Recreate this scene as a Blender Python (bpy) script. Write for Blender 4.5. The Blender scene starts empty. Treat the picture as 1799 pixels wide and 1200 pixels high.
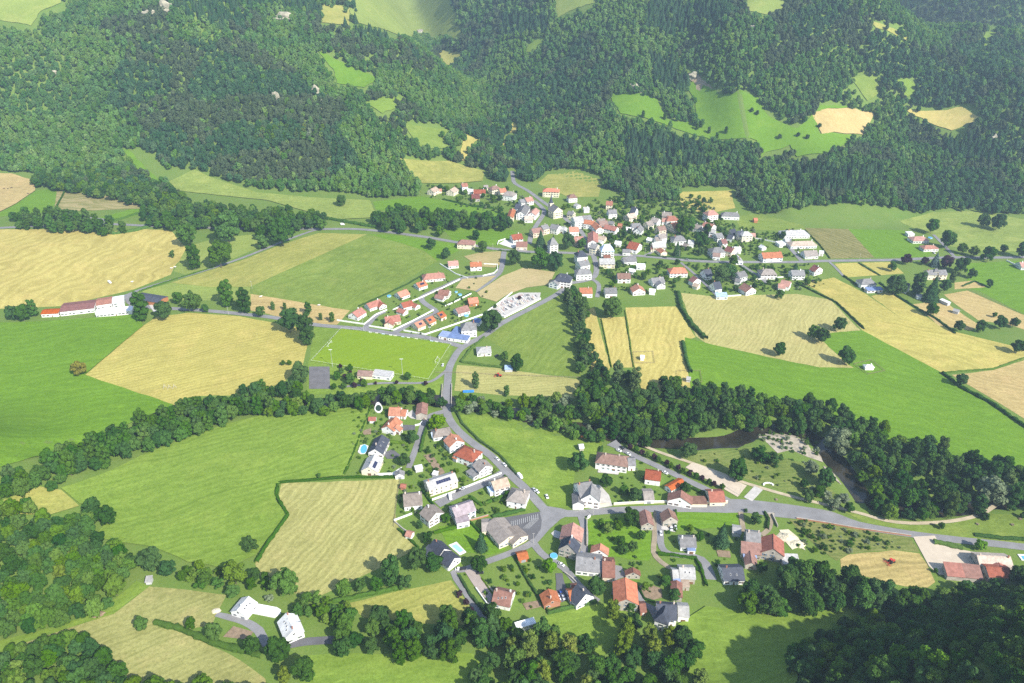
import bpy, bmesh, math, random
import numpy as np
from mathutils import Vector, Matrix, geometry as mgeo

# ------------------------------------------------------------------ camera, sky, sun, exposure
F_PX, IMG_W, IMG_H, CAM_H, HORIZON = 1300.0, 1799.0, 1200.0, 330.0, -130.0
THETA = math.atan((600 - HORIZON) / F_PX)
SN, CS = math.sin(THETA), math.cos(THETA)
scene = bpy.context.scene
COL = scene.collection
cam_data = bpy.data.cameras.new('camera')
cam = bpy.data.objects.new('camera', cam_data)
COL.objects.link(cam)
cam.location = (0, 0, CAM_H)
cam.rotation_euler = (math.pi / 2 - THETA, 0, 0)
cam_data.sensor_width = 36.0
cam_data.lens = 36.0 * F_PX / IMG_W
cam_data.clip_start = 1.0
cam_data.clip_end = 20000.0
scene.camera = cam

SUN_EL, SUN_AZ = math.radians(40), math.radians(42)      # azimuth: to the right of straight behind the camera
SUN = Vector((math.sin(SUN_AZ) * math.cos(SUN_EL), -math.cos(SUN_AZ) * math.cos(SUN_EL), math.sin(SUN_EL)))
world = bpy.data.worlds.new('World')
scene.world = world
world.use_nodes = True
wn = world.node_tree
sky = wn.nodes.new('ShaderNodeTexSky')
sky.sky_type = 'NISHITA'
sky.sun_disc = False
sky.sun_elevation = SUN_EL
sky.sun_rotation = math.atan2(SUN.x, SUN.y)
sky.altitude = 700
sky.air_density = 1.0
sky.dust_density = 1.5
wn.links.new(sky.outputs[0], wn.nodes['Background'].inputs[0])
wn.nodes['Background'].inputs[1].default_value = 0.12
sl = bpy.data.lights.new('sun', 'SUN')
sl.energy = 5.0
sl.angle = math.radians(0.6)
sl.color = (1.0, 0.95, 0.86)
sun = bpy.data.objects.new('sun', sl)
COL.objects.link(sun)
sun.rotation_euler = SUN.to_track_quat('Z', 'Y').to_euler()
sun.location = (300, -300, 600)
scene.view_settings.view_transform = 'Standard'
scene.view_settings.look = 'None'
scene.view_settings.exposure = 1.0
scene.view_settings.gamma = 1.0
scene.cycles.max_bounces = 4
scene.cycles.diffuse_bounces = 2
scene.cycles.glossy_bounces = 2
scene.cycles.transmission_bounces = 2
scene.cycles.volume_bounces = 0
scene.cycles.transparent_max_bounces = 4
scene.cycles.use_denoising = False
scene.cycles.use_adaptive_sampling = True
scene.cycles.adaptive_threshold = 0.01
rng = random.Random(7)
nrng = np.random.default_rng(7)

# ------------------------------------------------------------------ terrain
def smooth(t):
    t = np.clip(t, 0, 1)
    return t * t * (3 - 2 * t)

def ray_dir(u, v):
    x = (u - 899.5) / F_PX
    y = (v - 599.5) / F_PX
    return np.array([x, CS - y * SN, -SN - y * CS])

def flat(u, v, z=0.0):
    d = ray_dir(u, v)
    t = (z - CAM_H) / d[2]
    return d[0] * t, d[1] * t

_NG = nrng.random((64, 64))
def vnoise(x, y, s):
    x = x / s
    y = y / s
    xi = np.floor(x).astype(int)
    yi = np.floor(y).astype(int)
    fx = x - xi
    fy = y - yi
    fx = fx * fx * (3 - 2 * fx)
    fy = fy * fy * (3 - 2 * fy)
    g = lambda a, b: _NG[a % 64, b % 64]
    return (g(xi, yi) * (1 - fx) + g(xi + 1, yi) * fx) * (1 - fy) + (g(xi, yi + 1) * (1 - fx) + g(xi + 1, yi + 1) * fx) * fy

def seg_dist(x, y, pts):
    best = np.full(np.shape(x), 1e9)
    for (ax, ay), (bx, by) in zip(pts[:-1], pts[1:]):
        dx, dy = bx - ax, by - ay
        t = np.clip(((x - ax) * dx + (y - ay) * dy) / (dx * dx + dy * dy), 0, 1)
        best = np.minimum(best, np.hypot(x - ax - t * dx, y - ay - t * dy))
    return best

FOOT = [(-700, 320), (-100, 322), (0, 320), (200, 332), (420, 347), (650, 350), (740, 338), (850, 318), (905, 308), (960, 303), (1060, 325),
        (1190, 338), (1300, 352), (1400, 395), (1500, 402), (1580, 400), (1650, 376), (1799, 365), (2500, 350)]
FOOTW = sorted(flat(u, v) for u, v in FOOT)
FX, FY = np.array([p[0] for p in FOOTW]), np.array([p[1] for p in FOOTW])
AXES = [[(5, 1020), (5, 1180), (-45, 1330), (-30, 1480), (-120, 1700), (-210, 1950), (-300, 2400), (-380, 3200), (-420, 4600)],
        [(1700, 1250), (1150, 1420), (930, 1650), (720, 1950), (560, 2350), (500, 3000), (480, 4600)]]
RIVER_PX = [(-160, 905), (-40, 858), (60, 826), (140, 796), (250, 750), (350, 718), (430, 715), (560, 706), (700, 698), (785, 702), (870, 716), (950, 738), (1080, 762),
            (1150, 775), (1220, 778), (1290, 772), (1340, 748), (1400, 752), (1440, 775), (1462, 800), (1490, 835), (1515, 868), (1560, 893), (1640, 893), (1740, 878), (1870, 862), (2050, 850)]
RIVER = [flat(u, v) for u, v in RIVER_PX]

def terrain(x, y):
    x = np.asarray(x, float)
    y = np.asarray(y, float)
    s = np.maximum(0, y - np.interp(x, FX, FY))
    h = 0.46 * s * s / (s + 55)
    h = np.where(h > 190, 190 + (h - 190) * 0.62, h)
    h = np.where(h > 330, 330 + (h - 330) * 0.3, h)
    d = np.minimum(seg_dist(x, y, AXES[0]), seg_dist(x, y, AXES[1]) * 1.25)
    g = 1 - np.exp(-(np.maximum(0, d - 12) / 205.0) ** 1.3)
    zv = 0.085 * np.maximum(0, y - 1060) * smooth(s / 120)
    n = (vnoise(x + 77, y * .6, 170) - .5) * 95 + (vnoise(x + 31, y * .4 + 33, 80) - .5) * 30
    z = zv + g * (h + n * smooth(s / 260))
    # wooded knoll bottom left, steep wooded flank bottom right, with unseen ridge added to cast shade
    z = z + np.maximum(0, 66 * np.exp(-(((x + 400) / 80) ** 2 + ((y - 355) / 72) ** 2)) - 1.5)
    t = (x - 256) * .67 + (y - 239) * -.743
    q = (x - 256) * .743 + (y - 239) * .67
    foot = -85 + (q + 70) * .5
    hill = np.minimum(.9 * np.maximum(0, t - foot), 122 + 68 * smooth(-q / 60)) * smooth((q + 150) / 75) * smooth((330 - q) / 120)
    z = z + hill
    r = seg_dist(x, y, RIVER)
    z = z - 2.2 * smooth((11 - r) / 6)
    return z

def H(x, y):
    return float(terrain(np.array([x]), np.array([y]))[0])

_T = np.concatenate([np.linspace(250, 1300, 500), np.linspace(1304, 5200, 900)])
def hit(u, v):
    """world point where the sight line through photo pixel (u, v) meets the terrain"""
    d = ray_dir(u, v)
    zz = CAM_H + d[2] * _T
    f = zz - terrain(d[0] * _T, d[1] * _T)
    k = np.argmax(f < 0)
    if f[k] >= 0:
        k = len(_T) - 1
    if k == 0:
        t = _T[0]
    else:
        a, b = _T[k - 1], _T[k]
        t = a + (b - a) * f[k - 1] / (f[k - 1] - f[k] + 1e-9)
    return d[0] * t, d[1] * t, CAM_H + d[2] * t

def at_height(u, v, h):
    """world point h metres above the terrain on the sight line through (u, v)"""
    d = ray_dir(u, v)
    zz = CAM_H + d[2] * _T - h
    f = zz - terrain(d[0] * _T, d[1] * _T)
    k = int(np.argmax(f < 0)) or len(_T) - 1
    a, b = _T[k - 1], _T[k]
    t = a + (b - a) * f[k - 1] / (f[k - 1] - f[k] + 1e-9)
    return d[0] * t, d[1] * t

def proj(x, y, z):
    """photo pixel of world points (arrays allowed)"""
    dz = z - CAM_H
    dep = y * CS - dz * SN
    up = y * SN + dz * CS
    return 899.5 + F_PX * x / dep, 599.5 - F_PX * up / dep

def inside(px, py, poly):
    px = np.asarray(px, float)
    py = np.asarray(py, float)
    r = np.zeros(px.shape, bool)
    j = len(poly) - 1
    for i in range(len(poly)):
        xi, yi = poly[i]
        xj, yj = poly[j]
        if yi != yj:
            r ^= ((yi > py) != (yj > py)) & (px < (xj - xi) * (py - yi) / (yj - yi) + xi)
        j = i
    return r

# ------------------------------------------------------------------ object helpers
def mesh(name, verts, faces, mats, idx=None):
    me = bpy.data.meshes.new(name)
    me.from_pydata([tuple(map(float, v)) for v in verts], [], faces)
    for m in (mats if isinstance(mats, (list, tuple)) else [mats]):
        me.materials.append(m)
    if idx is not None:
        me.polygons.foreach_set('material_index', idx)
    me.update()
    return me

def link(name, me, parent=None, loc=(0, 0, 0), rz=0.0):
    o = bpy.data.objects.new(name, me)
    COL.objects.link(o)
    o.location = loc
    o.rotation_euler = (0, 0, rz)
    if parent is not None:
        o.parent = parent
    return o

def tag(o, label=None, cat=None, group=None, kind=None):
    if label: o['label'] = label
    if cat: o['category'] = cat
    if group: o['group'] = group
    if kind: o['kind'] = kind
    return o

class MB:
    """collects boxes, prisms and tubes into one mesh"""
    def __init__(self):
        self.v, self.f, self.i = [], [], []
    def add(self, verts, faces, m=0):
        b = len(self.v)
        self.v += verts
        self.f += [tuple(b + k for k in f) for f in faces]
        self.i += [m] * len(faces)
    def box(self, x0, x1, y0, y1, z0, z1, m=0):
        self.add([(x0, y0, z0), (x1, y0, z0), (x1, y1, z0), (x0, y1, z0), (x0, y0, z1), (x1, y0, z1), (x1, y1, z1), (x0, y1, z1)],
                 [(3, 2, 1, 0), (4, 5, 6, 7), (0, 1, 5, 4), (1, 2, 6, 5), (2, 3, 7, 6), (3, 0, 4, 7)], m)
    def tube(self, a, b, r0, r1, n=8, m=0):
        a, b = Vector(a), Vector(b)
        q = (b - a).to_track_quat('Z', 'Y')
        vs = []
        for p, r in ((a, r0), (b, r1)):
            vs += [tuple(p + q @ Vector((r * math.cos(2 * math.pi * k / n), r * math.sin(2 * math.pi * k / n), 0))) for k in range(n)]
        self.add(vs, [(k, (k + 1) % n, n + (k + 1) % n, n + k) for k in range(n)] + [tuple(range(n))[::-1], tuple(range(n, 2 * n))], m)
    def mesh(self, name, mats):
        return mesh(name, self.v, self.f, mats, self.i)

# ------------------------------------------------------------------ materials
def new_mat(name):
    m = bpy.data.materials.new(name)
    m.use_nodes = True
    nt = m.node_tree
    nt.nodes.clear()
    out = nt.nodes.new('ShaderNodeOutputMaterial')
    return m, nt, out

def N(nt, t, **kw):
    n = nt.nodes.new(t)
    for k, v in kw.items():
        if k.startswith('i_'):
            n.inputs[int(k[2:]) if k[2:].isdigit() else k[2:].replace('_', ' ')].default_value = v
        else:
            setattr(n, k, v)
    return n

def mixc(nt, fac, a, b, mode='MIX'):
    n = nt.nodes.new('ShaderNodeMix')
    n.data_type = 'RGBA'
    n.blend_type = mode
    for sock, val in ((n.inputs[0], fac), (n.inputs[6], a), (n.inputs[7], b)):
        if hasattr(val, 'links'):
            nt.links.new(val, sock)
        elif isinstance(val, (int, float)):
            sock.default_value = val
        else:
            sock.default_value = tuple(val)[:3] + (1,)
    return n.outputs[2]

def mathn(nt, op, a, b=None, c=None):
    n = nt.nodes.new('ShaderNodeMath')
    n.operation = op
    for k, val in enumerate((a, b, c)):
        if val is None: continue
        if hasattr(val, 'links'): nt.links.new(val, n.inputs[k])
        else: n.inputs[k].default_value = val
    return n.outputs[0]

def noise(nt, vec, scale, detail=3, rough=.55):
    n = N(nt, 'ShaderNodeTexNoise')
    n.inputs['Scale'].default_value = scale
    n.inputs['Detail'].default_value = detail
    n.inputs['Roughness'].default_value = rough
    if vec is not None: nt.links.new(vec, n.inputs['Vector'])
    return n.outputs['Fac']

def ramp(nt, fac, lo, hi):
    n = N(nt, 'ShaderNodeMapRange')
    n.inputs[1].default_value = lo
    n.inputs[2].default_value = hi
    nt.links.new(fac, n.inputs[0])
    return n.outputs[0]

def bsdf(nt, out, col, rough=.9, spec=.2, bump=None, bump_s=.3, bump_d=.1, metal=0):
    p = N(nt, 'ShaderNodeBsdfPrincipled')
    if hasattr(col, 'links'): nt.links.new(col, p.inputs['Base Color'])
    else: p.inputs['Base Color'].default_value = tuple(col)[:3] + (1,)
    p.inputs['Roughness'].default_value = rough
    p.inputs['Specular IOR Level'].default_value = spec
    p.inputs['Metallic'].default_value = metal
    if bump is not None:
        b = N(nt, 'ShaderNodeBump')
        b.inputs['Strength'].default_value = bump_s
        b.inputs['Distance'].default_value = bump_d
        nt.links.new(bump, b.inputs['Height'])
        nt.links.new(b.outputs[0], p.inputs['Normal'])
    nt.links.new(p.outputs[0], out.inputs['Surface'])
    return p

def darker(c, f):
    return tuple(min(1, max(0, k * f)) for k in c)

_SURF = {}
def surf(name, col, rough=.9, spec=.2, var=.18, scale=.6, metal=0):
    """plain weathered surface: colour with mottling"""
    if name in _SURF: return _SURF[name]
    m, nt, out = new_mat(name)
    geo = N(nt, 'ShaderNodeNewGeometry')
    n1 = noise(nt, geo.outputs['Position'], scale, 4)
    n2 = noise(nt, geo.outputs['Position'], scale * 9, 2)
    c = mixc(nt, ramp(nt, n1, .3, .7), darker(col, 1 - var), darker(col, 1 + var * .7))
    c = mixc(nt, mathn(nt, 'MULTIPLY', ramp(nt, n2, .35, .75), var), c, darker(col, .6))
    bsdf(nt, out, c, rough, spec, metal=metal)
    _SURF[name] = m
    return m

def roof_mat(name, col, var=.28):
    if name in _SURF: return _SURF[name]
    m, nt, out = new_mat(name)
    geo = N(nt, 'ShaderNodeNewGeometry')
    oi = N(nt, 'ShaderNodeObjectInfo')
    tc = N(nt, 'ShaderNodeTexCoord')
    pos = geo.outputs['Position']
    sep = N(nt, 'ShaderNodeSeparateXYZ')
    nt.links.new(pos, sep.inputs[0])
    rows = mathn(nt, 'SINE', mathn(nt, 'MULTIPLY', sep.outputs[2], 2 * math.pi / .24))
    n1 = noise(nt, pos, .45, 4)
    n2 = noise(nt, pos, 3.2, 3, .7)
    c = mixc(nt, ramp(nt, n1, .3, .7), darker(col, 1 - var), darker(col, 1 + var * .6))
    c = mixc(nt, mathn(nt, 'MULTIPLY', ramp(nt, n2, .45, .8), .5), c, darker(col, .5))
    hs = N(nt, 'ShaderNodeHueSaturation')
    nt.links.new(c, hs.inputs['Color'])
    nt.links.new(mathn(nt, 'MULTIPLY_ADD', oi.outputs['Random'], .35, .85), hs.inputs['Value'])
    nt.links.new(mathn(nt, 'MULTIPLY_ADD', oi.outputs['Random'], -.3, 1.08), hs.inputs['Saturation'])
    bsdf(nt, out, hs.outputs[0], .8, .25, rows, .35, .03)
    _SURF[name] = m
    return m

def field_mat(name, c1, c2, angle=0, spacing=4.0, contrast=.5, patch=.35, c3=None, wiggle=1.2, grain=.2, bumpd=.12):
    """mown or grazed field: rows along a direction, broad patches, fine grain"""
    m, nt, out = new_mat(name)
    geo = N(nt, 'ShaderNodeNewGeometry')
    pos = geo.outputs['Position']
    sep = N(nt, 'ShaderNodeSeparateXYZ')
    nt.links.new(pos, sep.inputs[0])
    a = math.radians(angle)
    across = mathn(nt, 'ADD', mathn(nt, 'MULTIPLY', sep.outputs[0], -math.sin(a)), mathn(nt, 'MULTIPLY', sep.outputs[1], math.cos(a)))
    along = mathn(nt, 'ADD', mathn(nt, 'MULTIPLY', sep.outputs[0], math.cos(a)), mathn(nt, 'MULTIPLY', sep.outputs[1], math.sin(a)))
    nb = noise(nt, pos, .018, 2)
    w = mathn(nt, 'ADD', across, mathn(nt, 'MULTIPLY', nb, spacing * wiggle * 4))
    s1 = mathn(nt, 'SINE', mathn(nt, 'MULTIPLY', w, 2 * math.pi / spacing))
    comb = N(nt, 'ShaderNodeCombineXYZ')
    nt.links.new(mathn(nt, 'MULTIPLY', along, .02), comb.inputs[0])
    nt.links.new(mathn(nt, 'MULTIPLY', w, 1.0 / (spacing * 1.7)), comb.inputs[1])
    streak = noise(nt, comb.outputs[0], 1.0, 3, .6)
    rows = mathn(nt, 'ADD', mathn(nt, 'MULTIPLY', s1, .42), ramp(nt, streak, .3, .7))
    rows = mathn(nt, 'MULTIPLY_ADD', mathn(nt, 'SUBTRACT', rows, .5), contrast, .5)
    big = ramp(nt, noise(nt, pos, .011, 4, .6), .32, .68)
    mid = ramp(nt, noise(nt, pos, .11, 4, .65), .3, .7)
    c = mixc(nt, rows, c1, c2)
    c3 = c3 or darker(c1, .75)
    c = mixc(nt, mathn(nt, 'MULTIPLY', big, patch), c, c3)
    c = mixc(nt, mathn(nt, 'MULTIPLY', mid, patch * .6), c, darker(c2, 1.12))
    worn = ramp(nt, noise(nt, pos, .035, 5, .7), .5, .72)
    c = mixc(nt, mathn(nt, 'MULTIPLY', worn, patch * .8), c, (c2[0] * 1.25, c2[1] * 1.08, c2[2] * 1.25))
    fine = noise(nt, pos, .55, 4, .8)
    c = mixc(nt, mathn(nt, 'MULTIPLY', ramp(nt, fine, .45, .72), grain * 2.2), c, darker(c1, .6))
    tuft = noise(nt, comb.outputs[0], 5.0, 4, .75)
    c = mixc(nt, mathn(nt, 'MULTIPLY', ramp(nt, tuft, .54, .72), grain * 1.6), c, darker(c2, 1.35))
    tram = ramp(nt, mathn(nt, 'COSINE', mathn(nt, 'MULTIPLY', w, 2 * math.pi / (spacing * 4.6))), .965, 1.0)
    c = mixc(nt, mathn(nt, 'MULTIPLY', tram, .3 * min(1, contrast + .3)), c, darker(c1, .72))
    bsdf(nt, out, c, .95, .08, mathn(nt, 'ADD', fine, mathn(nt, 'MULTIPLY', s1, .3)), .6, bumpd)
    return m

def leaf_mat(name, col, col2=None, hue=.014, trans=.34):
    col, col2 = darker(col, 1.06), darker(col2, 1.06) if col2 else None
    m, nt, out = new_mat(name)
    geo = N(nt, 'ShaderNodeNewGeometry')
    oi = N(nt, 'ShaderNodeObjectInfo')
    rnd = oi.outputs['Random']
    col2 = col2 or darker(col, 1.35)
    c = mixc(nt, rnd, darker(col, .82), col2)
    isl = geo.outputs['Random Per Island']
    c = mixc(nt, mathn(nt, 'MULTIPLY', isl, .5), c, darker(col, .55))
    hs = N(nt, 'ShaderNodeHueSaturation')
    nt.links.new(c, hs.inputs['Color'])
    r2 = mathn(nt, 'FRACT', mathn(nt, 'MULTIPLY', rnd, 7.31))
    r3 = mathn(nt, 'FRACT', mathn(nt, 'MULTIPLY', rnd, 13.7))
    nt.links.new(mathn(nt, 'MULTIPLY_ADD', r2, -hue * 2, .5 + hue), hs.inputs['Hue'])
    nt.links.new(mathn(nt, 'MULTIPLY_ADD', r3, .22, .92), hs.inputs['Saturation'])
    nt.links.new(mathn(nt, 'MULTIPLY_ADD', r3, -.35, 1.2), hs.inputs['Value'])
    d = N(nt, 'ShaderNodeBsdfDiffuse')
    t = N(nt, 'ShaderNodeBsdfTranslucent')
    mx = N(nt, 'ShaderNodeMixShader')
    mx.inputs[0].default_value = trans
    nt.links.new(hs.outputs[0], d.inputs[0])
    nt.links.new(hs.outputs[0], t.inputs[0])
    nt.links.new(d.outputs[0], mx.inputs[1])
    nt.links.new(t.outputs[0], mx.inputs[2])
    nt.links.new(mx.outputs[0], out.inputs['Surface'])
    return m
HAZE = 0.00017
# ------------------------------------------------------------------ ground and hills
def ground_mat():
    m, nt, out = new_mat('ground_grass')
    geo = N(nt, 'ShaderNodeNewGeometry')
    pos = geo.outputs['Position']
    big = ramp(nt, noise(nt, pos, .006, 5, .6), .3, .7)
    mid = ramp(nt, noise(nt, pos, .05, 5, .65), .3, .7)
    fine = noise(nt, pos, .7, 4, .75)
    c = mixc(nt, big, (.105, .186, .026), (.152, .222, .042))
    c = mixc(nt, mathn(nt, 'MULTIPLY', mid, .55), c, (.185, .22, .06))
    c = mixc(nt, mathn(nt, 'MULTIPLY', ramp(nt, fine, .4, .7), .5), c, (.055, .125, .016))
    bsdf(nt, out, c, .95, .08, fine, .6, .15)
    return m

xs = np.unique(np.concatenate([np.arange(-2900, -700, 18), np.arange(-700, 860, 6.5), np.arange(860, 3100, 18)]))
ys = np.unique(np.concatenate([np.arange(-240, 220, 12), np.arange(220, 1020, 6.5), np.arange(1020, 1900, 12), np.arange(1900, 5000, 25)]))
GX, GY = np.meshgrid(xs, ys)
GZ = terrain(GX, GY)
ZMAX = float(GZ.max())
nx, ny = len(xs), len(ys)
me = bpy.data.meshes.new('ground')
V = np.stack([GX, GY, GZ], -1).reshape(-1, 3)
ii = np.arange(nx * ny).reshape(ny, nx)
Q = np.stack([ii[:-1, :-1], ii[:-1, 1:], ii[1:, 1:], ii[1:, :-1]], -1).reshape(-1, 4)
me.vertices.add(len(V)); me.vertices.foreach_set('co', V.astype(np.float32).ravel())
me.loops.add(Q.size); me.loops.foreach_set('vertex_index', Q.astype(np.int32).ravel())
me.polygons.add(len(Q)); me.polygons.foreach_set('loop_start', np.arange(0, Q.size, 4, dtype=np.int32))
me.polygons.foreach_set('use_smooth', np.ones(len(Q), bool))
me.update(calc_edges=True)
me.materials.append(ground_mat())
tag(link('ground', me), 'green valley floor rising into the hills', kind='structure')

_layer = [0]
def drape(name, poly, mat, base=.03, label=None, parent=None, jitter=.0, kind='structure', step=None):
    """a sheet laid on the terrain inside a world polygon"""
    _layer[0] += 1
    P = []
    for k in range(len(poly)):
        a, b = poly[k - 1], poly[k]
        L = math.hypot(b[0] - a[0], b[1] - a[1])
        n = max(1, int(L / 9))
        for q in range(n):
            t = (q + 1) / n
            P.append((a[0] + (b[0] - a[0]) * t + rng.uniform(-jitter, jitter) * (t < 1), a[1] + (b[1] - a[1]) * t + rng.uniform(-jitter, jitter) * (t < 1)))
    x0, x1 = min(p[0] for p in P), max(p[0] for p in P)
    y0, y1 = min(p[1] for p in P), max(p[1] for p in P)
    st = step or 10
    gx, gy = np.meshgrid(np.arange(x0 + st / 2, x1, st), np.arange(y0 + st / 2, y1, st))
    gx, gy = gx.ravel(), gy.ravel()
    m = inside(gx, gy, P) if len(gx) else np.zeros(0, bool)
    gx, gy = gx[m], gy[m]
    hz = np.concatenate([terrain(gx, gy), terrain([p[0] for p in P], [p[1] for p in P])])
    hilly = np.abs(hz).max() > .02
    V2 = [Vector(p) for p in P]
    if hilly:
        V2 += [Vector((a, b)) for a, b in zip(gx, gy)]
    r = mgeo.delaunay_2d_cdt(V2, [], [list(range(len(P)))], 1, 1e-4)
    vs = np.array([(v.x, v.y) for v in r[0]])
    zz = terrain(vs[:, 0], vs[:, 1])
    steep = np.abs(hz).max() > 8
    lift = base + .0015 * _layer[0] + (.9 if steep else 0)
    fs = [tuple(f) for f in r[2]]
    me = mesh(name, np.column_stack([vs, zz + lift]), fs, mat)
    bm = bmesh.new(); bm.from_mesh(me)
    bmesh.ops.recalc_face_normals(bm, faces=bm.faces)
    for f in bm.faces:
        if f.normal.z < 0: f.normal_flip()
        f.smooth = True
    bm.to_mesh(me); bm.free()
    o = link(name, me, parent)
    if parent is None: tag(o, label, kind=kind)
    return o

def px_poly(pts):
    return [hit(u, v)[:2] for u, v in pts]

# palette of fields (real-world grass and straw colours)
G_BRIGHT = ((.114, .226, .014), (.138, .250, .020))
G_MEAD = ((.146, .236, .026), (.190, .272, .042))
G_OLIVE = ((.146, .216, .030), (.194, .256, .050))
G_PALE = ((.205, .272, .052), (.250, .305, .070))
Y_HAY = ((.365, .318, .078), (.450, .395, .110))
Y_STRAW = ((.405, .336, .092), (.485, .412, .128))
Y_BEIGE = ((.300, .290, .092), (.378, .356, .128))
Y_GREEN = ((.255, .270, .058), (.325, .318, .082))
T_TAN = ((.400, .300, .118), (.475, .370, .155))
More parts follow.
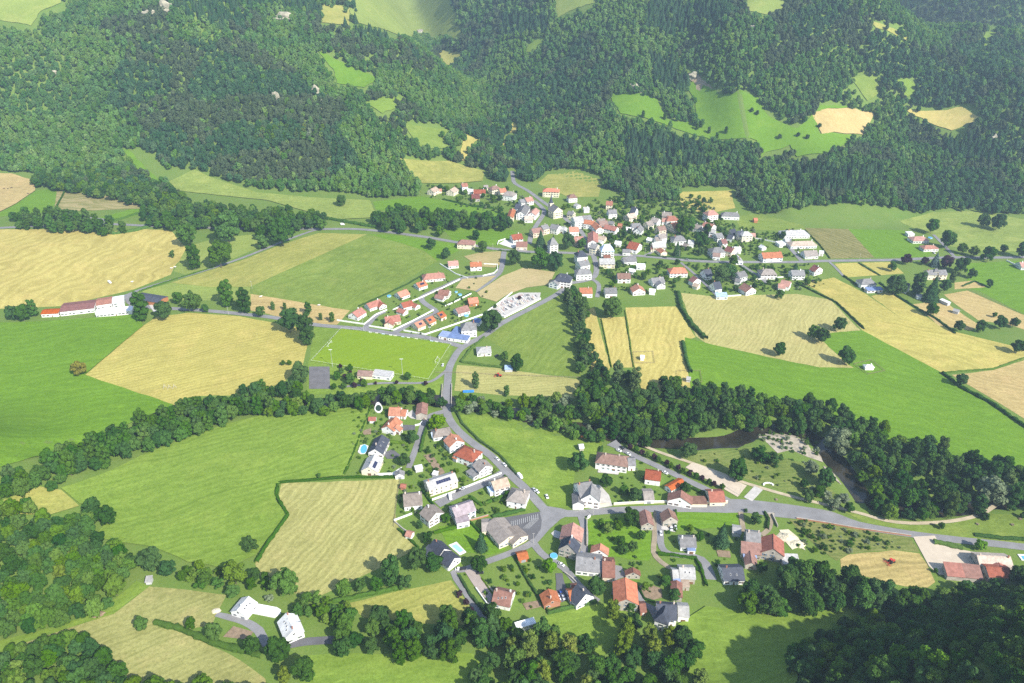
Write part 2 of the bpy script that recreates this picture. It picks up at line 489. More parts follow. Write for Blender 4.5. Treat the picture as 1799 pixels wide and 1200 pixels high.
# name, label, polygon in photo pixels, colours, row direction (deg), spacing (m), contrast, patchiness
FIELDS = [
 ('pasture', 'bright green pasture beside the factory', [(-140, 572), (60, 566), (245, 553), (252, 573), (149, 659), (306, 712), (200, 755), (120, 786), (-60, 850), (-200, 890)], G_BRIGHT, 20, 9, .35, .25),
 ('hay_field', 'mown straw-coloured field with curved rows left of the pitch', [(147, 660), (250, 573), (275, 556), (330, 549), (420, 555), (520, 574), (543, 590), (532, 640), (500, 670), (430, 700), (340, 712), (305, 712)], Y_HAY, 28, 4.5, .55, .35),
 ('hay_field', 'large straw field at the upper left edge', [(-240, 404), (130, 402), (170, 409), (240, 402), (300, 404), (330, 440), (305, 470), (300, 482), (235, 508), (110, 537), (40, 541), (-240, 550)], Y_STRAW, 82, 14, .6, .3),
 ('pasture', 'tan pasture with dark cattle', [(-200, 300), (20, 305), (62, 318), (62, 335), (28, 358), (0, 372), (-200, 390)], T_TAN, 10, 8, .3, .5),
 ('pasture', 'green strip below the cattle pasture', [(62, 335), (115, 327), (112, 340), (85, 372), (0, 380), (-100, 392), (0, 373), (28, 358)], G_BRIGHT, 10, 8, .3, .3),
 ('meadow', 'green corner meadow with big round trees', [(330, 432), (380, 418), (460, 410), (470, 428), (400, 458), (330, 484), (305, 476)], G_PALE, 20, 6, .35, .5),
 ('hay_field', 'long pale hay strip beside the diagonal lane', [(300, 496), (433, 454), (500, 427), (560, 409), (645, 411), (440, 503), (370, 504)], Y_GREEN, 50, 7, .4, .5),
 ('meadow', 'wide green meadow behind the new housing', [(440, 503), (645, 411), (700, 425), (745, 440), (768, 458), (720, 487), (672, 520), (615, 545), (445, 516)], G_OLIVE, 50, 9, .35, .55),
 ('meadow', 'brighter green corner beside the main road', [(645, 411), (690, 412), (800, 428), (805, 440), (768, 458), (745, 440), (700, 425)], G_BRIGHT, 50, 9, .3, .3),
 ('hay_field', 'narrow tan strip below the wide meadow', [(440, 516), (615, 545), (592, 570), (553, 568), (440, 545)], T_TAN, 10, 6, .4, .4),
 ('meadow', 'small green paddock by the dark barn', [(250, 510), (300, 497), (370, 504), (440, 503), (440, 528), (300, 527), (258, 522)], G_PALE, 10, 6, .3, .4),
 ('lawn', 'grass surround of the football pitch', [(553, 574), (640, 581), (700, 592), (797, 608), (776, 660), (782, 670), (778, 696), (560, 692), (540, 690), (541, 640)], G_MEAD, 30, 6, .3, .4),
 ('hay_field', 'pale mown field between river and hedge right of the bridge', [(803, 641), (870, 646), (1022, 667), (1026, 700), (960, 697), (880, 694), (798, 686)], Y_BEIGE, 5, 4, .4, .35),
 ('meadow', 'green triangular meadow below the cemetery', [(853, 592), (888, 572), (935, 545), (985, 517), (1002, 520), (1015, 560), (1010, 600), (1022, 662), (950, 655), (905, 648), (880, 610)], G_OLIVE, 62, 7, .45, .35),
 ('hay_field', 'slim tan strip left of the two wire fences', [(1026, 545), (1044, 540), (1072, 645), (1060, 668), (1040, 660)], Y_STRAW, 80, 5, .4, .3),
 ('hay_field', 'tan strip between the two wire fences', [(1053, 558), (1097, 556), (1113, 645), (1074, 645)], Y_STRAW, 82, 5, .5, .3),
 ('hay_field', 'tan field with a fenced white hut', [(1099, 540), (1188, 538), (1222, 592), (1198, 600), (1208, 650), (1216, 692), (1130, 695), (1114, 640)], Y_STRAW, 75, 6, .5, .35),
 ('hay_field', 'large beige field with fine curved rows', [(1196, 514), (1250, 520), (1400, 516), (1458, 526), (1512, 580), (1462, 584), (1438, 592), (1490, 640), (1500, 646), (1440, 645), (1350, 627), (1240, 602), (1222, 590)], ((.36, .325, .112), (.435, .395, .152)), 60, 4.2, .45, .3),
 ('pasture', 'broad bright green pasture above the river wood', [(1203, 592), (1240, 602), (1350, 627), (1440, 645), (1500, 646), (1490, 640), (1438, 592), (1462, 584), (1515, 580), (1660, 655), (1799, 748), (1960, 850), (1960, 930), (1799, 850), (1640, 810), (1500, 750), (1380, 725), (1260, 715), (1216, 700)], G_BRIGHT, -28, 9, .3, .25),
 ('hay_field', 'yellow field beside the curved dark hedge', [(1412, 497), (1465, 487), (1520, 515), (1580, 556), (1560, 562), (1528, 570), (1515, 580), (1470, 530)], Y_HAY, -40, 8, .35, .5),
 ('hay_field', 'long golden field right of centre', [(1528, 570), (1580, 556), (1530, 520), (1560, 512), (1640, 565), (1680, 583), (1799, 612), (1830, 620), (1740, 648), (1656, 655), (1515, 580)], Y_HAY, -25, 10, .45, .45),
 ('hay_field', 'tan plot below the manor trees', [(1604, 534), (1655, 527), (1722, 572), (1705, 580), (1650, 572)], T_TAN, -40, 6, .3, .3),
 ('hay_field', 'tan field with small sheds on its edge', [(1658, 517), (1700, 510), (1799, 553), (1860, 580), (1860, 600), (1780, 572), (1718, 562), (1680, 535)], T_TAN, -35, 8, .3, .35),
 ('pasture', 'green pasture at the right edge below the main road', [(1698, 462), (1799, 457), (1960, 460), (1960, 610), (1860, 580), (1799, 553), (1722, 512), (1700, 505)], G_BRIGHT, 10, 9, .3, .25),
 ('hay_field', 'small tan plot behind the dark hedge trees', [(1677, 496), (1712, 492), (1732, 504), (1677, 508)], T_TAN, 5, 6, .3, .3),
 ('hay_field', 'orange-tan field at the right edge', [(1672, 658), (1745, 650), (1830, 622), (1960, 610), (1960, 850), (1788, 728)], T_TAN, -35, 7, .4, .35),
 ('crop_field', 'striped olive crop beside the pale-roofed house', [(1414, 400), (1490, 402), (1536, 452), (1456, 454), (1440, 432)], ((.17, .17, .05), (.25, .225, .085)), -55, 6, .9, .3),
 ('meadow', 'green plot between striped crop and pink-roofed house', [(1490, 402), (1588, 404), (1636, 444), (1630, 452), (1536, 452)], G_BRIGHT, -55, 8, .3, .2),
 ('hay_field', 'yellow plot below the main road beside the lane', [(1466, 463), (1508, 461), (1545, 483), (1487, 487)], Y_HAY, -50, 6, .4, .3),
 ('hay_field', 'yellow plot with a lone tree below the main road', [(1513, 461), (1566, 460), (1588, 480), (1548, 483)], Y_HAY, -50, 6, .4, .3),
 ('meadow', 'upper meadow at the right foot of the hills', [(1580, 388), (1640, 372), (1720, 370), (1799, 385), (1960, 400), (1960, 445), (1720, 440), (1668, 432), (1636, 412)], G_PALE, 0, 8, .3, .6),
 ('pasture', 'long green strip below the upper village houses', [(655, 354), (740, 344), (800, 356), (905, 378), (890, 392), (800, 388), (660, 368)], G_BRIGHT, 0, 9, .3, .3),
 ('pasture', 'green paddock beside the red-roofed barn', [(778, 400), (860, 400), (905, 405), (898, 432), (850, 430), (795, 422)], G_BRIGHT, 0, 9, .3, .3),
 ('meadow', 'olive meadow below the left hill forest', [(290, 322), (340, 298), (372, 312), (450, 338), (560, 348), (650, 352), (662, 382), (590, 386), (470, 352), (300, 334)], G_PALE, 0, 8, .3, .7),
 ('meadow', 'green wedge beside the terraced garden', [(150, 388), (290, 352), (292, 358), (240, 378), (190, 392)], G_BRIGHT, 10, 8, .3, .2),
 ('meadow', 'tan meadow above the upper village houses', [(700, 278), (790, 283), (850, 300), (848, 318), (800, 322), (742, 322)], Y_GREEN, 0, 8, .3, .6),
 ('meadow', 'olive meadow above the chalet', [(945, 322), (962, 306), (1010, 300), (1058, 316), (1052, 345), (1000, 346)], Y_GREEN, 0, 8, .3, .7),
 ('meadow', 'golden meadow above the village centre right', [(1194, 336), (1285, 334), (1292, 365), (1240, 376), (1196, 362)], Y_HAY, 20, 8, .4, .8),
 ('meadow', 'grass slope beside the long white house', [(1290, 380), (1330, 375), (1410, 395), (1415, 402), (1380, 405), (1300, 402)], G_OLIVE, 0, 8, .3, .5),
 ('meadow', 'large green meadow south of the river on the left', [(108, 858), (260, 796), (400, 745), (470, 728), (645, 715), (652, 722), (628, 790), (605, 836), (492, 846), (484, 880), (505, 905), (450, 975), (400, 1000), (330, 988), (270, 962), (165, 945), (200, 905), (140, 885)], G_MEAD, 28, 6, .45, .35),
 ('hay_field', 'mown beige field with wavy rows in the lower centre', [(494, 849), (702, 841), (694, 900), (700, 925), (732, 965), (690, 985), (640, 1010), (560, 1048), (470, 1034), (448, 990), (507, 905), (488, 880)], Y_BEIGE, 68, 5, .75, .3),
 ('meadow', 'tan corner beside the river trees on the left', [(-40, 900), (20, 875), (70, 856), (108, 862), (140, 890), (90, 905)], Y_GREEN, 20, 6, .3, .4),
 ('hay_field', 'pale hillside meadow at the bottom left', [(40, 1130), (200, 1078), (262, 1030), (300, 1033), (398, 1045), (385, 1070), (372, 1098), (330, 1105), (270, 1100), (310, 1108), (400, 1147), (466, 1192), (480, 1260), (190, 1260), (200, 1190), (150, 1130)], ((.25, .258, .075), (.33, .318, .115)), 35, 4, .5, .55),
 ('meadow', 'green strip above the pale hillside meadow', [(-20, 1160), (40, 1130), (200, 1078), (262, 1030), (240, 1020), (180, 1070), (100, 1100), (0, 1125)], G_MEAD, 30, 5, .3, .3),
 ('hay_field', 'beige field above the bottom tree row', [(608, 1060), (700, 1038), (792, 1019), (824, 1062), (818, 1098), (740, 1095), (640, 1085)], Y_GREEN, 30, 4.5, .4, .35),
 ('meadow', 'sunlit green meadow at the bottom centre left', [(515, 1152), (580, 1148), (830, 1147), (855, 1178), (800, 1260), (540, 1260)], G_MEAD, 10, 6, .3, .4),
 ('meadow', 'dark green meadow at the bottom right', [(1180, 1105), (1240, 1066), (1350, 1082), (1500, 1068), (1545, 1078), (1400, 1160), (1390, 1260), (1210, 1260)], G_MEAD, 10, 6, .3, .4),
 ('meadow', 'green paddock among the bottom trees', [(955, 1082), (1060, 1060), (1100, 1056), (1098, 1110), (1062, 1150), (1030, 1150), (960, 1120)], G_MEAD, 10, 6, .3, .3),
 ('hay_field', 'rounded tan field with a red tractor', [(1476, 982), (1490, 974), (1570, 966), (1615, 972), (1628, 990), (1643, 1022), (1630, 1032), (1590, 1030), (1530, 1015), (1478, 1002)], ((.33, .262, .095), (.41, .325, .125)), 8, 4, .6, .35),
 ('meadow', 'green meadow in the bend of the descending road', [(802, 716), (900, 728), (1063, 762), (1057, 790), (1010, 830), (1004, 892), (966, 890), (900, 826), (860, 795), (810, 745)], G_MEAD, -20, 7, .3, .6),
 ('meadow', 'park grass beside the sandy riverside path', [(1480, 897), (1555, 917), (1600, 923), (1670, 920), (1725, 907), (1758, 890), (1799, 884), (1960, 880), (1960, 975), (1799, 955), (1690, 944), (1600, 932), (1520, 918)], G_OLIVE, 5, 6, .3, .5),
 ('lawn', 'bright lawn in front of the orange-roofed L house', [(1188, 897), (1295, 897), (1298, 925), (1190, 930)], G_BRIGHT, 0, 5, .3, .2),
 ('lawn', 'orchard lawn behind the dry stone wall', [(1030, 915), (1140, 905), (1146, 970), (1140, 985), (1060, 975), (1030, 960)], G_BRIGHT, 0, 5, .3, .3),
 ('lawn', 'lawn around the white pool deck', [(770, 925), (826, 915), (890, 965), (862, 975), (790, 965)], G_BRIGHT, 0, 5, .3, .3),
 ('scrub', 'rough scrub between the road and the hay field', [(1385, 912), (1440, 915), (1510, 930), (1600, 945), (1615, 970), (1570, 965), (1490, 972), (1470, 985), (1440, 965)], ((.12, .165, .034), (.185, .20, .06)), 0, 3, .8, .9),
 ('wild_grass', 'wild grass between gravel bar and riverside path', [(1165, 800), (1240, 792), (1320, 785), (1360, 800), (1420, 815), (1450, 850), (1490, 885), (1400, 868), (1340, 850), (1260, 826)], ((.11, .175, .03), (.19, .22, .06)), 10, 3, .6, .8),
]
CLEAR = [   # clearings and meadows on the hillsides
 ('pale green summit meadow at the top left corner', [(-200, -200), (118, -200), (108, 5), (72, 20), (55, 46), (-200, 40)], G_PALE),
 ('broad pale meadow high up at the top centre', [(616, -200), (780, -200), (800, 30), (815, 72), (770, 62), (700, 62), (650, 47), (616, 38)], G_PALE),
 ('brownish heath beside the broad pale meadow', [(563, 10), (614, 14), (614, 46), (566, 40)], Y_GREEN),
 ('small pale meadow at the top right of centre', [(985, -200), (1075, -200), (1045, 5), (1000, 20), (974, 36)], G_PALE),
 ('pale meadow above the crag at the top', [(1302, -200), (1390, -200), (1378, 14), (1345, 26), (1312, 20)], G_PALE),
 ('bright slanting meadow on the left flank of the side valley', [(556, 88), (592, 106), (666, 138), (640, 154), (592, 147), (586, 122)], G_BRIGHT),
 ('sliver of meadow above the slanting meadow', [(648, 100), (678, 112), (660, 118)], G_BRIGHT),
 ('small meadow between two woods near the stream head', [(924, 92), (930, 70), (954, 60), (952, 80), (934, 94)], G_MEAD),
 ('tan clearing at the head of the side valley', [(768, 84), (790, 92), (812, 92), (800, 114), (776, 116)], Y_GREEN),
 ('faint meadow half way up the side valley', [(640, 180), (700, 170), (710, 188), (672, 200)], G_MEAD),
 ('rough green clearing above the tan meadow', [(706, 216), (786, 228), (788, 260), (742, 262)], G_OLIVE),
 ('narrow yellow clearing beside the stream wood', [(812, 234), (842, 245), (822, 262), (824, 284), (810, 282)], Y_HAY),
 ('tiny tan clearing on the stream bank', [(894, 218), (912, 218), (908, 232), (892, 234)], Y_HAY),
 ('tiny tan clearing further down the stream', [(876, 250), (892, 246), (898, 262), (880, 262)], Y_HAY),
 ('bright shelf meadow below the crags', [(1068, 163), (1150, 165), (1170, 210), (1216, 216), (1228, 224), (1222, 180), (1206, 155), (1222, 140), (1270, 168), (1332, 172), (1350, 205), (1400, 226), (1424, 205), (1440, 186), (1495, 188), (1430, 200), (1440, 236), (1505, 240), (1460, 272), (1400, 276), (1388, 255), (1345, 268), (1326, 284), (1330, 248), (1250, 246), (1160, 216), (1090, 200)], G_BRIGHT),
 ('tan hay meadow on the shelf', [(1426, 198), (1490, 190), (1535, 200), (1516, 237), (1444, 236)], T_TAN),
 ('yellow meadow on the right shoulder', [(1588, 192), (1640, 195), (1690, 188), (1724, 208), (1672, 230), (1620, 208)], Y_STRAW),
 ('dull green clearing between right woods', [(1494, 138), (1528, 128), (1556, 158), (1524, 178)], G_OLIVE),
 ('small bright clearing right of the dull one', [(1576, 142), (1594, 138), (1622, 160), (1590, 172)], G_MEAD),
 ('pale grass edge on the far right spur', [(1526, 36), (1560, 48), (1606, 70), (1590, 72), (1540, 50)], Y_GREEN),
 ('scree and heath below the right crag', [(1208, 128), (1226, 132), (1252, 156), (1222, 158)], ((.27, .21, .13), (.34, .27, .17))),
 ('grass tongue at the foot of the left forest', [(214, 262), (232, 268), (262, 300), (284, 322), (270, 322), (240, 296)], G_BRIGHT),
 ('hazy clearing in the right-hand wood', [(1735, 45), (1750, 50), (1745, 85), (1725, 80)], G_MEAD),
]
for nm, lab, poly, (c1, c2), ang, spc, con, pat in FIELDS:
    drape(nm, px_poly(poly), field_mat(nm + '_mat', darker(c1, .9), darker(c2, 1.08), ang, spc, con * 1.5, min(.95, pat * 1.6), grain=.34), .03, lab, jitter=.5)
for lab, poly, (c1, c2) in CLEAR:
    drape('hillside_meadow', px_poly(poly), field_mat('hillside_meadow_mat', c1, c2, rng.uniform(0, 180), 9, .3, .8), .2, lab, jitter=1.5, step=14)

# ------------------------------------------------------------------ river
def strip(name, pts, w, mat, base, label, kind='structure', parent=None, step=5.0, z=None, caps=False):
    """ribbon along a world polyline, w metres wide (number or list)"""
    _layer[0] += 1
    P, W = [], []
    ws = w if isinstance(w, (list, tuple)) else [w] * len(pts)
    # Catmull-Rom through the points
    n = len(pts)
    for k in range(n - 1):
        p0, p1, p2, p3 = [Vector(pts[max(0, min(n - 1, k + q))][:2]) for q in (-1, 0, 1, 2)]
        m = max(2, int((p2 - p1).length / step))
        for q in range(m):
            t = q / m
            P.append(.5 * ((2 * p1) + (p2 - p0) * t + (2 * p0 - 5 * p1 + 4 * p2 - p3) * t * t + (3 * p1 - p0 - 3 * p2 + p3) * t ** 3))
            W.append(ws[k] + (ws[k + 1] - ws[k]) * t)
    P.append(Vector(pts[-1][:2])); W.append(ws[-1])
    L, R = [], []
    for k, p in enumerate(P):
        d = (P[min(k + 1, len(P) - 1)] - P[max(k - 1, 0)])
        d = d.normalized() if d.length > 1e-6 else Vector((1, 0))
        nrm = Vector((-d.y, d.x)) * W[k] / 2
        L.append(p + nrm); R.append(p - nrm)
    lift = base + .0015 * _layer[0]
    vs = []
    ns = 3
    for a, b in zip(L, R):
        for q in range(ns + 1):
            c = a.lerp(b, q / ns)
            vs.append((c.x, c.y, 0))
    arr = np.array(vs)
    arr[:, 2] = (terrain(arr[:, 0], arr[:, 1]) + lift) if z is None else z
    if z is None:      # keep the cross-section level and bridge the river bed
        arr[:, 2] = np.maximum(arr[:, 2], lift if name != 'river' else -9)
    fs = []
    for k in range(len(L) - 1):
        for q in range(ns):
            a = k * (ns + 1) + q
            fs.append((a, a + ns + 1, a + ns + 2, a + 1))
    me = mesh(name, arr, fs, mat)
    for p in me.polygons: p.use_smooth = True
    me.update()
    if len(me.polygons) and me.polygons[0].normal.z < 0: me.flip_normals()
    o = link(name, me, parent)
    if parent is None: tag(o, label, kind=kind)
    return o

m, nt, out = new_mat('river_water')
geo = N(nt, 'ShaderNodeNewGeometry')
nn = noise(nt, geo.outputs['Position'], .8, 4, .6)
c = mixc(nt, ramp(nt, noise(nt, geo.outputs['Position'], .06, 4), .35, .65), (.014, .013, .009), (.04, .034, .02))
bsdf(nt, out, c, .12, .5, nn, .25, .05)
WATER = m
strip('river', RIVER, 17, WATER, 0, 'dark shallow river winding across the valley', z=-1.15)

gravel = surf('gravel_bar_mat', (.40, .35, .27), var=.35, scale=.25)
for lab, pts in (('pale gravel bar inside the river bend', [(1330, 752), (1362, 748), (1400, 760), (1425, 775), (1440, 795), (1446, 812), (1420, 803), (1390, 790), (1366, 796), (1348, 778), (1325, 765)]),
                 ('narrow gravel bank where the river turns down', [(1446, 818), (1462, 826), (1482, 845), (1490, 862), (1474, 848), (1452, 830)]),
                 ('thin gravel bank under the riverside wood', [(1200, 770), (1238, 767), (1240, 771), (1202, 774)])):
    drape('gravel_bar', px_poly(pts), gravel, .06, lab, jitter=.8, step=4)

# ------------------------------------------------------------------ roads, yards, paths
ASPH = surf('asphalt', (.225, .22, .222), var=.16, scale=.12)
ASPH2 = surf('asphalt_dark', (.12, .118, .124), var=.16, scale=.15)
PALE = surf('pale_gravel', (.48, .455, .42), var=.14, scale=.3)
SANDP = surf('sandy_path', (.46, .385, .265), var=.18, scale=.2)
DIRT = surf('dirt_track', (.30, .245, .17), var=.25, scale=.2)
SOIL = surf('garden_soil', (.26, .19, .125), var=.3, scale=.5)
PINKG = surf('pink_gravel', (.36, .30, .265), var=.14, scale=.3)
PETAN = surf('petanque_sand', (.52, .44, .34), var=.1, scale=.2)
WHITEP = surf('road_paint', (.75, .75, .72), var=.1)

ROADS = [
 ('road', 'main road crossing the whole valley', 6.5, ASPH, [(-200, 408), (-60, 402), (0, 400), (60, 397), (110, 395), (180, 393), (300, 398), (420, 401), (560, 402), (640, 403), (740, 415), (800, 425), (870, 437), (930, 442), (1000, 444), (1042, 447), (1093, 447.5), (1120, 449), (1167, 453), (1217, 458), (1283, 460), (1340, 460), (1400, 460), (1455, 458), (1564, 456.5), (1620, 454), (1680, 452), (1768, 452), (1960, 447)]),
 ('road', 'diagonal lane from the factory to the main road', 4.2, ASPH, [(228, 520), (240, 511), (297, 493), (360, 475), (433, 450), (500, 423), (550, 405), (572, 402.5)]),
 ('road', 'loop road of the new housing estate', 6, ASPH, [(886, 440), (884, 452), (881, 470), (873, 482), (845, 485), (812, 489), (778, 504), (747, 518), (740, 525), (748, 534), (762, 543), (766, 550), (745, 558), (711, 574), (692, 585)]),
 ('road', 'short cul-de-sac between the estate houses', 6, ASPH, [(642, 576), (652, 563), (662, 553), (676, 547)]),
 ('road', 'narrow lane between the dry building plots', 3.5, ASPH, [(879, 480), (860, 496), (836, 512)]),
 ('road', 'street along the football pitch towards the factory', 6.2, ASPH, [(205, 548), (240, 535), (267, 540), (327, 543), (380, 547), (440, 553), (483, 558), (553, 570), (593, 574), (642, 578), (691, 586), (747, 592), (796, 604), (815, 610)]),
 ('road', 'road descending from the cemetery over the bridge to the lower village', 6.3, ASPH, [(1000, 496), (985, 512), (960, 527), (933, 541), (883, 567), (853, 588), (826, 602), (808, 614), (797, 630), (789, 648), (786, 675), (784, 700), (784, 716), (787, 730), (795, 745), (812, 763), (836, 782), (862, 800), (890, 828), (923, 858), (945, 882), (958, 897)]),
 ('road', 'village street running down from the main road', 6, ASPH, [(1042, 446), (1048, 470), (1043, 487), (1022, 494), (1000, 497)]),
 ('road', 'lane between gardens below the village street', 4.5, ASPH, [(1040, 490), (1052, 500), (1049, 522)]),
 ('road', 'street climbing past the church into the side valley', 6, ASPH, [(1042, 446), (1030, 433), (1026, 415), (1015, 400), (998, 388), (985, 376), (955, 355), (928, 335), (905, 322), (901, 310), (900, 300)]),
 ('road', 'street round the church square', 6, ASPH, [(930, 428), (934, 410), (944, 393), (956, 373), (950, 362), (938, 352)]),
 ('road', 'street east from the lower junction to the river park', [7, 6.5, 6, 6, 6, 8, 13, 13, 14, 13, 12, 7, 6, 6, 6, 6], ASPH, [(962, 905), (985, 902), (1016, 902), (1069, 897), (1140, 894), (1212, 892), (1270, 889), (1310, 889), (1360, 895), (1410, 901), (1460, 909), (1510, 923), (1599, 938), (1688, 949), (1799, 961), (1960, 985)]),
 ('road', 'lane from the lower junction to the wood', [7, 6, 5, 4.5, 4.5, 4.5, 3.5, 3.5, 3.5, 3.5], ASPH, [(955, 900), (948, 930), (937, 952), (898, 971), (857, 986), (818, 1000), (796, 1005), (812, 1032), (834, 1065), (862, 1098)]),
 ('road', 'lane winding down past the round blue pool', [5, 4.5, 4.5, 4.5, 4.2, 3.5, 3], ASPH, [(936, 952), (946, 966), (960, 979), (990, 997), (1012, 1022), (1033, 1043), (1052, 1056)]),
 ('road', 'lane beside the stone house to the long grey barn', 4.5, ASPH, [(1020, 905), (1026, 925), (1027, 947), (1025, 976)]),
 ('dirt_track', 'gravel farm track between orchard and drive', 3.2, DIRT, [(1153, 898), (1151, 920), (1150, 947), (1148, 970), (1160, 986), (1178, 998)]),
 ('driveway', 'curved asphalt drive behind the grey cottage', [5, 4.2, 4.2, 4.2, 4.2, 5, 8], ASPH, [(1160, 897), (1160, 940), (1163, 962), (1180, 974), (1222, 978), (1240, 990), (1247, 1018)]),
 ('road', 'lane down to the blue slate house and paved yard', [5, 5, 4.5, 4.5, 4.5, 4], ASPH, [(784, 722), (758, 729), (745, 742), (734, 777), (726, 800), (718, 822)]),
 ('road', 'cul-de-sac beside the long grey terrace house', 7, ASPH, [(884, 831), (845, 851), (807, 867), (768, 886)]),
 ('footpath', 'sandy path along the river', 2.8, SANDP, [(1062, 768), (1080, 771), (1105, 777), (1158, 794), (1212, 812), (1265, 831), (1300, 845), (1331, 855), (1387, 871), (1440, 884), (1477, 893), (1520, 904), (1555, 914), (1599, 919), (1666, 916), (1722, 904), (1755, 888), (1799, 881), (1960, 876)]),
 ('footpath', 'pale wide connection from road to riverside path', 6, PALE, [(1314, 877), (1333, 857)]),
 ('road', 'road along the row of purple and green trees', [10, 5.5, 5.2, 5.2, 5.2, 5.2, 5.2], ASPH, [(1074, 777), (1090, 787), (1114, 800), (1158, 820), (1212, 846), (1248, 863), (1288, 884)]),
 ('footpath', 'curved path around the foot of the football pitch', 3, ASPH, [(787, 648), (772, 661), (757, 670), (732, 673), (669, 673), (598, 680)]),
 ('road', 'narrow diagonal lane between eastern gardens', 3.2, ASPH, [(1196, 461), (1212, 474), (1233, 493), (1258, 518)]),
 ('road', 'short lane to the turning place of the eastern houses', [5, 5, 5, 9], ASPH, [(1297, 462), (1318, 476), (1338, 489), (1350, 496)]),
 ('road', 'lane up to the large pale-roofed house', 5, ASPH, [(1378, 424), (1392, 440), (1408, 458)]),
 ('road', 'lane between yellow plots below the main road', 3, ASPH, [(1456, 459), (1468, 470), (1482, 485)]),
 ('driveway', 'drive to the pink-roofed house at the right', 4, ASPH, [(1640, 412), (1656, 428), (1676, 450)]),
 ('road', 'lane along the eastern edge of the village centre', 4, ASPH, [(1190, 399), (1225, 408), (1250, 418), (1285, 440), (1298, 458)]),
 ('road', 'steep lane from the main road into the village gardens', 4, ASPH, [(1133, 449), (1150, 440), (1168, 427), (1169, 398)]),
 ('driveway', 'grey drive of the white-walled farm', [3, 4, 4.5, 5, 4], ASPH, [(380, 1079), (405, 1085), (430, 1092), (455, 1108), (468, 1134)]),
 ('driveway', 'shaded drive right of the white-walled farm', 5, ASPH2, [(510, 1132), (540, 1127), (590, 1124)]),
 ('driveway', 'new black drive between red shed and slate house', [4, 4.5, 7, 8], ASPH2, [(982, 1007), (984, 1022), (988, 1040), (997, 1054)]),
 ('road', 'bus lay-by off the main road at the left', 4, ASPH, [(153, 382), (180, 385), (190, 393)]),
 ('dirt_track', 'gravel drive curving to the stone barn', 3.2, DIRT, [(1351, 902), (1354, 915), (1350, 930), (1338, 940)]),
 ('dirt_track', 'grassy double track beside the round clipped tree', 3, DIRT, [(1301, 899), (1305, 925), (1307, 935)]),
]
for nm, lab, w, mt, pts in ROADS:
    strip(nm, [hit(u, v)[:2] for u, v in pts], w, mt, .10, lab)

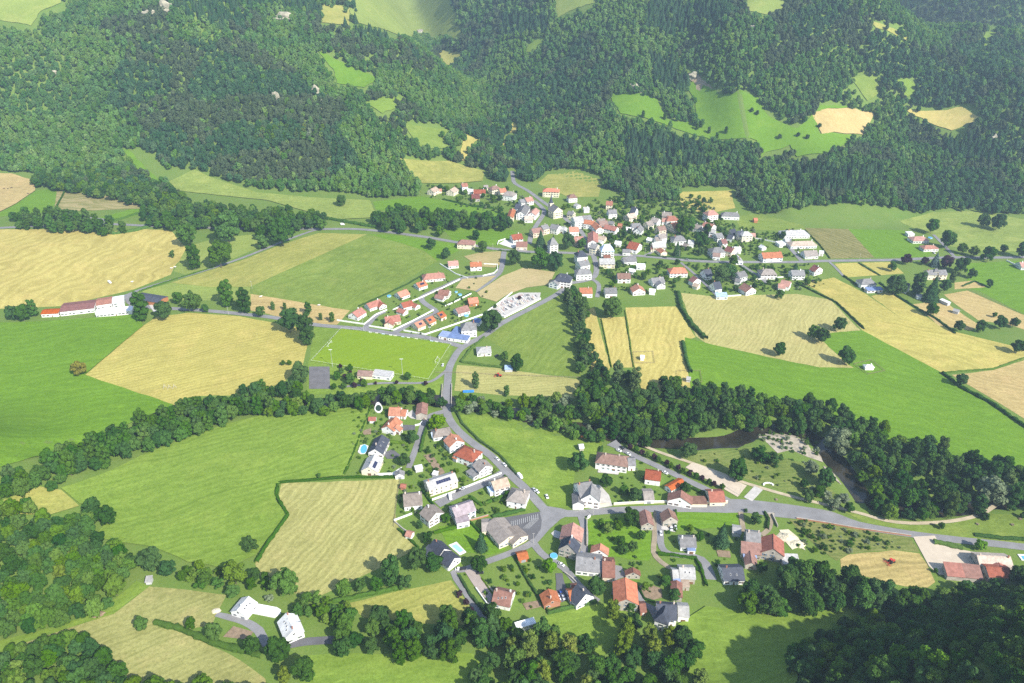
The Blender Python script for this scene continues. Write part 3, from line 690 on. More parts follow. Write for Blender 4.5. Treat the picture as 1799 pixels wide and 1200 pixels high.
YARDS = [
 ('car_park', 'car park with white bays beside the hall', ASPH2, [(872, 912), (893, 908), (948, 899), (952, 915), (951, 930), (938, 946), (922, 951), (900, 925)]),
 ('paved_yard', 'asphalt square at the lower road junction', ASPH, [(938, 880), (960, 889), (985, 893), (1010, 900), (985, 912), (965, 930), (952, 945), (940, 958), (930, 958), (950, 930), (953, 905)]),
 ('sports_court', 'cracked grey sports court beside the pitch', surf('court_asphalt', (.155, .148, .152), var=.22, scale=.2), [(543, 644), (579, 644), (580, 683), (543, 683)]),
 ('petanque_court', 'pale sand court beside the riverside path', PETAN, [(1204, 821), (1216, 813), (1230, 817), (1312, 853), (1296, 873)]),
 ('paved_yard', 'grey paved court of the big slate mansion', PALE, [(1042, 850), (1055, 853), (1070, 870), (1076, 889), (1050, 893), (1040, 880)]),
 ('gravel_yard', 'pale gravel yard of the red-roofed farm', PETAN, [(1604, 943), (1642, 941), (1650, 955), (1690, 966), (1712, 970), (1722, 985), (1700, 1012), (1650, 1010), (1632, 995)]),
 ('gravel_drive', 'pale pink gravel drive above the brown-red house', PINKG, [(816, 1003), (834, 998), (850, 1022), (866, 1035), (862, 1062), (832, 1028)]),
 ('gravel_yard', 'pale yard of the hall crossroads house', PALE, [(968, 937), (975, 931), (992, 938), (988, 948), (974, 944)]),
 ('paved_yard', 'asphalt yard around the orange barn', ASPH, [(1078, 992), (1092, 995), (1100, 1013), (1084, 1018), (1082, 1040), (1074, 1045), (1078, 1015)]),
 ('paved_yard', 'grey drive right of the orange barn', ASPH, [(1112, 1028), (1120, 1035), (1134, 1058), (1155, 1068), (1150, 1092), (1140, 1072), (1118, 1052)]),
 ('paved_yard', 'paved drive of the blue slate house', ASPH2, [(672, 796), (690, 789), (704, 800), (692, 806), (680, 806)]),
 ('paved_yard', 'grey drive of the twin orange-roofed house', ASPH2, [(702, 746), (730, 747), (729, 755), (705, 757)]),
 ('paved_yard', 'pale drive between barn and orange house', PALE, [(713, 728), (724, 720), (735, 732), (744, 735), (740, 738), (722, 735)]),
 ('paved_yard', 'white curved paving below the blue slate house', surf('white_paving', (.66, .64, .6), var=.08), [(655, 832), (690, 830), (706, 820), (707, 824), (692, 835), (656, 836)]),
 ('sand_heap_area', 'pale sand spread beside the stone barn', surf('pale_sand', (.62, .55, .40), var=.16, scale=.2), [(1369, 931), (1385, 930), (1402, 944), (1410, 958), (1415, 967), (1402, 960), (1392, 966), (1380, 952)]),
 ('gravel_yard', 'white yard in front of the red-roofed corner houses', surf('white_yard', (.62, .6, .55), var=.1), [(876, 428), (888, 421), (905, 426), (912, 432), (900, 436)]),
 ('building_plot', 'straw-dry building plot inside the estate loop', field_mat('dry_plot', (.36, .29, .13), (.44, .36, .18), 30, 5, .4, .5), [(812, 490), (845, 487), (872, 484), (836, 511), (800, 506)]),
 ('building_plot', 'straw-dry building plot beside the cemetery', field_mat('dry_plot', (.38, .31, .14), (.46, .38, .19), 30, 5, .4, .5), [(838, 514), (882, 485), (920, 470), (975, 478), (965, 500), (925, 505), (890, 518), (872, 530), (845, 522)]),
 ('building_plot', 'mottled dry plot beside the main road junction', field_mat('dry_plot', (.28, .25, .1), (.38, .31, .14), 30, 5, .4, .8), [(815, 450), (845, 443), (880, 441), (878, 465), (868, 470), (840, 468)]),
 ('gravel_yard', 'pale gravel cemetery ground', PALE, [(862, 545), (888, 524), (912, 514), (950, 514), (948, 524), (918, 540), (885, 556)]),
 ('vegetable_bed', 'brown vegetable bed with green rows', SOIL, [(1258, 966), (1282, 968), (1284, 980), (1262, 978)]),
 ('vegetable_bed', 'rounded bare soil plot beside the orange barn', SOIL, [(1120, 1030), (1140, 1026), (1162, 1034), (1164, 1050), (1140, 1056), (1128, 1044)]),
 ('vegetable_bed', 'tilled bed below the brown-red house', SOIL, [(918, 1060), (945, 1055), (952, 1066), (925, 1072)]),
 ('vegetable_bed', 'striped kitchen garden of the white-walled farm', SOIL, [(392, 1119), (410, 1100), (445, 1110), (438, 1124)]),
 ('paved_yard', 'asphalt forecourt of the factory', ASPH, [(218, 518), (235, 512), (236, 530), (228, 536), (222, 532)]),
 ('paved_yard', 'pale yard between factory and dark barn', PALE, [(262, 536), (290, 533), (296, 545), (270, 548)]),
 ('vegetable_bed', 'brown kitchen garden behind the brown terrace', SOIL, [(744, 800), (758, 797), (782, 830), (772, 836)]),
 ('vegetable_bed', 'small brown bed beside the red garden shed', SOIL, [(637, 757), (652, 752), (652, 763), (638, 764)]),
 ('gravel_yard', 'littered grey yard beside the brown gabled shed', PALE, [(1161, 913), (1178, 916), (1190, 922), (1186, 935), (1162, 930)]),
 ('terrace', 'paved terrace around the villa pool', PALE, [(1052, 816), (1075, 818), (1090, 826), (1086, 834), (1050, 830)]),
]
for nm, lab, mt, pts in YARDS:
    drape(nm, px_poly(pts), mt, .12, lab)
# terraced garden rows at the left
tg = drape('terraced_garden', px_poly([(100, 334), (270, 354), (255, 366), (95, 372)]), field_mat('terrace_mat', (.20, .20, .06), (.36, .30, .14), -6, 13, 1.2, .4), .05, 'striped terraced garden below the left forest')
# pitch
PITCH_PX = [(600, 577), (792.5, 604.6), (752.5, 667.4), (546.7, 634.7)]
PITCH = px_poly(PITCH_PX)
drape('football_pitch', PITCH, field_mat('pitch_turf', (.165, .262, .012), (.195, .285, .018), 40, 7, .25, .3), .13, 'mown green football pitch')
# road paint
def dashes(name, pts, label, w=.16, on=3.0, off=9.0):
    mb = MB()
    P = [Vector(hit(u, v)) for u, v in pts]
    for a, b in zip(P[:-1], P[1:]):
        L = (b - a).length
        d = (b - a).normalized()
        n = Vector((-d.y, d.x, 0)).normalized() * w / 2
        t = 0
        while t + on < L:
            q = [a + d * t + n, a + d * t - n, a + d * (t + on) - n, a + d * (t + on) + n]
            mb.add([(k.x, k.y, k.z + .44) for k in q], [(0, 1, 2, 3)])
            t += on + off
    tag(link(name, mb.mesh(name, WHITEP)), label, kind='structure')
dashes('road_markings', [(1042, 447), (1120, 449), (1217, 458), (1340, 460), (1455, 458), (1620, 454)], 'dashed centre line of the main road')
mb = MB()
for k in range(14):
    a = Vector(hit(898 + k * 3.6, 921 - k * 1.05))
    mb.box(a.x - .07, a.x + .07, a.y - 2.3, a.y + 2.3, .44, .444)
for k in range(9):
    a = Vector(hit(925 + k * 2.0, 928 - k * 2.0))
    mb.box(a.x - 2.2, a.x + 2.2, a.y - .07, a.y + .07, .44, .444)
tag(link('parking_bay_markings', mb.mesh('parking_bay_markings', WHITEP)), 'white bay lines of the hall car park', kind='structure')
# ------------------------------------------------------------------ buildings
ROOF = {'orange': (.40, .135, .055), 'red': (.32, .10, .06), 'pink': (.38, .175, .125), 'brown': (.235, .135, .10), 'maroon': (.20, .072, .06), 'grey': (.205, .20, .20),
        'lightgrey': (.40, .39, .375), 'slate': (.062, .07, .095), 'beige': (.46, .36, .275), 'blue': (.16, .23, .42), 'palegrey': (.60, .60, .59), 'mauve': (.34, .28, .30), 'greybrown': (.265, .225, .195),
        'white': (.80, .80, .80), 'bright': (.46, .115, .03), 'redbrown': (.25, .115, .082), 'skyblue': (.40, .52, .70)}
ROOFW = {'orange': 'orange tiled', 'red': 'red tiled', 'pink': 'pinkish tiled', 'brown': 'brown', 'maroon': 'dark red', 'grey': 'grey', 'lightgrey': 'light grey', 'slate': 'dark slate',
         'beige': 'beige', 'blue': 'blue', 'palegrey': 'pale grey', 'mauve': 'mauve-grey', 'greybrown': 'grey-brown', 'white': 'white', 'bright': 'bright orange', 'redbrown': 'red-brown', 'skyblue': 'pale blue'}
WALL = {'white': (.84, .83, .80), 'cream': (.78, .70, .52), 'stone': (.44, .40, .34), 'beige': (.66, .55, .42), 'brick': (.42, .20, .12), 'wood': (.40, .17, .07), 'blueshade': (.60, .66, .75), 'grey': (.5, .5, .5)}
WALLW = {'white': 'white', 'cream': 'cream', 'stone': 'stone', 'beige': 'beige', 'brick': 'brick', 'wood': 'timber', 'blueshade': 'pale blue', 'grey': 'grey'}
RM = {k: roof_mat('roof_' + k, v) for k, v in ROOF.items()}
WM = {k: surf('wall_' + k, v, .85, .2, .10 if k != 'stone' else .3, .35) for k, v in WALL.items()}
FRAME = surf('window_frame_paint', (.72, .70, .66), var=.08)
SHUT = [surf('shutter_brown', (.16, .08, .05)), surf('shutter_blue', (.16, .24, .36)), surf('shutter_green', (.08, .15, .10)), surf('shutter_grey', (.45, .45, .45))]
m, nt, out = new_mat('window_glass')
bsdf(nt, out, (.025, .03, .04), .08, .6)
GLASS = m
m, nt, out = new_mat('solar_panel')
bsdf(nt, out, (.02, .025, .07), .15, .6)
SOLAR = m
CHIM = surf('chimney_render', (.62, .52, .44), var=.2)
CHIMB = surf('chimney_brick', (.36, .17, .11), var=.2)
DOOR = [surf('door_brown', (.20, .11, .06)), surf('door_white', (.7, .7, .68)), surf('door_grey', (.3, .31, .33))]

def win_mesh(shut):
    b = MB()
    b.box(-.62, .62, -.06, .0, 0, 1.35, 0)          # frame proud of the wall
    b.box(-.53, -.03, -.075, -.06, .08, 1.27, 1)
    b.box(.03, .53, -.075, -.06, .08, 1.27, 1)
    if shut is not None:
        for s in (-1, 1):
            b.box(s * .93 - .28, s * .93 + .28, -.09, -.02, .02, 1.33, 2)
    return b.mesh('window', [FRAME, GLASS] + ([SHUT[shut]] if shut is not None else []))
WINS = [win_mesh(None), win_mesh(0), win_mesh(1), win_mesh(2), win_mesh(3)]
def door_mesh(k, w, h):
    b = MB()
    b.box(-w / 2, w / 2, -.05, .0, 0, h, 0)
    b.box(-w / 2 + .1, w / 2 - .1, -.09, -.05, .05, h - .1, 1)
    return b.mesh('door', [FRAME, DOOR[k]])
DOORS = [door_mesh(0, 1.1, 2.15), door_mesh(1, 1.1, 2.15), door_mesh(2, 2.6, 2.2), door_mesh(0, 2.6, 2.2), door_mesh(1, 2.5, 2.2)]
def chim_mesh(mat):
    b = MB()
    b.box(-.38, .38, -.3, .3, -1.2, 1.25)
    b.box(-.46, .46, -.38, .38, 1.25, 1.4)
    b.box(-.2, .2, -.16, .16, 1.4, 1.6)
    return b.mesh('chimney', mat)
CHIMS = [chim_mesh(CHIM), chim_mesh(WM['white']), chim_mesh(CHIMB)]
b = MB(); b.box(-.4, .4, -.55, .55, 0, .12, 0); b.box(-.32, .32, -.47, .47, .12, .14, 1)
SKYL = b.mesh('skylight', [FRAME, GLASS])

WINDOWS = {'A': (500, 440, 4.495), 'B': (740, 300, 5.997), 'C': (1000, 320, 5.997), 'D': (1200, 340, 5.997), 'E': (1400, 380, 4.509), 'F': (600, 690, 5.997), 'G': (690, 800, 5.997),
           'H': (980, 760, 5.606), 'I': (940, 880, 5.997), 'J': (1120, 860, 5.997), 'K': (1399, 860, 4.495), 'L': (740, 940, 3.598), 'M': (340, 980, 4.4975), 'N': (0, 480, 4.4975),
           'R': (1600, 940, 9.04), 'X': (0, 0, 1.0), 'S': (800, 480, 3.598)}
def Z(w, x, y):
    x0, y0, s = WINDOWS[w]
    return x0 + x / s, y0 + y / s

FOOTPRINTS = []       # (x, y, radius) of what stands on the ground, so that garden plants keep clear
def under(o, p):
    """make o a sub-part of part p without moving it"""
    o.parent = p
    o.matrix_parent_inverse = p.matrix_basis.inverted()
    return o

def wing(root, org, w, g, roofc, wallc, detail=True, chim=None, nwin=True):
    """one roofed block: walls, roof, windows, chimneys as parts of root. g = ridge ends (px), width, eave, kind, pitch"""
    x1, y1, x2, y2, W, eave = g[:6]
    kind = g[6] if len(g) > 6 else 'g'
    pitch = math.radians(g[7] if len(g) > 7 else {'g': 32, 'h': 32, 'f': 3, 'm': 14}[kind])
    roofc = g[8] if len(g) > 8 else roofc
    big = w in 'BCD'
    W, eave = W * (1.3 if big else 1.17), eave * (1.3 if big else 1.16)
    hr = eave + W / 2 * math.tan(pitch)
    if kind == 'm': hr = eave + W * math.tan(pitch)
    a = Vector(at_height(*Z(w, x1, y1), hr))
    c = Vector(at_height(*Z(w, x2, y2), hr))
    d = c - a
    L = max(d.length, 1.0)
    d.normalize()
    if kind == 'h': L += W * .72
    elif big: L *= 1.1
    L = max(L, 3.0)
    mid = (a + c) / 2
    if kind == 'm':      # ridge is the high back edge; body in front of it
        n = Vector((-d.y, d.x))
        if n.y > 0: n = -n
        mid = mid + n * W / 2
    zg = H(mid.x, mid.y)
    ang = math.atan2(d.y, d.x)
    FOOTPRINTS.append((mid.x, mid.y, math.hypot(L, W) / 2))
    ov, og, th = .45, .35, .22
    if kind == 'h': og = ov
    l2, w2 = L / 2, W / 2
    loc = (mid.x - org.x, mid.y - org.y, zg - org.z)
    if kind == 'm' and Vector((-d.y, d.x)).y < 0:
        ang += math.pi
    # ---- walls
    wv = [(-l2, -w2, -1.2), (l2, -w2, -1.2), (l2, w2, -1.2), (-l2, w2, -1.2), (-l2, -w2, eave), (l2, -w2, eave), (l2, w2, eave), (-l2, w2, eave)]
    wf = [(0, 1, 5, 4), (2, 3, 7, 6)]
    if kind == 'g':
        wv += [(-l2, 0, hr - .05), (l2, 0, hr - .05)]
        wf += [(1, 2, 6, 9, 5), (3, 0, 4, 8, 7)]
    elif kind == 'm':
        wv[6] = (l2, w2, hr - .05); wv[7] = (-l2, w2, hr - .05)
        wf += [(1, 2, 6, 5), (3, 0, 4, 7)]
    else:
        wf += [(1, 2, 6, 5), (3, 0, 4, 7)]
        if kind == 'f': wf += [(4, 5, 6, 7)]
    wo = link('wall', mesh('wall', wv, wf, WM[wallc]), root, loc, ang)
    # ---- roof slabs
    rb = MB()
    tp = math.tan(pitch)
    def slab(top):
        n = len(top)
        vs = [(x, y, z + th) for x, y, z in top] + [(x, y, z - .02) for x, y, z in top]
        rb.add(vs, [tuple(range(n)), tuple(range(2 * n - 1, n - 1, -1))] + [(k, n + k, n + (k + 1) % n, (k + 1) % n) for k in range(n)])
    ze = eave - ov * tp
    if kind == 'g':
        for s in (-1, 1):
            q = [(-l2 - og, s * (w2 + ov), ze), (l2 + og, s * (w2 + ov), ze), (l2 + og, 0, hr), (-l2 - og, 0, hr)]
            slab(q if s < 0 else q[::-1])
        rb.box(-l2 - og, l2 + og, -.16, .16, hr + th - .1, hr + th + .08)     # ridge tiles
    elif kind == 'm':
        slab([(-l2 - og, -w2 - ov, ze), (l2 + og, -w2 - ov, ze), (l2 + og, w2 + .2, hr + .2 * tp), (-l2 - og, w2 + .2, hr + .2 * tp)])
    elif kind == 'f':
        slab([(-l2 - .25, -w2 - .25, eave + .03), (l2 + .25, -w2 - .25, eave + .03), (l2 + .25, w2 + .25, eave + .03 + W * tp), (-l2 - .25, w2 + .25, eave + .03 + W * tp)])
    else:
        rl = max(.15, l2 - w2 * .75)
        A = [(-l2 - ov, -w2 - ov, ze), (l2 + ov, -w2 - ov, ze), (l2 + ov, w2 + ov, ze), (-l2 - ov, w2 + ov, ze)]
        p, q = (-rl, 0, hr), (rl, 0, hr)
        for poly in ([A[0], A[1], q, p], [A[1], A[2], q], [A[2], A[3], p, q], [A[3], A[0], p]):
            slab(poly)
    ro = link('roof', rb.mesh('roof', RM[roofc]), root, loc, ang)
    # ---- windows and doors on the walls that face the camera side
    ca, sa = math.cos(ang), math.sin(ang)
    tocam = Vector((-mid.x, -mid.y)).normalized()
    style = rng.choice(WINS)
    first = True
    if nwin and eave >= 2.2:
        for side in range(4):
            nl = [(0, -1), (1, 0), (0, 1), (-1, 0)][side]
            nw = Vector((nl[0] * ca - nl[1] * sa, nl[0] * sa + nl[1] * ca))
            if nw.dot(tocam) < .12: continue
            ln = L if side in (0, 2) else W
            off = w2 if side in (0, 2) else l2
            rz = ang + [0, math.pi / 2, math.pi, -math.pi / 2][side]
            storeys = max(1, int((eave + .5) / 2.6))
            n = max(1, int((ln - 1.2) / 3.1))
            for st in range(storeys):
                zb = .95 + st * 2.65
                if zb + 1.4 > eave + (.2 if side in (1, 3) and kind == 'g' else 0): break
                for k in range(n):
                    t = (k + .5) / n * ln - ln / 2
                    px, py = {0: (t, -off), 1: (off, t), 2: (-t, off), 3: (-off, -t)}[side]
                    lx, ly = px * ca - py * sa + loc[0], px * sa + py * ca + loc[1]
                    if st == 0 and first and k == n // 2:
                        dm = DOORS[rng.randrange(2)] if rng.random() < .6 else DOORS[rng.randrange(2, 5)]
                        link('door', dm, root, (lx, ly, loc[2] + .02), rz)
                        first = False
                    elif rng.random() < .9:
                        link('window', style, root, (lx, ly, loc[2] + zb), rz)
            if side in (1, 3) and kind == 'g' and hr - eave > 2.3:
                px, py = (off, 0) if side == 1 else (-off, 0)
                link('window', WINS[0], root, (px * ca - py * sa + loc[0], px * sa + py * ca + loc[1], loc[2] + eave + .25), rz)
    # ---- chimneys
    if chim is None: chim = 1 if detail and L > 7 and kind in 'gh' else 0
    for k in range(chim):
        t = ((-1) ** k) * (l2 - 1.0 if kind == 'g' else max(.2, l2 - w2)) * (.95 if k < 2 else 0) if chim > 1 else rng.choice([-.7, .5, .8]) * (l2 - 1)
        py = rng.choice([0, .6, -.6])
        o = link('chimney', CHIMS[rng.randrange(3)], root, (t * ca - py * sa + loc[0], t * sa + py * ca + loc[1], loc[2] + hr + .1), ang)
        under(o, ro)
    return dict(mid=mid, ang=ang, L=L, W=W, hr=hr, eave=eave, pitch=pitch, loc=loc, roof=ro)

def on_roof(root, info, s, t, dz=.0):
    """local place on a roof slope: s along the ridge (-1..1), t from ridge (0) to eave (1, sign = side facing -y)"""
    side = -1
    c, sn = math.cos(info['ang']), math.sin(info['ang'])
    if Vector((sn, -c)).dot(Vector((-info['mid'].x, -info['mid'].y))) < 0: side = 1
    px, py = s * info['L'] / 2, side * t * info['W'] / 2
    z = info['hr'] - t * info['W'] / 2 * math.tan(info['pitch']) + .24 + dz
    l = info['loc']
    return (px * c - py * sn + l[0], px * sn + py * c + l[1], l[2] + z), side

def roof_item(root, info, me, name, s, t):
    p, side = on_roof(root, info, s, t)
    o = link(name, me, root, p)
    o.rotation_euler = (Matrix.Rotation(info['ang'], 3, 'Z') @ Matrix.Rotation(-side * info['pitch'], 3, 'X')).to_euler()
    return under(o, info['roof'])

def building(w, wings, roofc, wallc, where, name='house', cat='house', solar=0, sky=0, chim=None, label=None, nwin=True):
    c = [at_height(*Z(w, (g[0] + g[2]) / 2, (g[1] + g[3]) / 2), g[5] + 1.5) for g in wings[:1]][0]
    org = Vector((c[0], c[1], H(*c)))
    root = bpy.data.objects.new(name, None)
    COL.objects.link(root)
    root.location = org
    root.empty_display_size = 1
    infos = []
    for k, g in enumerate(wings):
        infos.append(wing(root, org, w, g, roofc, wallc, chim=(chim if k == 0 else 0), nwin=nwin))
    if solar:
        i = infos[0]
        b = MB()
        for k in range(solar):
            for r in range(2):
                b.box(k * 1.7 - solar * .85, k * 1.7 - solar * .85 + 1.6, -1.15 + r * 1.2, r * 1.2, 0, .08)
        roof_item(root, i, b.mesh('solar_panel', SOLAR), 'solar_panel', rng.choice([-.25, .1, .3]), .5)
    for k in range(sky):
        roof_item(root, infos[0], SKYL, 'skylight', -.6 + 1.2 * (k + .5) / sky, rng.uniform(.35, .6))
    kw = {'g': 'gabled', 'h': 'hipped', 'f': 'flat', 'm': 'lean-to'}[wings[0][6] if len(wings[0]) > 6 else 'g']
    tag(root, label or f"{WALLW[wallc]} {cat} with {ROOFW[roofc]} {kw} roof {where}", cat)
    return root, infos

# window letter, wings [(ridge x1, y1, x2, y2, width, eave, kind, pitch, roof)], roof, wall, where, options
B = []
def b_(w, wings, roofc, wallc, where, **k): B.append((w, wings, roofc, wallc, where, k))
# --- new housing estate
b_('A', [(1290, 84, 1368, 78, 9, 3)], 'pink', 'white', 'at the top end of the estate loop')
b_('A', [(1465, 92, 1553, 88, 8.5, 4.6)], 'orange', 'white', 'beside the mottled dry building plot')
b_('A', [(1122, 182, 1228, 172, 10.5, 2.9, 'h')], 'pink', 'white', 'second from the top of the estate')
b_('A', [(1038, 256, 1106, 235, 9, 3)], 'orange', 'white', 'with dark solar panels above the estate crossing', solar=3)
b_('A', [(890, 330, 962, 304, 9.5, 3)], 'orange', 'white', 'with a round blue pool on its left')
b_('A', [(648, 418, 750, 384, 9, 3), (735, 395, 775, 420, 7, 2.7)], 'red', 'white', 'at the end of the estate cul-de-sac')
b_('A', [(535, 490, 604, 448, 10, 3.2)], 'red', 'white', 'nearest the tan strip at the estate corner', sky=1)
b_('A', [(922, 413, 1005, 393, 8.5, 3.4), (900, 452, 955, 470, 6, 2.5), (1010, 410, 1050, 425, 6, 2.5)], 'red', 'white', 'in the middle of the estate')
b_('A', [(790, 524, 905, 506, 10, 3), (848, 520, 818, 566, 7, 2.8)], 'red', 'cream', 'between the cul-de-sac and the pitch street')
b_('A', [(1222, 306, 1302, 314, 9, 3.4), (1195, 345, 1262, 358, 6, 2.5)], 'redbrown', 'white', 'with round pools in its garden')
b_('A', [(1448, 376, 1522, 367, 9, 3.2)], 'bright', 'wood', 'beside the cemetery wall')
b_('A', [(1350, 456, 1442, 431, 9.5, 3)], 'redbrown', 'white', 'with a round pool below the timber chalet')
b_('A', [(1205, 496, 1246, 476, 9, 3)], 'orange', 'cream', 'rightmost of three alike small ones with solar panels', solar=2, chim=0)
b_('A', [(1113, 538, 1166, 514, 9, 3)], 'orange', 'cream', 'middle one of three alike with solar panels', solar=2, chim=0)
b_('A', [(1026, 572, 1086, 548, 9, 3)], 'orange', 'cream', 'leftmost of three alike with solar panels', solar=2, chim=0)
b_('A', [(1232, 652, 1300, 664, 8, 2.8, 'f'), (1335, 622, 1395, 632, 10, 3, 'f'), (1300, 668, 1455, 690, 7, 2.8, 'f'), (1490, 545, 1548, 555, 7, 3, 'f')], 'blue', 'white', 'beside the pitch corner', name='village_hall', cat='hall', label='low white hall with flat blue roofs beside the pitch corner')
b_('A', [(1432, 563, 1472, 561, 11, 6.6, 'h', 38)], 'grey', 'white', 'standing tall behind the blue flat roofs')
b_('A', [(1553, 764, 1592, 762, 9.5, 2.9, 'h', 25)], 'lightgrey', 'white', 'alone in the garden right of the pitch road')
b_('A', [(1740, 905, 1799, 905, 4, 2.4, 'm')], 'skyblue', 'grey', '', name='garden_shed', cat='shed', label='pale blue metal shed under a round tree beside the mown field', nwin=False)
b_('A', [(582, 944, 696, 950, 7, 3)], 'brown', 'cream', 'brown half of the changing rooms', name='pavilion', cat='pavilion', label='long low cream changing room with brown roof below the pitch', chim=0)
b_('A', [(702, 958, 848, 976, 7, 3.2, 'f')], 'lightgrey', 'white', '', name='pavilion', cat='pavilion', label='white club house with pale flat roof below the pitch')
# --- upper village
b_('B', [(98, 190, 152, 166, 9, 4)], 'beige', 'cream', 'leftmost of the upper row')
b_('B', [(178, 190, 212, 188, 5, 2.6)], 'orange', 'beige', 'between the two cream gabled houses', name='garage', cat='garage')
b_('B', [(305, 195, 352, 168, 9, 4)], 'beige', 'cream', 'second of the upper row')
b_('B', [(426, 132, 480, 127, 8, 5)], 'pink', 'white', 'highest of the upper row')
b_('B', [(558, 197, 670, 195, 9, 4)], 'red', 'cream', 'in the middle of the upper row')
b_('B', [(535, 246, 610, 244, 10, 3.4)], 'maroon', 'stone', 'in front of the upper row', name='barn', cat='barn')
b_('B', [(750, 160, 790, 152, 8.5, 6, 'h')], 'brown', 'cream', 'behind the orange one of the upper row')
b_('B', [(825, 187, 885, 181, 9, 5.8)], 'orange', 'cream', 'near the mouth of the side valley')
b_('B', [(905, 210, 950, 216, 11, 5.5, 'h')], 'greybrown', 'white', 'at the right end of the upper row')
b_('B', [(1095, 283, 1160, 271, 9, 4.5), (1040, 300, 1078, 295, 8, 4, 'g', 32, 'grey')], 'pink', 'white', 'left of the church lane')
b_('B', [(1098, 350, 1052, 424, 9.5, 6), (1000, 345, 1052, 350, 9, 4.5, 'g', 35, 'slate')], 'grey', 'white', 'farm beside the church lane')
b_('B', [(962, 396, 936, 470, 6, 5)], 'orange', 'cream', 'narrow one left of the grey farm')
b_('B', [(1095, 474, 1172, 476, 8, 3)], 'beige', 'white', 'low one below the grey farm')
b_('B', [(1205, 390, 1165, 434, 8, 5)], 'pink', 'white', 'nearest the church on the left')
b_('B', [(1320, 181, 1420, 185, 10, 6, 'h', 25)], 'bright', 'cream', 'chalet above the church')
b_('B', [(1575, 246, 1605, 244, 8.5, 5, 'h')], 'brown', 'white', 'right of the chalet above the church')
b_('B', [(1630, 338, 1660, 350, 6, 2.6)], 'lightgrey', 'white', 'below the brown hipped house', name='garden_shed', cat='shed')
b_('B', [(1712, 384, 1762, 382, 6, 3)], 'lightgrey', 'white', 'square in the garden behind the white terrace', name='garden_shed', cat='shed')
b_('B', [(1380, 558, 1452, 574, 9, 5)], 'grey', 'white', 'facing the church square')
b_('B', [(1265, 576, 1322, 561, 8.5, 5.5), (1165, 610, 1255, 596, 9, 5, 'g', 30, 'redbrown')], 'grey', 'beige', 'corner building below the church square')
b_('B', [(955, 672, 1050, 660, 10, 4)], 'red', 'white', 'behind the white yard')
b_('B', [(1008, 744, 1112, 746, 9, 3.6)], 'redbrown', 'beige', 'right beside the white yard')
b_('B', [(425, 722, 525, 727, 9, 4.4, 'h')], 'redbrown', 'cream', 'alone in the meadow beside the main road', name='barn', cat='barn', chim=0)
b_('B', [(1378, 702, 1398, 700, 8, 8, 'h', 52)], 'grey', 'white', 'tall tower-like one among dark conifers', chim=0)
b_('B', [(1615, 692, 1700, 690, 8, 5)], 'pink', 'cream', 'beside dark trees on the village street')
b_('B', [(1462, 1078, 1538, 1086, 10, 6, 'h', 42), (1395, 1160, 1450, 1120, 8, 4, 'g', 30, 'grey')], 'slate', 'white', 'by the road bend above the cemetery meadow', sky=2)
b_('X', [(1029, 309, 1033, 309, 1, .1)], 'grey', 'white', 'x') if False else None
# --- village centre
b_('C', [(45, 366, 128, 356, 10, 7.4)], 'lightgrey', 'white', 'left half of the tall white terrace')
b_('C', [(132, 355, 220, 345, 10, 6.8)], 'grey', 'white', 'right half of the tall white terrace')
b_('C', [(168, 394, 262, 404, 8, 5.2)], 'orange', 'white', 'in front of the tall white terrace')
b_('C', [(268, 418, 322, 470, 7.5, 4.6)], 'orange', 'white', 'slanting at the end of the orange row')
b_('C', [(318, 410, 395, 404, 9, 4.6)], 'brown', 'stone', 'behind the slanting orange roof')
b_('C', [(388, 446, 500, 470, 8, 4.2)], 'red', 'white', 'long one at the right end of the terrace')
b_('C', [(4, 472, 92, 470, 9, 5.6)], 'bright', 'white', 'at the village street corner', sky=1)
b_('C', [(150, 262, 205, 260, 6, 3)], 'white', 'white', 'in the lawn above the village centre', name='garden_shed', cat='shed')
b_('C', [(395, 197, 455, 200, 9, 4.6)], 'pink', 'cream', 'topmost of the village centre')
b_('C', [(413, 288, 492, 285, 9, 5)], 'grey', 'white', 'below the topmost pinkish house')
b_('C', [(662, 258, 710, 268, 8, 4, 'g', 48)], 'slate', 'white', 'steep gable below the conifers')
b_('C', [(610, 338, 682, 322, 9, 4)], 'beige', 'cream', 'in front of the steep slate gable')
b_('C', [(662, 432, 742, 430, 8.5, 4)], 'grey', 'white', 'amid central gardens')
b_('C', [(750, 446, 722, 482, 7, 4, 'g', 45)], 'grey', 'white', 'with steep gable amid central gardens')
b_('C', [(882, 368, 946, 382, 9, 5)], 'greybrown', 'white', 'left of the pink hipped roof')
b_('C', [(812, 417, 866, 406, 8, 4)], 'greybrown', 'cream', 'low one left of the pink hipped roof')
b_('C', [(985, 312, 1075, 316, 8, 3.4)], 'greybrown', 'stone', 'behind the pink hipped roof', name='barn', cat='barn')
b_('C', [(1050, 356, 1108, 352, 10, 5, 'h'), (985, 378, 1035, 382, 7, 3.6)], 'pink', 'white', 'at the upper end of the steep lane')
b_('C', [(1075, 430, 1132, 419, 11, 4.6)], 'orange', 'cream', 'beside the steep lane')
b_('C', [(932, 466, 1000, 456, 8, 5)], 'brown', 'beige', 'left of the steep lane')
b_('C', [(938, 546, 1000, 536, 9, 5), (905, 580, 960, 575, 7, 3.5)], 'greybrown', 'white', 'half way down the steep lane')
b_('C', [(1128, 562, 1182, 560, 10, 5, 'h')], 'grey', 'white', 'square one right of the steep lane')
b_('C', [(1258, 606, 1312, 610, 8, 3.4)], 'lightgrey', 'white', 'right of the square grey hipped house')
b_('C', [(645, 622, 738, 642, 13, 4), (568, 704, 640, 706, 7, 3, 'g', 25, 'grey')], 'red', 'white', 'large one on the main road')
b_('C', [(372, 652, 428, 650, 9, 6.4, 'h', 46)], 'skyblue', 'white', 'mansard-like one at the main crossroads')
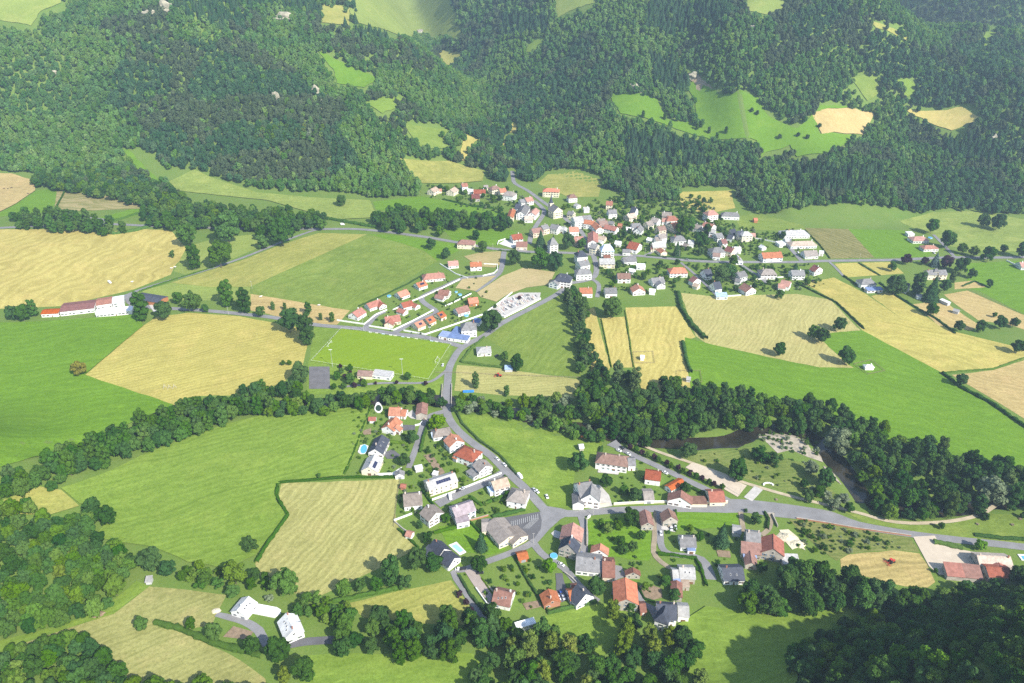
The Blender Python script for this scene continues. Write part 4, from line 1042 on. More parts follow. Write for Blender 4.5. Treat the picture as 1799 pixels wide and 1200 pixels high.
b_('C', [(250, 516, 252, 604, 9, 5.6)], 'red', 'white', 'long one along the village street')
b_('C', [(240, 640, 300, 652, 9, 6)], 'grey', 'cream', 'at the main crossroads')
b_('C', [(880, 636, 1005, 631, 9, 4.6), (868, 664, 928, 668, 7, 3, 'g', 30, 'red')], 'lightgrey', 'cream', 'behind the roadside hedge')
b_('C', [(1528, 686, 1590, 682, 9.5, 5, 'h'), (1520, 742, 1590, 748, 6.5, 3.4, 'g', 30, 'brown')], 'grey', 'white', 'right of the lawn')
b_('C', [(1668, 672, 1735, 690, 9, 4.6)], 'maroon', 'cream', 'right of the grey hipped roadside house')
b_('C', [(110, 720, 142, 717, 9, 7.5, 'h', 40)], 'slate', 'white', 'first of three on the village street')
b_('C', [(100, 832, 190, 815, 9, 5.5)], 'grey', 'white', 'second of three on the village street')
b_('C', [(108, 912, 186, 908, 9, 5.5, 'h')], 'grey', 'white', 'third of three on the village street')
b_('C', [(325, 802, 468, 800, 10, 4)], 'lightgrey', 'cream', 'below the main crossroads')
b_('C', [(368, 765, 430, 765, 6, 3)], 'redbrown', 'brick', 'small one on the main crossroads', chim=0)
b_('C', [(572, 786, 692, 777, 9, 3)], 'grey', 'white', 'long low one below the main road')
b_('C', [(712, 872, 796, 874, 6, 3, 'f')], 'white', 'white', 'below the long low grey house', name='garage', cat='garage')
b_('C', [(515, 958, 636, 958, 9, 4)], 'brown', 'white', 'in the gardens below the main road')
b_('C', [(1095, 898, 1196, 896, 9.5, 4, 'h')], 'bright', 'white', 'just below the main road')
b_('C', [(868, 1010, 982, 996, 9, 3), (950, 1035, 972, 1062, 7, 3)], 'grey', 'white', 'with front gable in the lower gardens')
b_('C', [(712, 1072, 740, 1114, 10, 3)], 'orange', 'white', 'gable towards the tan fields')
b_('C', [(115, 1112, 232, 1109, 9, 3.8)], 'orange', 'white', 'above the poplar row')
b_('C', [(382, 1112, 492, 1110, 9, 3.8)], 'grey', 'white', 'right of the asphalt garden lane', sky=1)
# --- eastern village
b_('D', [(272, 178, 322, 172, 9, 7, 'h', 35)], 'pink', 'white', 'tall one below the golden meadow')
b_('D', [(232, 296, 322, 322, 10, 4.8)], 'pink', 'white', 'in front of the tall hipped one', chim=2)
b_('D', [(440, 192, 560, 197, 8.5, 3.8, 'h')], 'grey', 'white', 'long one at the eastern forest edge')
b_('D', [(575, 392, 628, 388, 9, 4.5, 'g', 40), (500, 378, 545, 372, 8, 4, 'g', 40), (645, 398, 685, 396, 9, 6, 'h', 30, 'lightgrey')], 'slate', 'cream', 'on the eastern slope')
b_('D', [(718, 414, 760, 416, 6, 2.6)], 'pink', 'beige', 'beside the double slate house', name='garden_shed', cat='shed')
b_('D', [(342, 422, 402, 412, 9, 4)], 'grey', 'white', 'left of the double slate house')
b_('D', [(400, 482, 446, 476, 8, 4.4)], 'maroon', 'white', 'left below the double slate house')
b_('D', [(1092, 384, 1262, 380, 13, 3, 'h', 25), (1075, 470, 1120, 468, 7, 2.8)], 'lightgrey', 'white', 'very large one beside the striped crop', chim=2)
b_('D', [(1160, 502, 1352, 496, 10, 3, 'h', 25)], 'beige', 'white', 'long one below the very large pale one')
b_('D', [(1278, 600, 1402, 596, 10, 2.8)], 'greybrown', 'white', 'at the corner of main road and lane')
b_('D', [(838, 622, 1022, 612, 10, 4)], 'orange', 'white', 'long one on the main road', chim=2)
b_('D', [(858, 792, 932, 792, 10, 4, 'h')], 'greybrown', 'white', 'beside the turning place')
b_('D', [(1146, 806, 1266, 804, 9, 4)], 'grey', 'white', 'below the main road with dark conifer')
b_('D', [(1384, 748, 1436, 770, 10, 4)], 'maroon', 'white', 'beside the lane to the yellow fields')
b_('D', [(648, 942, 722, 984, 10, 3.4)], 'redbrown', 'white', 'at the edge of the beige field')
b_('D', [(1045, 908, 1132, 926, 9, 3.4), (1010, 946, 1075, 952, 7, 2.8)], 'pink', 'white', 'in the lawn above the beige field')
b_('D', [(568, 830, 642, 812, 9, 4.6), (560, 890, 610, 900, 6, 3, 'g', 25)], 'grey', 'white', 'left of the turning place')
b_('D', [(222, 800, 282, 790, 9, 3.6, 'g', 42)], 'slate', 'white', 'upper one beside the narrow diagonal lane')
b_('D', [(320, 934, 382, 924, 9, 3.6, 'g', 42), (345, 1040, 450, 1040, 5, 2.5, 'm', 14, 'skyblue')], 'slate', 'white', 'with pale blue lean-to')
b_('D', [(108, 868, 150, 890, 8.5, 3.6)], 'maroon', 'white', 'left of the narrow diagonal lane')
b_('D', [(825, 536, 858, 552, 5, 2.4)], 'white', 'white', 'in the gardens behind the long orange house', name='garden_shed', cat='shed')
b_('D', [(748, 256, 780, 256, 5, 2.6)], 'bright', 'wood', 'at the foot of the eastern forest', name='garden_shed', cat='shed', nwin=False)
# --- extra outbuildings of the village
b_('B', [(660, 150, 700, 148, 6, 3)], 'greybrown', 'cream', 'behind the middle of the upper row', name='outbuilding', cat='outbuilding')
b_('B', [(500, 188, 545, 192, 6, 3.4)], 'white', 'white', 'left of the red roof in the upper row', name='outbuilding', cat='outbuilding')
b_('B', [(1250, 590, 1262, 640, 5, 3)], 'grey', 'stone', 'against the corner building below the church', name='outbuilding', cat='outbuilding')
b_('B', [(1555, 420, 1610, 430, 7, 4.5)], 'grey', 'cream', 'right of the church apse')
b_('B', [(1470, 580, 1520, 590, 7, 3.4)], 'lightgrey', 'white', 'between the church square and village street')
b_('B', [(1600, 720, 1660, 726, 6, 3.6)], 'brown', 'stone', 'beside the pinkish street house', name='outbuilding', cat='outbuilding')
b_('C', [(300, 385, 372, 380, 8, 4.5)], 'greybrown', 'white', 'behind the orange row')
b_('C', [(420, 405, 470, 412, 6, 3.4)], 'grey', 'stone', 'above the long red terrace end', name='outbuilding', cat='outbuilding')
b_('C', [(310, 560, 380, 572, 7, 3)], 'beige', 'cream', 'behind the long street roof', name='outbuilding', cat='outbuilding')
b_('C', [(290, 600, 345, 612, 6, 3.4)], 'lightgrey', 'white', 'behind the crossroads corner house', name='outbuilding', cat='outbuilding')
b_('C', [(520, 432, 556, 436, 5, 2.8)], 'orange', 'brick', 'small one in the central gardens', name='garden_shed', cat='shed')
b_('C', [(600, 470, 650, 476, 5, 2.6)], 'white', 'white', 'in the middle of the central gardens', name='greenhouse', cat='greenhouse', nwin=False)
b_('C', [(1215, 640, 1248, 650, 5, 2.8)], 'greybrown', 'stone', 'behind the roadside lawn', name='garden_shed', cat='shed')
b_('C', [(830, 580, 870, 590, 5, 2.8)], 'white', 'white', 'among trees left of the steep lane', name='garden_shed', cat='shed')
b_('C', [(490, 615, 545, 622, 6, 2.8)], 'white', 'white', 'left of the large red roof', name='garage', cat='garage')
b_('C', [(960, 690, 1000, 720, 6, 3)], 'orange', 'cream', 'in front of the pale roadside house', name='garage', cat='garage')
b_('C', [(1330, 440, 1400, 455, 8, 4)], 'greybrown', 'white', 'beside the upper lane bend')
b_('C', [(640, 905, 690, 915, 5, 2.6)], 'white', 'white', 'between two garden houses below the road', name='garden_shed', cat='shed')
b_('C', [(1320, 1060, 1365, 1075, 5, 2.6)], 'beige', 'cream', 'below the dark red lane house', name='garage', cat='garage')
b_('C', [(850, 1120, 905, 1125, 5, 2.6)], 'white', 'white', 'below the white front gable', name='greenhouse', cat='greenhouse', nwin=False)
b_('D', [(545, 560, 605, 562, 7, 3)], 'white', 'white', 'right of the dark red roadside house', name='garage', cat='garage')
b_('D', [(560, 640, 600, 690, 6, 3)], 'lightgrey', 'white', 'at the main road bend', name='garage', cat='garage')
b_('D', [(1010, 500, 1050, 530, 6, 3, 'f')], 'white', 'white', 'at the lane corner below the large pale house', name='garage', cat='garage')
b_('D', [(1440, 598, 1480, 602, 5, 2.6)], 'white', 'white', 'beside the corner house of the striped crop', name='garden_shed', cat='shed')
b_('D', [(480, 430, 530, 440, 7, 3.4)], 'slate', 'white', 'in front of the double slate gable')
b_('D', [(290, 370, 340, 378, 7, 4)], 'lightgrey', 'white', 'below the pink double-chimney house', name='outbuilding', cat='outbuilding')
b_('D', [(1095, 470, 1140, 476, 6, 2.8)], 'grey', 'white', 'between the two long pale houses', name='garage', cat='garage')
# --- right edge
b_('E', [(935, 158, 1002, 156, 11, 3, 'h', 25), (872, 130, 922, 130, 7, 3, 'f', 3, 'white')], 'pink', 'white', 'farthest right in the upper meadow')
b_('E', [(1018, 228, 1084, 226, 9, 3, 'h', 25)], 'pink', 'white', 'beside the drive to the upper meadow')
b_('E', [(1030, 424, 1100, 424, 9, 5), (1112, 424, 1178, 422, 9, 5), (1098, 412, 1112, 412, 4, 7.5, 'h', 45)], 'grey', 'cream', 'manor with central turret among dark trees', name='manor_house', chim=2)
b_('E', [(860, 522, 894, 532, 8, 4.4, 'g', 45)], 'slate', 'white', 'half hidden in the manor trees')
b_('E', [(528, 494, 586, 492, 10, 4, 'h'), (540, 560, 662, 556, 5, 2.6, 'm', 10, 'blue')], 'grey', 'white', 'with a blue terrace roof below the yellow plots')
b_('E', [(946, 622, 996, 628, 5, 2.6, 'f')], 'lightgrey', 'white', 'at the lower edge of the manor trees', name='garden_shed', cat='shed')
b_('E', [(1142, 654, 1208, 684, 3.5, 2.6, 'f')], 'white', 'grey', 'long one on the fence between tan fields', name='field_shed', cat='shed', nwin=False)
b_('E', [(1246, 728, 1288, 740, 4, 2.4)], 'lightgrey', 'grey', 'small one on the fence between tan fields', name='field_shed', cat='shed', nwin=False)
b_('E', [(1765, 360, 1850, 360, 10, 3)], 'pink', 'white', 'cut off by the right edge')
# --- lower village, west side
b_('F', [(506, 153, 622, 156, 9.5, 3.2), (636, 174, 684, 178, 7.5, 2.7)], 'orange', 'white', 'first south of the river', chim=1)
b_('F', [(852, 98, 838, 206, 6.8, 4.2, 'g', 24)], 'redbrown', 'stone', 'beside the bridge road', name='barn', cat='barn', chim=0)
b_('F', [(572, 252, 482, 350, 9, 3.4), (590, 330, 560, 360, 7, 3)], 'orange', 'white', 'second south of the river')
b_('F', [(425, 441, 352, 588, 9, 3.4, 'g', 36)], 'slate', 'white', 'beside the kidney-shaped pool', sky=2)
b_('F', [(350, 646, 286, 780, 9.5, 3.2, 'g', 34)], 'lightgrey', 'cream', 'with solar panels below the slate one', solar=4)
b_('F', [(612, 808, 610, 850, 5, 2.6)], 'grey', 'white', 'at the end of the white curved paving', name='garage', cat='garage')
b_('F', [(288, 254, 360, 254, 4, 2.3)], 'red', 'white', 'at the meadow edge', name='garden_shed', cat='shed')
b_('F', [(1005, 384, 1095, 370, 8.5, 3, 'h'), (945, 420, 990, 412, 4, 2.5, 'm', 10, 'skyblue')], 'greybrown', 'white', 'beneath the bright lime tree')
b_('F', [(1152, 430, 1214, 500, 10, 5)], 'orange', 'white', 'topmost on the descending road', chim=2)
b_('F', [(1290, 572, 1370, 602, 11, 4.8, 'h'), (1195, 640, 1235, 655, 5, 2.8, 'g', 25, 'orange')], 'red', 'white', 'with white terrace on the descending road')
b_('F', [(1450, 694, 1520, 765, 9, 4.8), (1360, 800, 1440, 860, 7, 2.6, 'f', 3, 'grey')], 'greybrown', 'white', 'beside the yellow shrub', chim=1)
b_('F', [(892, 938, 1190, 843, 9, 5, 'g', 28)], 'lightgrey', 'cream', 'long terrace with dark solar panels', solar=6, chim=2)
b_('G', [(112, 412, 300, 391, 11, 3.4, 'g', 34)], 'greybrown', 'white', 'at the corner of the mown beige field', chim=2)
b_('G', [(1042, 276, 1200, 229, 8.5, 5), (1010, 362, 1070, 345, 5, 2.6, 'f', 3, 'skyblue')], 'beige', 'white', 'with a pale blue garage at the cul-de-sac mouth')
b_('G', [(362, 518, 456, 600, 10, 5)], 'greybrown', 'white', 'bright gable below the cul-de-sac')
b_('G', [(626, 551, 836, 479, 9, 5), (660, 668, 790, 640, 7, 4, 'f', 3)], 'mauve', 'white', 'with a white block in front')
b_('G', [(1300, 366, 1344, 374, 11, 5, 'h')], 'greybrown', 'white', 'above the hall car park')
b_('G', [(1068, 660, 1226, 852, 12, 3.6, 'g', 22), (1232, 752, 1346, 856, 10, 3.2, 'g', 22), (940, 708, 1030, 704, 9, 3, 'g', 20)], 'greybrown', 'cream', 'long twin-gabled one beside the car park', name='village_hall', cat='hall', chim=0)
b_('G', [(436, 884, 540, 980, 9, 3.2, 'g', 42), (545, 1006, 648, 1078, 8.5, 3, 'g', 36), (380, 940, 420, 985, 6, 2.6)], 'slate', 'white', 'beside the white pool deck')
b_('G', [(1312, 1034, 1412, 1012, 5.5, 2.4)], 'orange', 'wood', 'in the garden below the lane', name='garden_shed', cat='shed')
b_('G', [(150, 795, 205, 812, 4, 2.3)], 'pink', 'white', 'under the tall dark tree by the mown field', name='garden_shed', cat='shed', nwin=False)
b_('G', [(92, 300, 128, 305, 3, 2.2)], 'red', 'brick', 'small one at the mown field fence', name='garden_shed', cat='shed', nwin=False)
b_('G', [(235, 130, 310, 115, 3.5, 2.3, 'f')], 'white', 'grey', 'glass-like pale one in the kitchen gardens', name='greenhouse', cat='greenhouse', nwin=False)
b_('G', [(425, 178, 470, 188, 3, 2.2, 'f')], 'white', 'grey', 'small pale one beside the brown bed', name='greenhouse', cat='greenhouse', nwin=False)
# --- lower village, centre and east
b_('H', [(445, 206, 632, 232, 10, 5, 'h'), (690, 250, 760, 250, 8, 4, 'g', 30, 'grey')], 'brown', 'white', 'villa with turquoise pool', chim=2)
b_('H', [(868, 366, 1016, 386, 9, 4)], 'red', 'white', 'above the orchard trees')
b_('H', [(192, 502, 332, 480, 12, 6, 'g', 38), (336, 500, 322, 604, 10, 6, 'g', 40), (196, 580, 204, 680, 6, 4, 'g', 30)], 'grey', 'white', 'big mansion with paved court', name='mansion', chim=2)
b_('H', [(842, 578, 936, 576, 9, 3, 'g', 24)], 'greybrown', 'white', 'low one behind the dark garden tree')
b_('H', [(1215, 566, 1208, 634, 13, 3.4, 'g', 30), (1090, 528, 1222, 454, 5, 2.8, 'g', 25, 'bright')], 'redbrown', 'white', 'with wide front gable and orange outbuilding')
b_('H', [(1300, 662, 1460, 664, 6, 2.4, 'f')], 'brown', 'cream', 'linking the wide gable and the square red roof', name='outbuilding', cat='outbuilding', nwin=False)
b_('H', [(1484, 577, 1630, 574, 10.5, 3.2, 'g', 30)], 'red', 'cream', 'square one at the petanque corner')
b_('H', [(858, 757, 888, 880, 6.5, 3.6, 'g', 35)], 'redbrown', 'stone', 'long narrow one beside the farm track', name='barn', cat='barn', chim=0)
b_('H', [(1085, 747, 1116, 822, 8, 4, 'g', 38)], 'brown', 'stone', 'with hipped gable beside the littered yard', name='barn', cat='barn', chim=0)
b_('I', [(402, 228, 378, 362, 11, 4.6)], 'pink', 'stone', 'at the crossroads behind the slate gable', name='barn', cat='barn', chim=0)
b_('I', [(384, 364, 348, 452, 9.5, 5, 'g', 45)], 'slate', 'stone', 'old one with grey stone gable', chim=2)
b_('I', [(690, 448, 681, 512, 8.5, 3)], 'orange', 'white', 'small one below the orchard')
b_('I', [(440, 584, 704, 611, 12, 3.4, 'g', 26)], 'grey', 'white', 'long low farm range', name='barn', cat='barn', sky=2)
b_('I', [(714, 634, 838, 641, 13, 3.4, 'g', 30)], 'redbrown', 'beige', 'joined to the long grey range', chim=2)
b_('I', [(950, 810, 966, 1030, 11, 5, 'g', 30)], 'bright', 'stone', 'large one in the lower farmyard', name='barn', cat='barn', chim=0)
b_('I', [(1030, 702, 1036, 746, 7, 2.6)], 'redbrown', 'stone', 'small one beside the overgrown bed', name='outbuilding', cat='outbuilding')
b_('J', [(442, 818, 600, 822, 9, 3.8), (370, 845, 425, 845, 7, 3.6), (385, 905, 450, 915, 5, 2.8, 'm', 12, 'blue'), (412, 958, 416, 1110, 5, 3, 'g', 25, 'redbrown'), (462, 968, 540, 972, 6, 2.6, 'f', 4, 'beige')], 'lightgrey', 'stone', 'with blue tarpaulin and brown wing', sky=2)
b_('L', [(1497, 434, 1612, 441, 10, 5, 'g', 38), (1545, 445, 1530, 490, 6, 6, 'h', 50), (1625, 445, 1690, 450, 8, 4, 'g', 30, 'lightgrey')], 'slate', 'white', 'old one with small turret at the bottom', chim=2)
b_('I', [(1102, 1084, 1160, 1080, 6, 2.6)], 'redbrown', 'brick', 'square one beside the slate turret house', name='outbuilding', cat='outbuilding')
b_('L', [(803, 342, 830, 408, 8, 2.8)], 'orange', 'brick', 'beside the new black drive', name='garage', cat='garage')
b_('L', [(988, 310, 1040, 370, 10, 3.6, 'g', 42), (930, 352, 985, 340, 7, 3, 'g', 35, 'orange'), (950, 316, 985, 312, 4, 2.6, 'g', 30, 'redbrown')], 'slate', 'white', 'with orange wing beside the winding lane', chim=1)
b_('L', [(466, 342, 576, 366, 10, 3, 'g', 36)], 'redbrown', 'white', 'in the large garden at the lower edge', chim=2, sky=3)
b_('L', [(600, 572, 716, 538, 3.2, 2.7, 'f')], 'white', 'white', '', name='mobile_home', cat='mobile home', label='white mobile home at the edge of the bottom wood')
b_('M', [(434, 306, 346, 412, 8.4, 2.9, 'g', 30)], 'palegrey', 'white', 'of the white farm at the bottom left', name='garage', cat='garage', sky=3)
b_('M', [(732, 438, 788, 572, 8.6, 4, 'g', 36), (772, 520, 835, 510, 6, 3.4, 'g', 36)], 'palegrey', 'white', 'of the farm at the bottom left', sky=4, chim=2)
b_('J', [(1150, 434, 1296, 452, 9, 5.4, 'g', 34), (1096, 545, 1300, 570, 5, 4, 'm', 28, 'redbrown'), (1108, 612, 1240, 624, 5, 3, 'm', 12, 'blue'), (1186, 648, 1206, 766, 5.6, 3, 'g', 34, 'redbrown')], 'grey', 'stone', 'farmhouse with red lower roof and blue tarpaulin', chim=2)
b_('J', [(1430, 468, 1436, 620, 11, 5, 'g', 34)], 'red', 'stone', 'large one beside the pale sand', name='barn', cat='barn', chim=0)
b_('J', [(1005, 392, 1090, 405, 6, 2.8, 'g', 20)], 'lightgrey', 'grey', 'beneath the dark cedar', name='garage', cat='garage')
b_('J', [(448, 497, 610, 501, 8.5, 3, 'g', 32), (525, 600, 604, 604, 5, 2.5, 'f', 4, 'blue')], 'grey', 'white', 'cottage with a blue porch roof', chim=2)
b_('J', [(892, 822, 1106, 817, 10.5, 3, 'g', 32)], 'slate', 'white', 'newest one above the big trees', sky=2, chim=1)
b_('J', [(1510, 672, 1680, 680, 6, 2.4, 'm', 10)], 'lightgrey', 'stone', 'low one right of the large stone barn', name='outbuilding', cat='outbuilding', nwin=False)
b_('R', [(1056, 318, 1578, 342, 9, 4, 'g', 28)], 'beige', 'stone', 'of the farm at the right edge', name='farmhouse', cat='farmhouse', chim=2)
b_('R', [(522, 424, 790, 448, 7, 3, 'm', 16)], 'red', 'stone', 'left shed of the right edge farm', name='outbuilding', cat='cart shed', nwin=False)
b_('R', [(800, 446, 1080, 478, 7, 3, 'm', 16)], 'redbrown', 'stone', 'right shed of the right edge farm', name='outbuilding', cat='cart shed', nwin=False)
b_('R', [(1200, 500, 1560, 520, 9, 4, 'g', 24), (1400, 440, 1480, 560, 7, 4, 'g', 24)], 'red', 'stone', 'barn of the farm at the right edge', name='barn', cat='barn', chim=0)
# --- factory
b_('N', [(338, 290, 472, 284, 9, 3.2, 'g', 16)], 'bright', 'white', 'left end of the factory', name='factory_annex', cat='annex', chim=0)
b_('N', [(486, 258, 752, 228, 17, 4, 'g', 9)], 'maroon', 'white', 'large shed of the factory', name='factory', cat='factory', chim=0)
b_('N', [(762, 218, 884, 200, 14, 4.2, 'g', 8)], 'pink', 'white', 'middle shed of the factory', name='factory', cat='factory', chim=0)
b_('N', [(888, 204, 976, 190, 14, 4.6, 'g', 8)], 'white', 'white', 'right shed of the factory', name='factory', cat='factory', chim=0)
b_('N', [(765, 286, 1050, 258, 6, 3.4, 'm', 10)], 'white', 'white', 'front range of the factory', name='factory_office', cat='office')
b_('N', [(1085, 165, 1285, 196, 12, 3.6, 'g', 12)], 'slate', 'wood', 'behind the trees right of the factory', name='barn', cat='barn', chim=0, nwin=False)
# --- scattered field huts
b_('S', [(1172, 516, 1194, 518, 4, 2.4)], 'white', 'white', 'inside the wooden fence of the tan field', name='field_hut', cat='hut', nwin=False)
b_('S', [(1466, 652, 1486, 655, 4, 2.2)], 'lightgrey', 'grey', 'inside a scrub plot at the pasture corner', name='field_hut', cat='hut', nwin=False)
b_('X', [(1523, 640, 1531, 640, 4, 2.4, 'h')], 'white', 'white', 'inside a fenced square in the bright pasture', name='field_hut', cat='hut', nwin=False)
b_('X', [(258, 1012, 267, 1011, 3, 2.0, 'm')], 'lightgrey', 'grey', 'at the foot of the left wood', name='field_hut', cat='hut', nwin=False)
b_('X', [(733, 52, 742, 51, 8, 4)], 'greybrown', 'stone', 'alone on the high pale meadow', name='farmhouse', cat='farmhouse')
b_('H', [(212, 116, 246, 112, 4, 2.4)], 'white', 'stone', 'in the meadow above the villa', name='field_hut', cat='hut', nwin=False)
for w, wings, rc, wc, where, k in B:
    building(w, wings, rc, wc, where, **k)

# ------------------------------------------------------------------ church with bell tower and spire
def church():
    peak = Vector(at_height(*Z('B', 1442, 380), 11.5))
    back = Vector(at_height(*Z('B', 1392, 350), 11.5))
    c = (peak + back) / 2
    org = Vector((c.x, c.y, H(c.x, c.y)))
    root = bpy.data.objects.new('church', None)
    COL.objects.link(root)
    root.location = org
    info = wing(root, org, 'B', (1442, 380, 1392, 350, 10.5, 7.5, 'g', 38), 'grey', 'cream', chim=0)
    tx, ty = at_height(*Z('B', 1368, 345), 12)
    zg = H(tx, ty)
    tb = MB()
    s = 2.7
    tb.box(-s, s, -s, s, -1, 13)
    tb.box(-s - .2, s + .2, -s - .2, s + .2, 13, 13.4)
    link('tower', tb.mesh('tower', WM['cream']), root, (tx - org.x, ty - org.y, zg - org.z), .5)
    sb = MB()
    n = 8
    prof = [(3.1, 13.4), (2.0, 16.0), (1.3, 18.2), (.75, 21.5), (.08, 27)]
    for (r0, z0), (r1, z1) in zip(prof[:-1], prof[1:]):
        sb.tube((0, 0, z0), (0, 0, z1), r0, r1, n)
    sb.tube((0, 0, 27), (0, 0, 28.6), .06, .06, 6)
    sb.box(-.5, .5, -.06, .06, 27.8, 27.95)
    link('spire', sb.mesh('spire', RM['slate']), root, (tx - org.x, ty - org.y, zg - org.z), .5)
    for k in range(4):
        a = .5 + k * math.pi / 2
        ob = MB()
        ob.box(-.6, .6, -.06, .04, 0, 2.2)
        link('belfry_opening', ob.mesh('belfry_opening', GLASS), root, (tx - org.x + math.sin(a) * (s + .02), ty - org.y - math.cos(a) * (s + .02), zg - org.z + 9.6), a)
    tag(root, 'cream village church with grey nave and slender slate spire', 'church')
    FOOTPRINTS.append((tx, ty, 5))
church()

for win_, x_, y_, r_ in (('M', 575, 410, 13), ('M', 500, 400, 10), ('H', 500, 360, 8), ('G', 680, 980, 8), ('F', 232, 596, 5), ('F', 390, 165, 4)):
    FOOTPRINTS.append((*hit(*Z(win_, x_, y_))[:2], r_))
# ------------------------------------------------------------------ trees
def cards(P, Nrm, size, r, aspect=1.5):
    """leaf-clump faces at points P facing roughly along Nrm"""
    n = len(P)
    nr = Nrm + r.normal(0, .38, (n, 3))
    nr /= np.linalg.norm(nr, axis=1)[:, None] + 1e-9
    t = np.cross(nr, r.normal(0, 1, (n, 3)))
    t /= np.linalg.norm(t, axis=1)[:, None] + 1e-9
    b = np.cross(nr, t)
    s = (size * r.uniform(.6, 1.3, n))[:, None]
    a, c = t * s, b * s / aspect
    bend = nr * s * .25
    v = np.stack([P - a - bend, P - c, P + a - bend, P + c], 1).reshape(-1, 3)
    f = np.arange(n * 4).reshape(-1, 4)
    return v, f

ICO = bmesh.new()
bmesh.ops.create_icosphere(ICO, subdivisions=1, radius=1)
ICO_V = np.array([v.co[:] for v in ICO.verts])
ICO_F = np.array([[v.index for v in f.verts] for f in ICO.faces])
ICO.free()

def np_mesh(name, parts, mat):
    vs, loops, starts = [], [], []
    off = 0
    nl = 0
    for v, f in parts:
        vs.append(v)
        loops.append((f + off).ravel())
        starts.append(nl + np.arange(len(f)) * f.shape[1])
        off += len(v)
        nl += f.size
    V = np.concatenate(vs).astype(np.float32)
    Lp = np.concatenate(loops).astype(np.int32)
    S = np.concatenate(starts).astype(np.int32)
    me = bpy.data.meshes.new(name)
    me.vertices.add(len(V)); me.vertices.foreach_set('co', V.ravel())
    me.loops.add(len(Lp)); me.loops.foreach_set('vertex_index', Lp)
    me.polygons.add(len(S)); me.polygons.foreach_set('loop_start', S)
    me.update(calc_edges=True)
    me.materials.append(mat)
    return me

def lobes_to_parts(lobes, ncards, size, r, fill=.84, floor=.04, aspect=1.5):
    C = np.array([l[0] for l in lobes], float)
    R = np.array([l[1] for l in lobes], float)          # radii vectors
    area = (R[:, 0] * R[:, 2])
    k = r.choice(len(lobes), ncards * 3, p=area / area.sum())
    d = r.normal(0, 1, (len(k), 3))
    d[:, 2] = np.where(r.random(len(k)) < .6, np.abs(d[:, 2]), d[:, 2])
    d /= np.linalg.norm(d, axis=1)[:, None]
    P = C[k] + d * R[k] * r.uniform(.86, 1.1, len(k))[:, None]
    depth = np.full(len(P), 9.)
    for j in range(len(lobes)):
        q = np.linalg.norm((P - C[j]) / R[j], axis=1)
        depth = np.minimum(depth, np.where(k == j, 9, q))
    ok = (depth > .92) & (P[:, 2] > floor)
    P, Dn = P[ok][:ncards], (d / R[k] / np.linalg.norm(d / R[k], axis=1)[:, None])[ok][:ncards]
    parts = [cards(P, Dn, size, r, aspect)]
    for c, rad in lobes:
        j = r.normal(0, .07, ICO_V.shape)
        v = (ICO_V + j) * rad * fill + c
        v[:, 2] = np.maximum(v[:, 2], floor)
        parts.append((v, ICO_F))
    return parts

def crown_broad(seed, mat, n=13, cards_n=1150, low=.16, squat=1.0):
    r = np.random.default_rng(seed)
    lobes = [((0, 0, .46), (.24, .24, .27))]
    lean = r.uniform(-.05, .05, 2)
    for k in range(n):
        a = k * 2.4 + r.uniform(-.7, .7)
        h = low + .12 + (.72 - low) * ((k + .5) / n) + r.uniform(-.07, .07)
        t = (h - low) / (1 - low)
        rad = .33 * math.sin(math.pi * min(1, .14 + t * .84)) ** .6 * r.uniform(.55, 1.15)
        s = r.uniform(.10, .21)
        lobes.append(((math.cos(a) * rad + lean[0] * t, math.sin(a) * rad + lean[1] * t, h), (s * r.uniform(.85, 1.2), s * r.uniform(.85, 1.2), s * r.uniform(.7, 1.1))))
    for k in range(2):
        lobes.append(((r.uniform(-.13, .13), r.uniform(-.13, .13), r.uniform(.78, .88)), (r.uniform(.09, .16), r.uniform(.09, .16), r.uniform(.10, .15))))
    return np_mesh('crown', lobes_to_parts(lobes, cards_n, .058, r, fill=.78), mat)

def crown_tall(seed, mat):
    r = np.random.default_rng(seed)
    lobes = []
    for k in range(15):
        h = .14 + .78 * k / 14
        rad = .42 * (math.sin(math.pi * (.14 + .8 * (h - .1))) ** .7) * .55
        a = k * 2.4
        s = r.uniform(.17, .25) * (1.1 - .45 * h)
        lobes.append(((math.cos(a) * rad, math.sin(a) * rad, h), (s, s, .09 + .04 * r.random())))
    return np_mesh('crown', lobes_to_parts(lobes, 1000, .05, r), mat)

def crown_conifer(seed, mat):
    r = np.random.default_rng(seed)
    n = 1000
    h = 1 - np.sqrt(r.random(n)) * .93
    rad = .5 * (1 - h) / .93
    tier = .82 + .3 * np.abs(np.sin(h * 34))
    a = r.uniform(0, 6.283, n)
    rr = rad * tier * r.uniform(.75, 1.05, n)
    P = np.stack([np.cos(a) * rr, np.sin(a) * rr, h - rr * .12], 1)
    D = np.stack([np.cos(a) * .7, np.sin(a) * .7, np.full(n, .6)], 1)
    k = 10
    ring = [(math.cos(2 * math.pi * q / k) * .40, math.sin(2 * math.pi * q / k) * .40, .06) for q in range(k)] + [(0, 0, .97)]
    f = np.array([[q, (q + 1) % k, k] for q in range(k)])
    return np_mesh('crown', [cards(P, D, .05, r, 1.9), (np.array(ring), f)], mat)

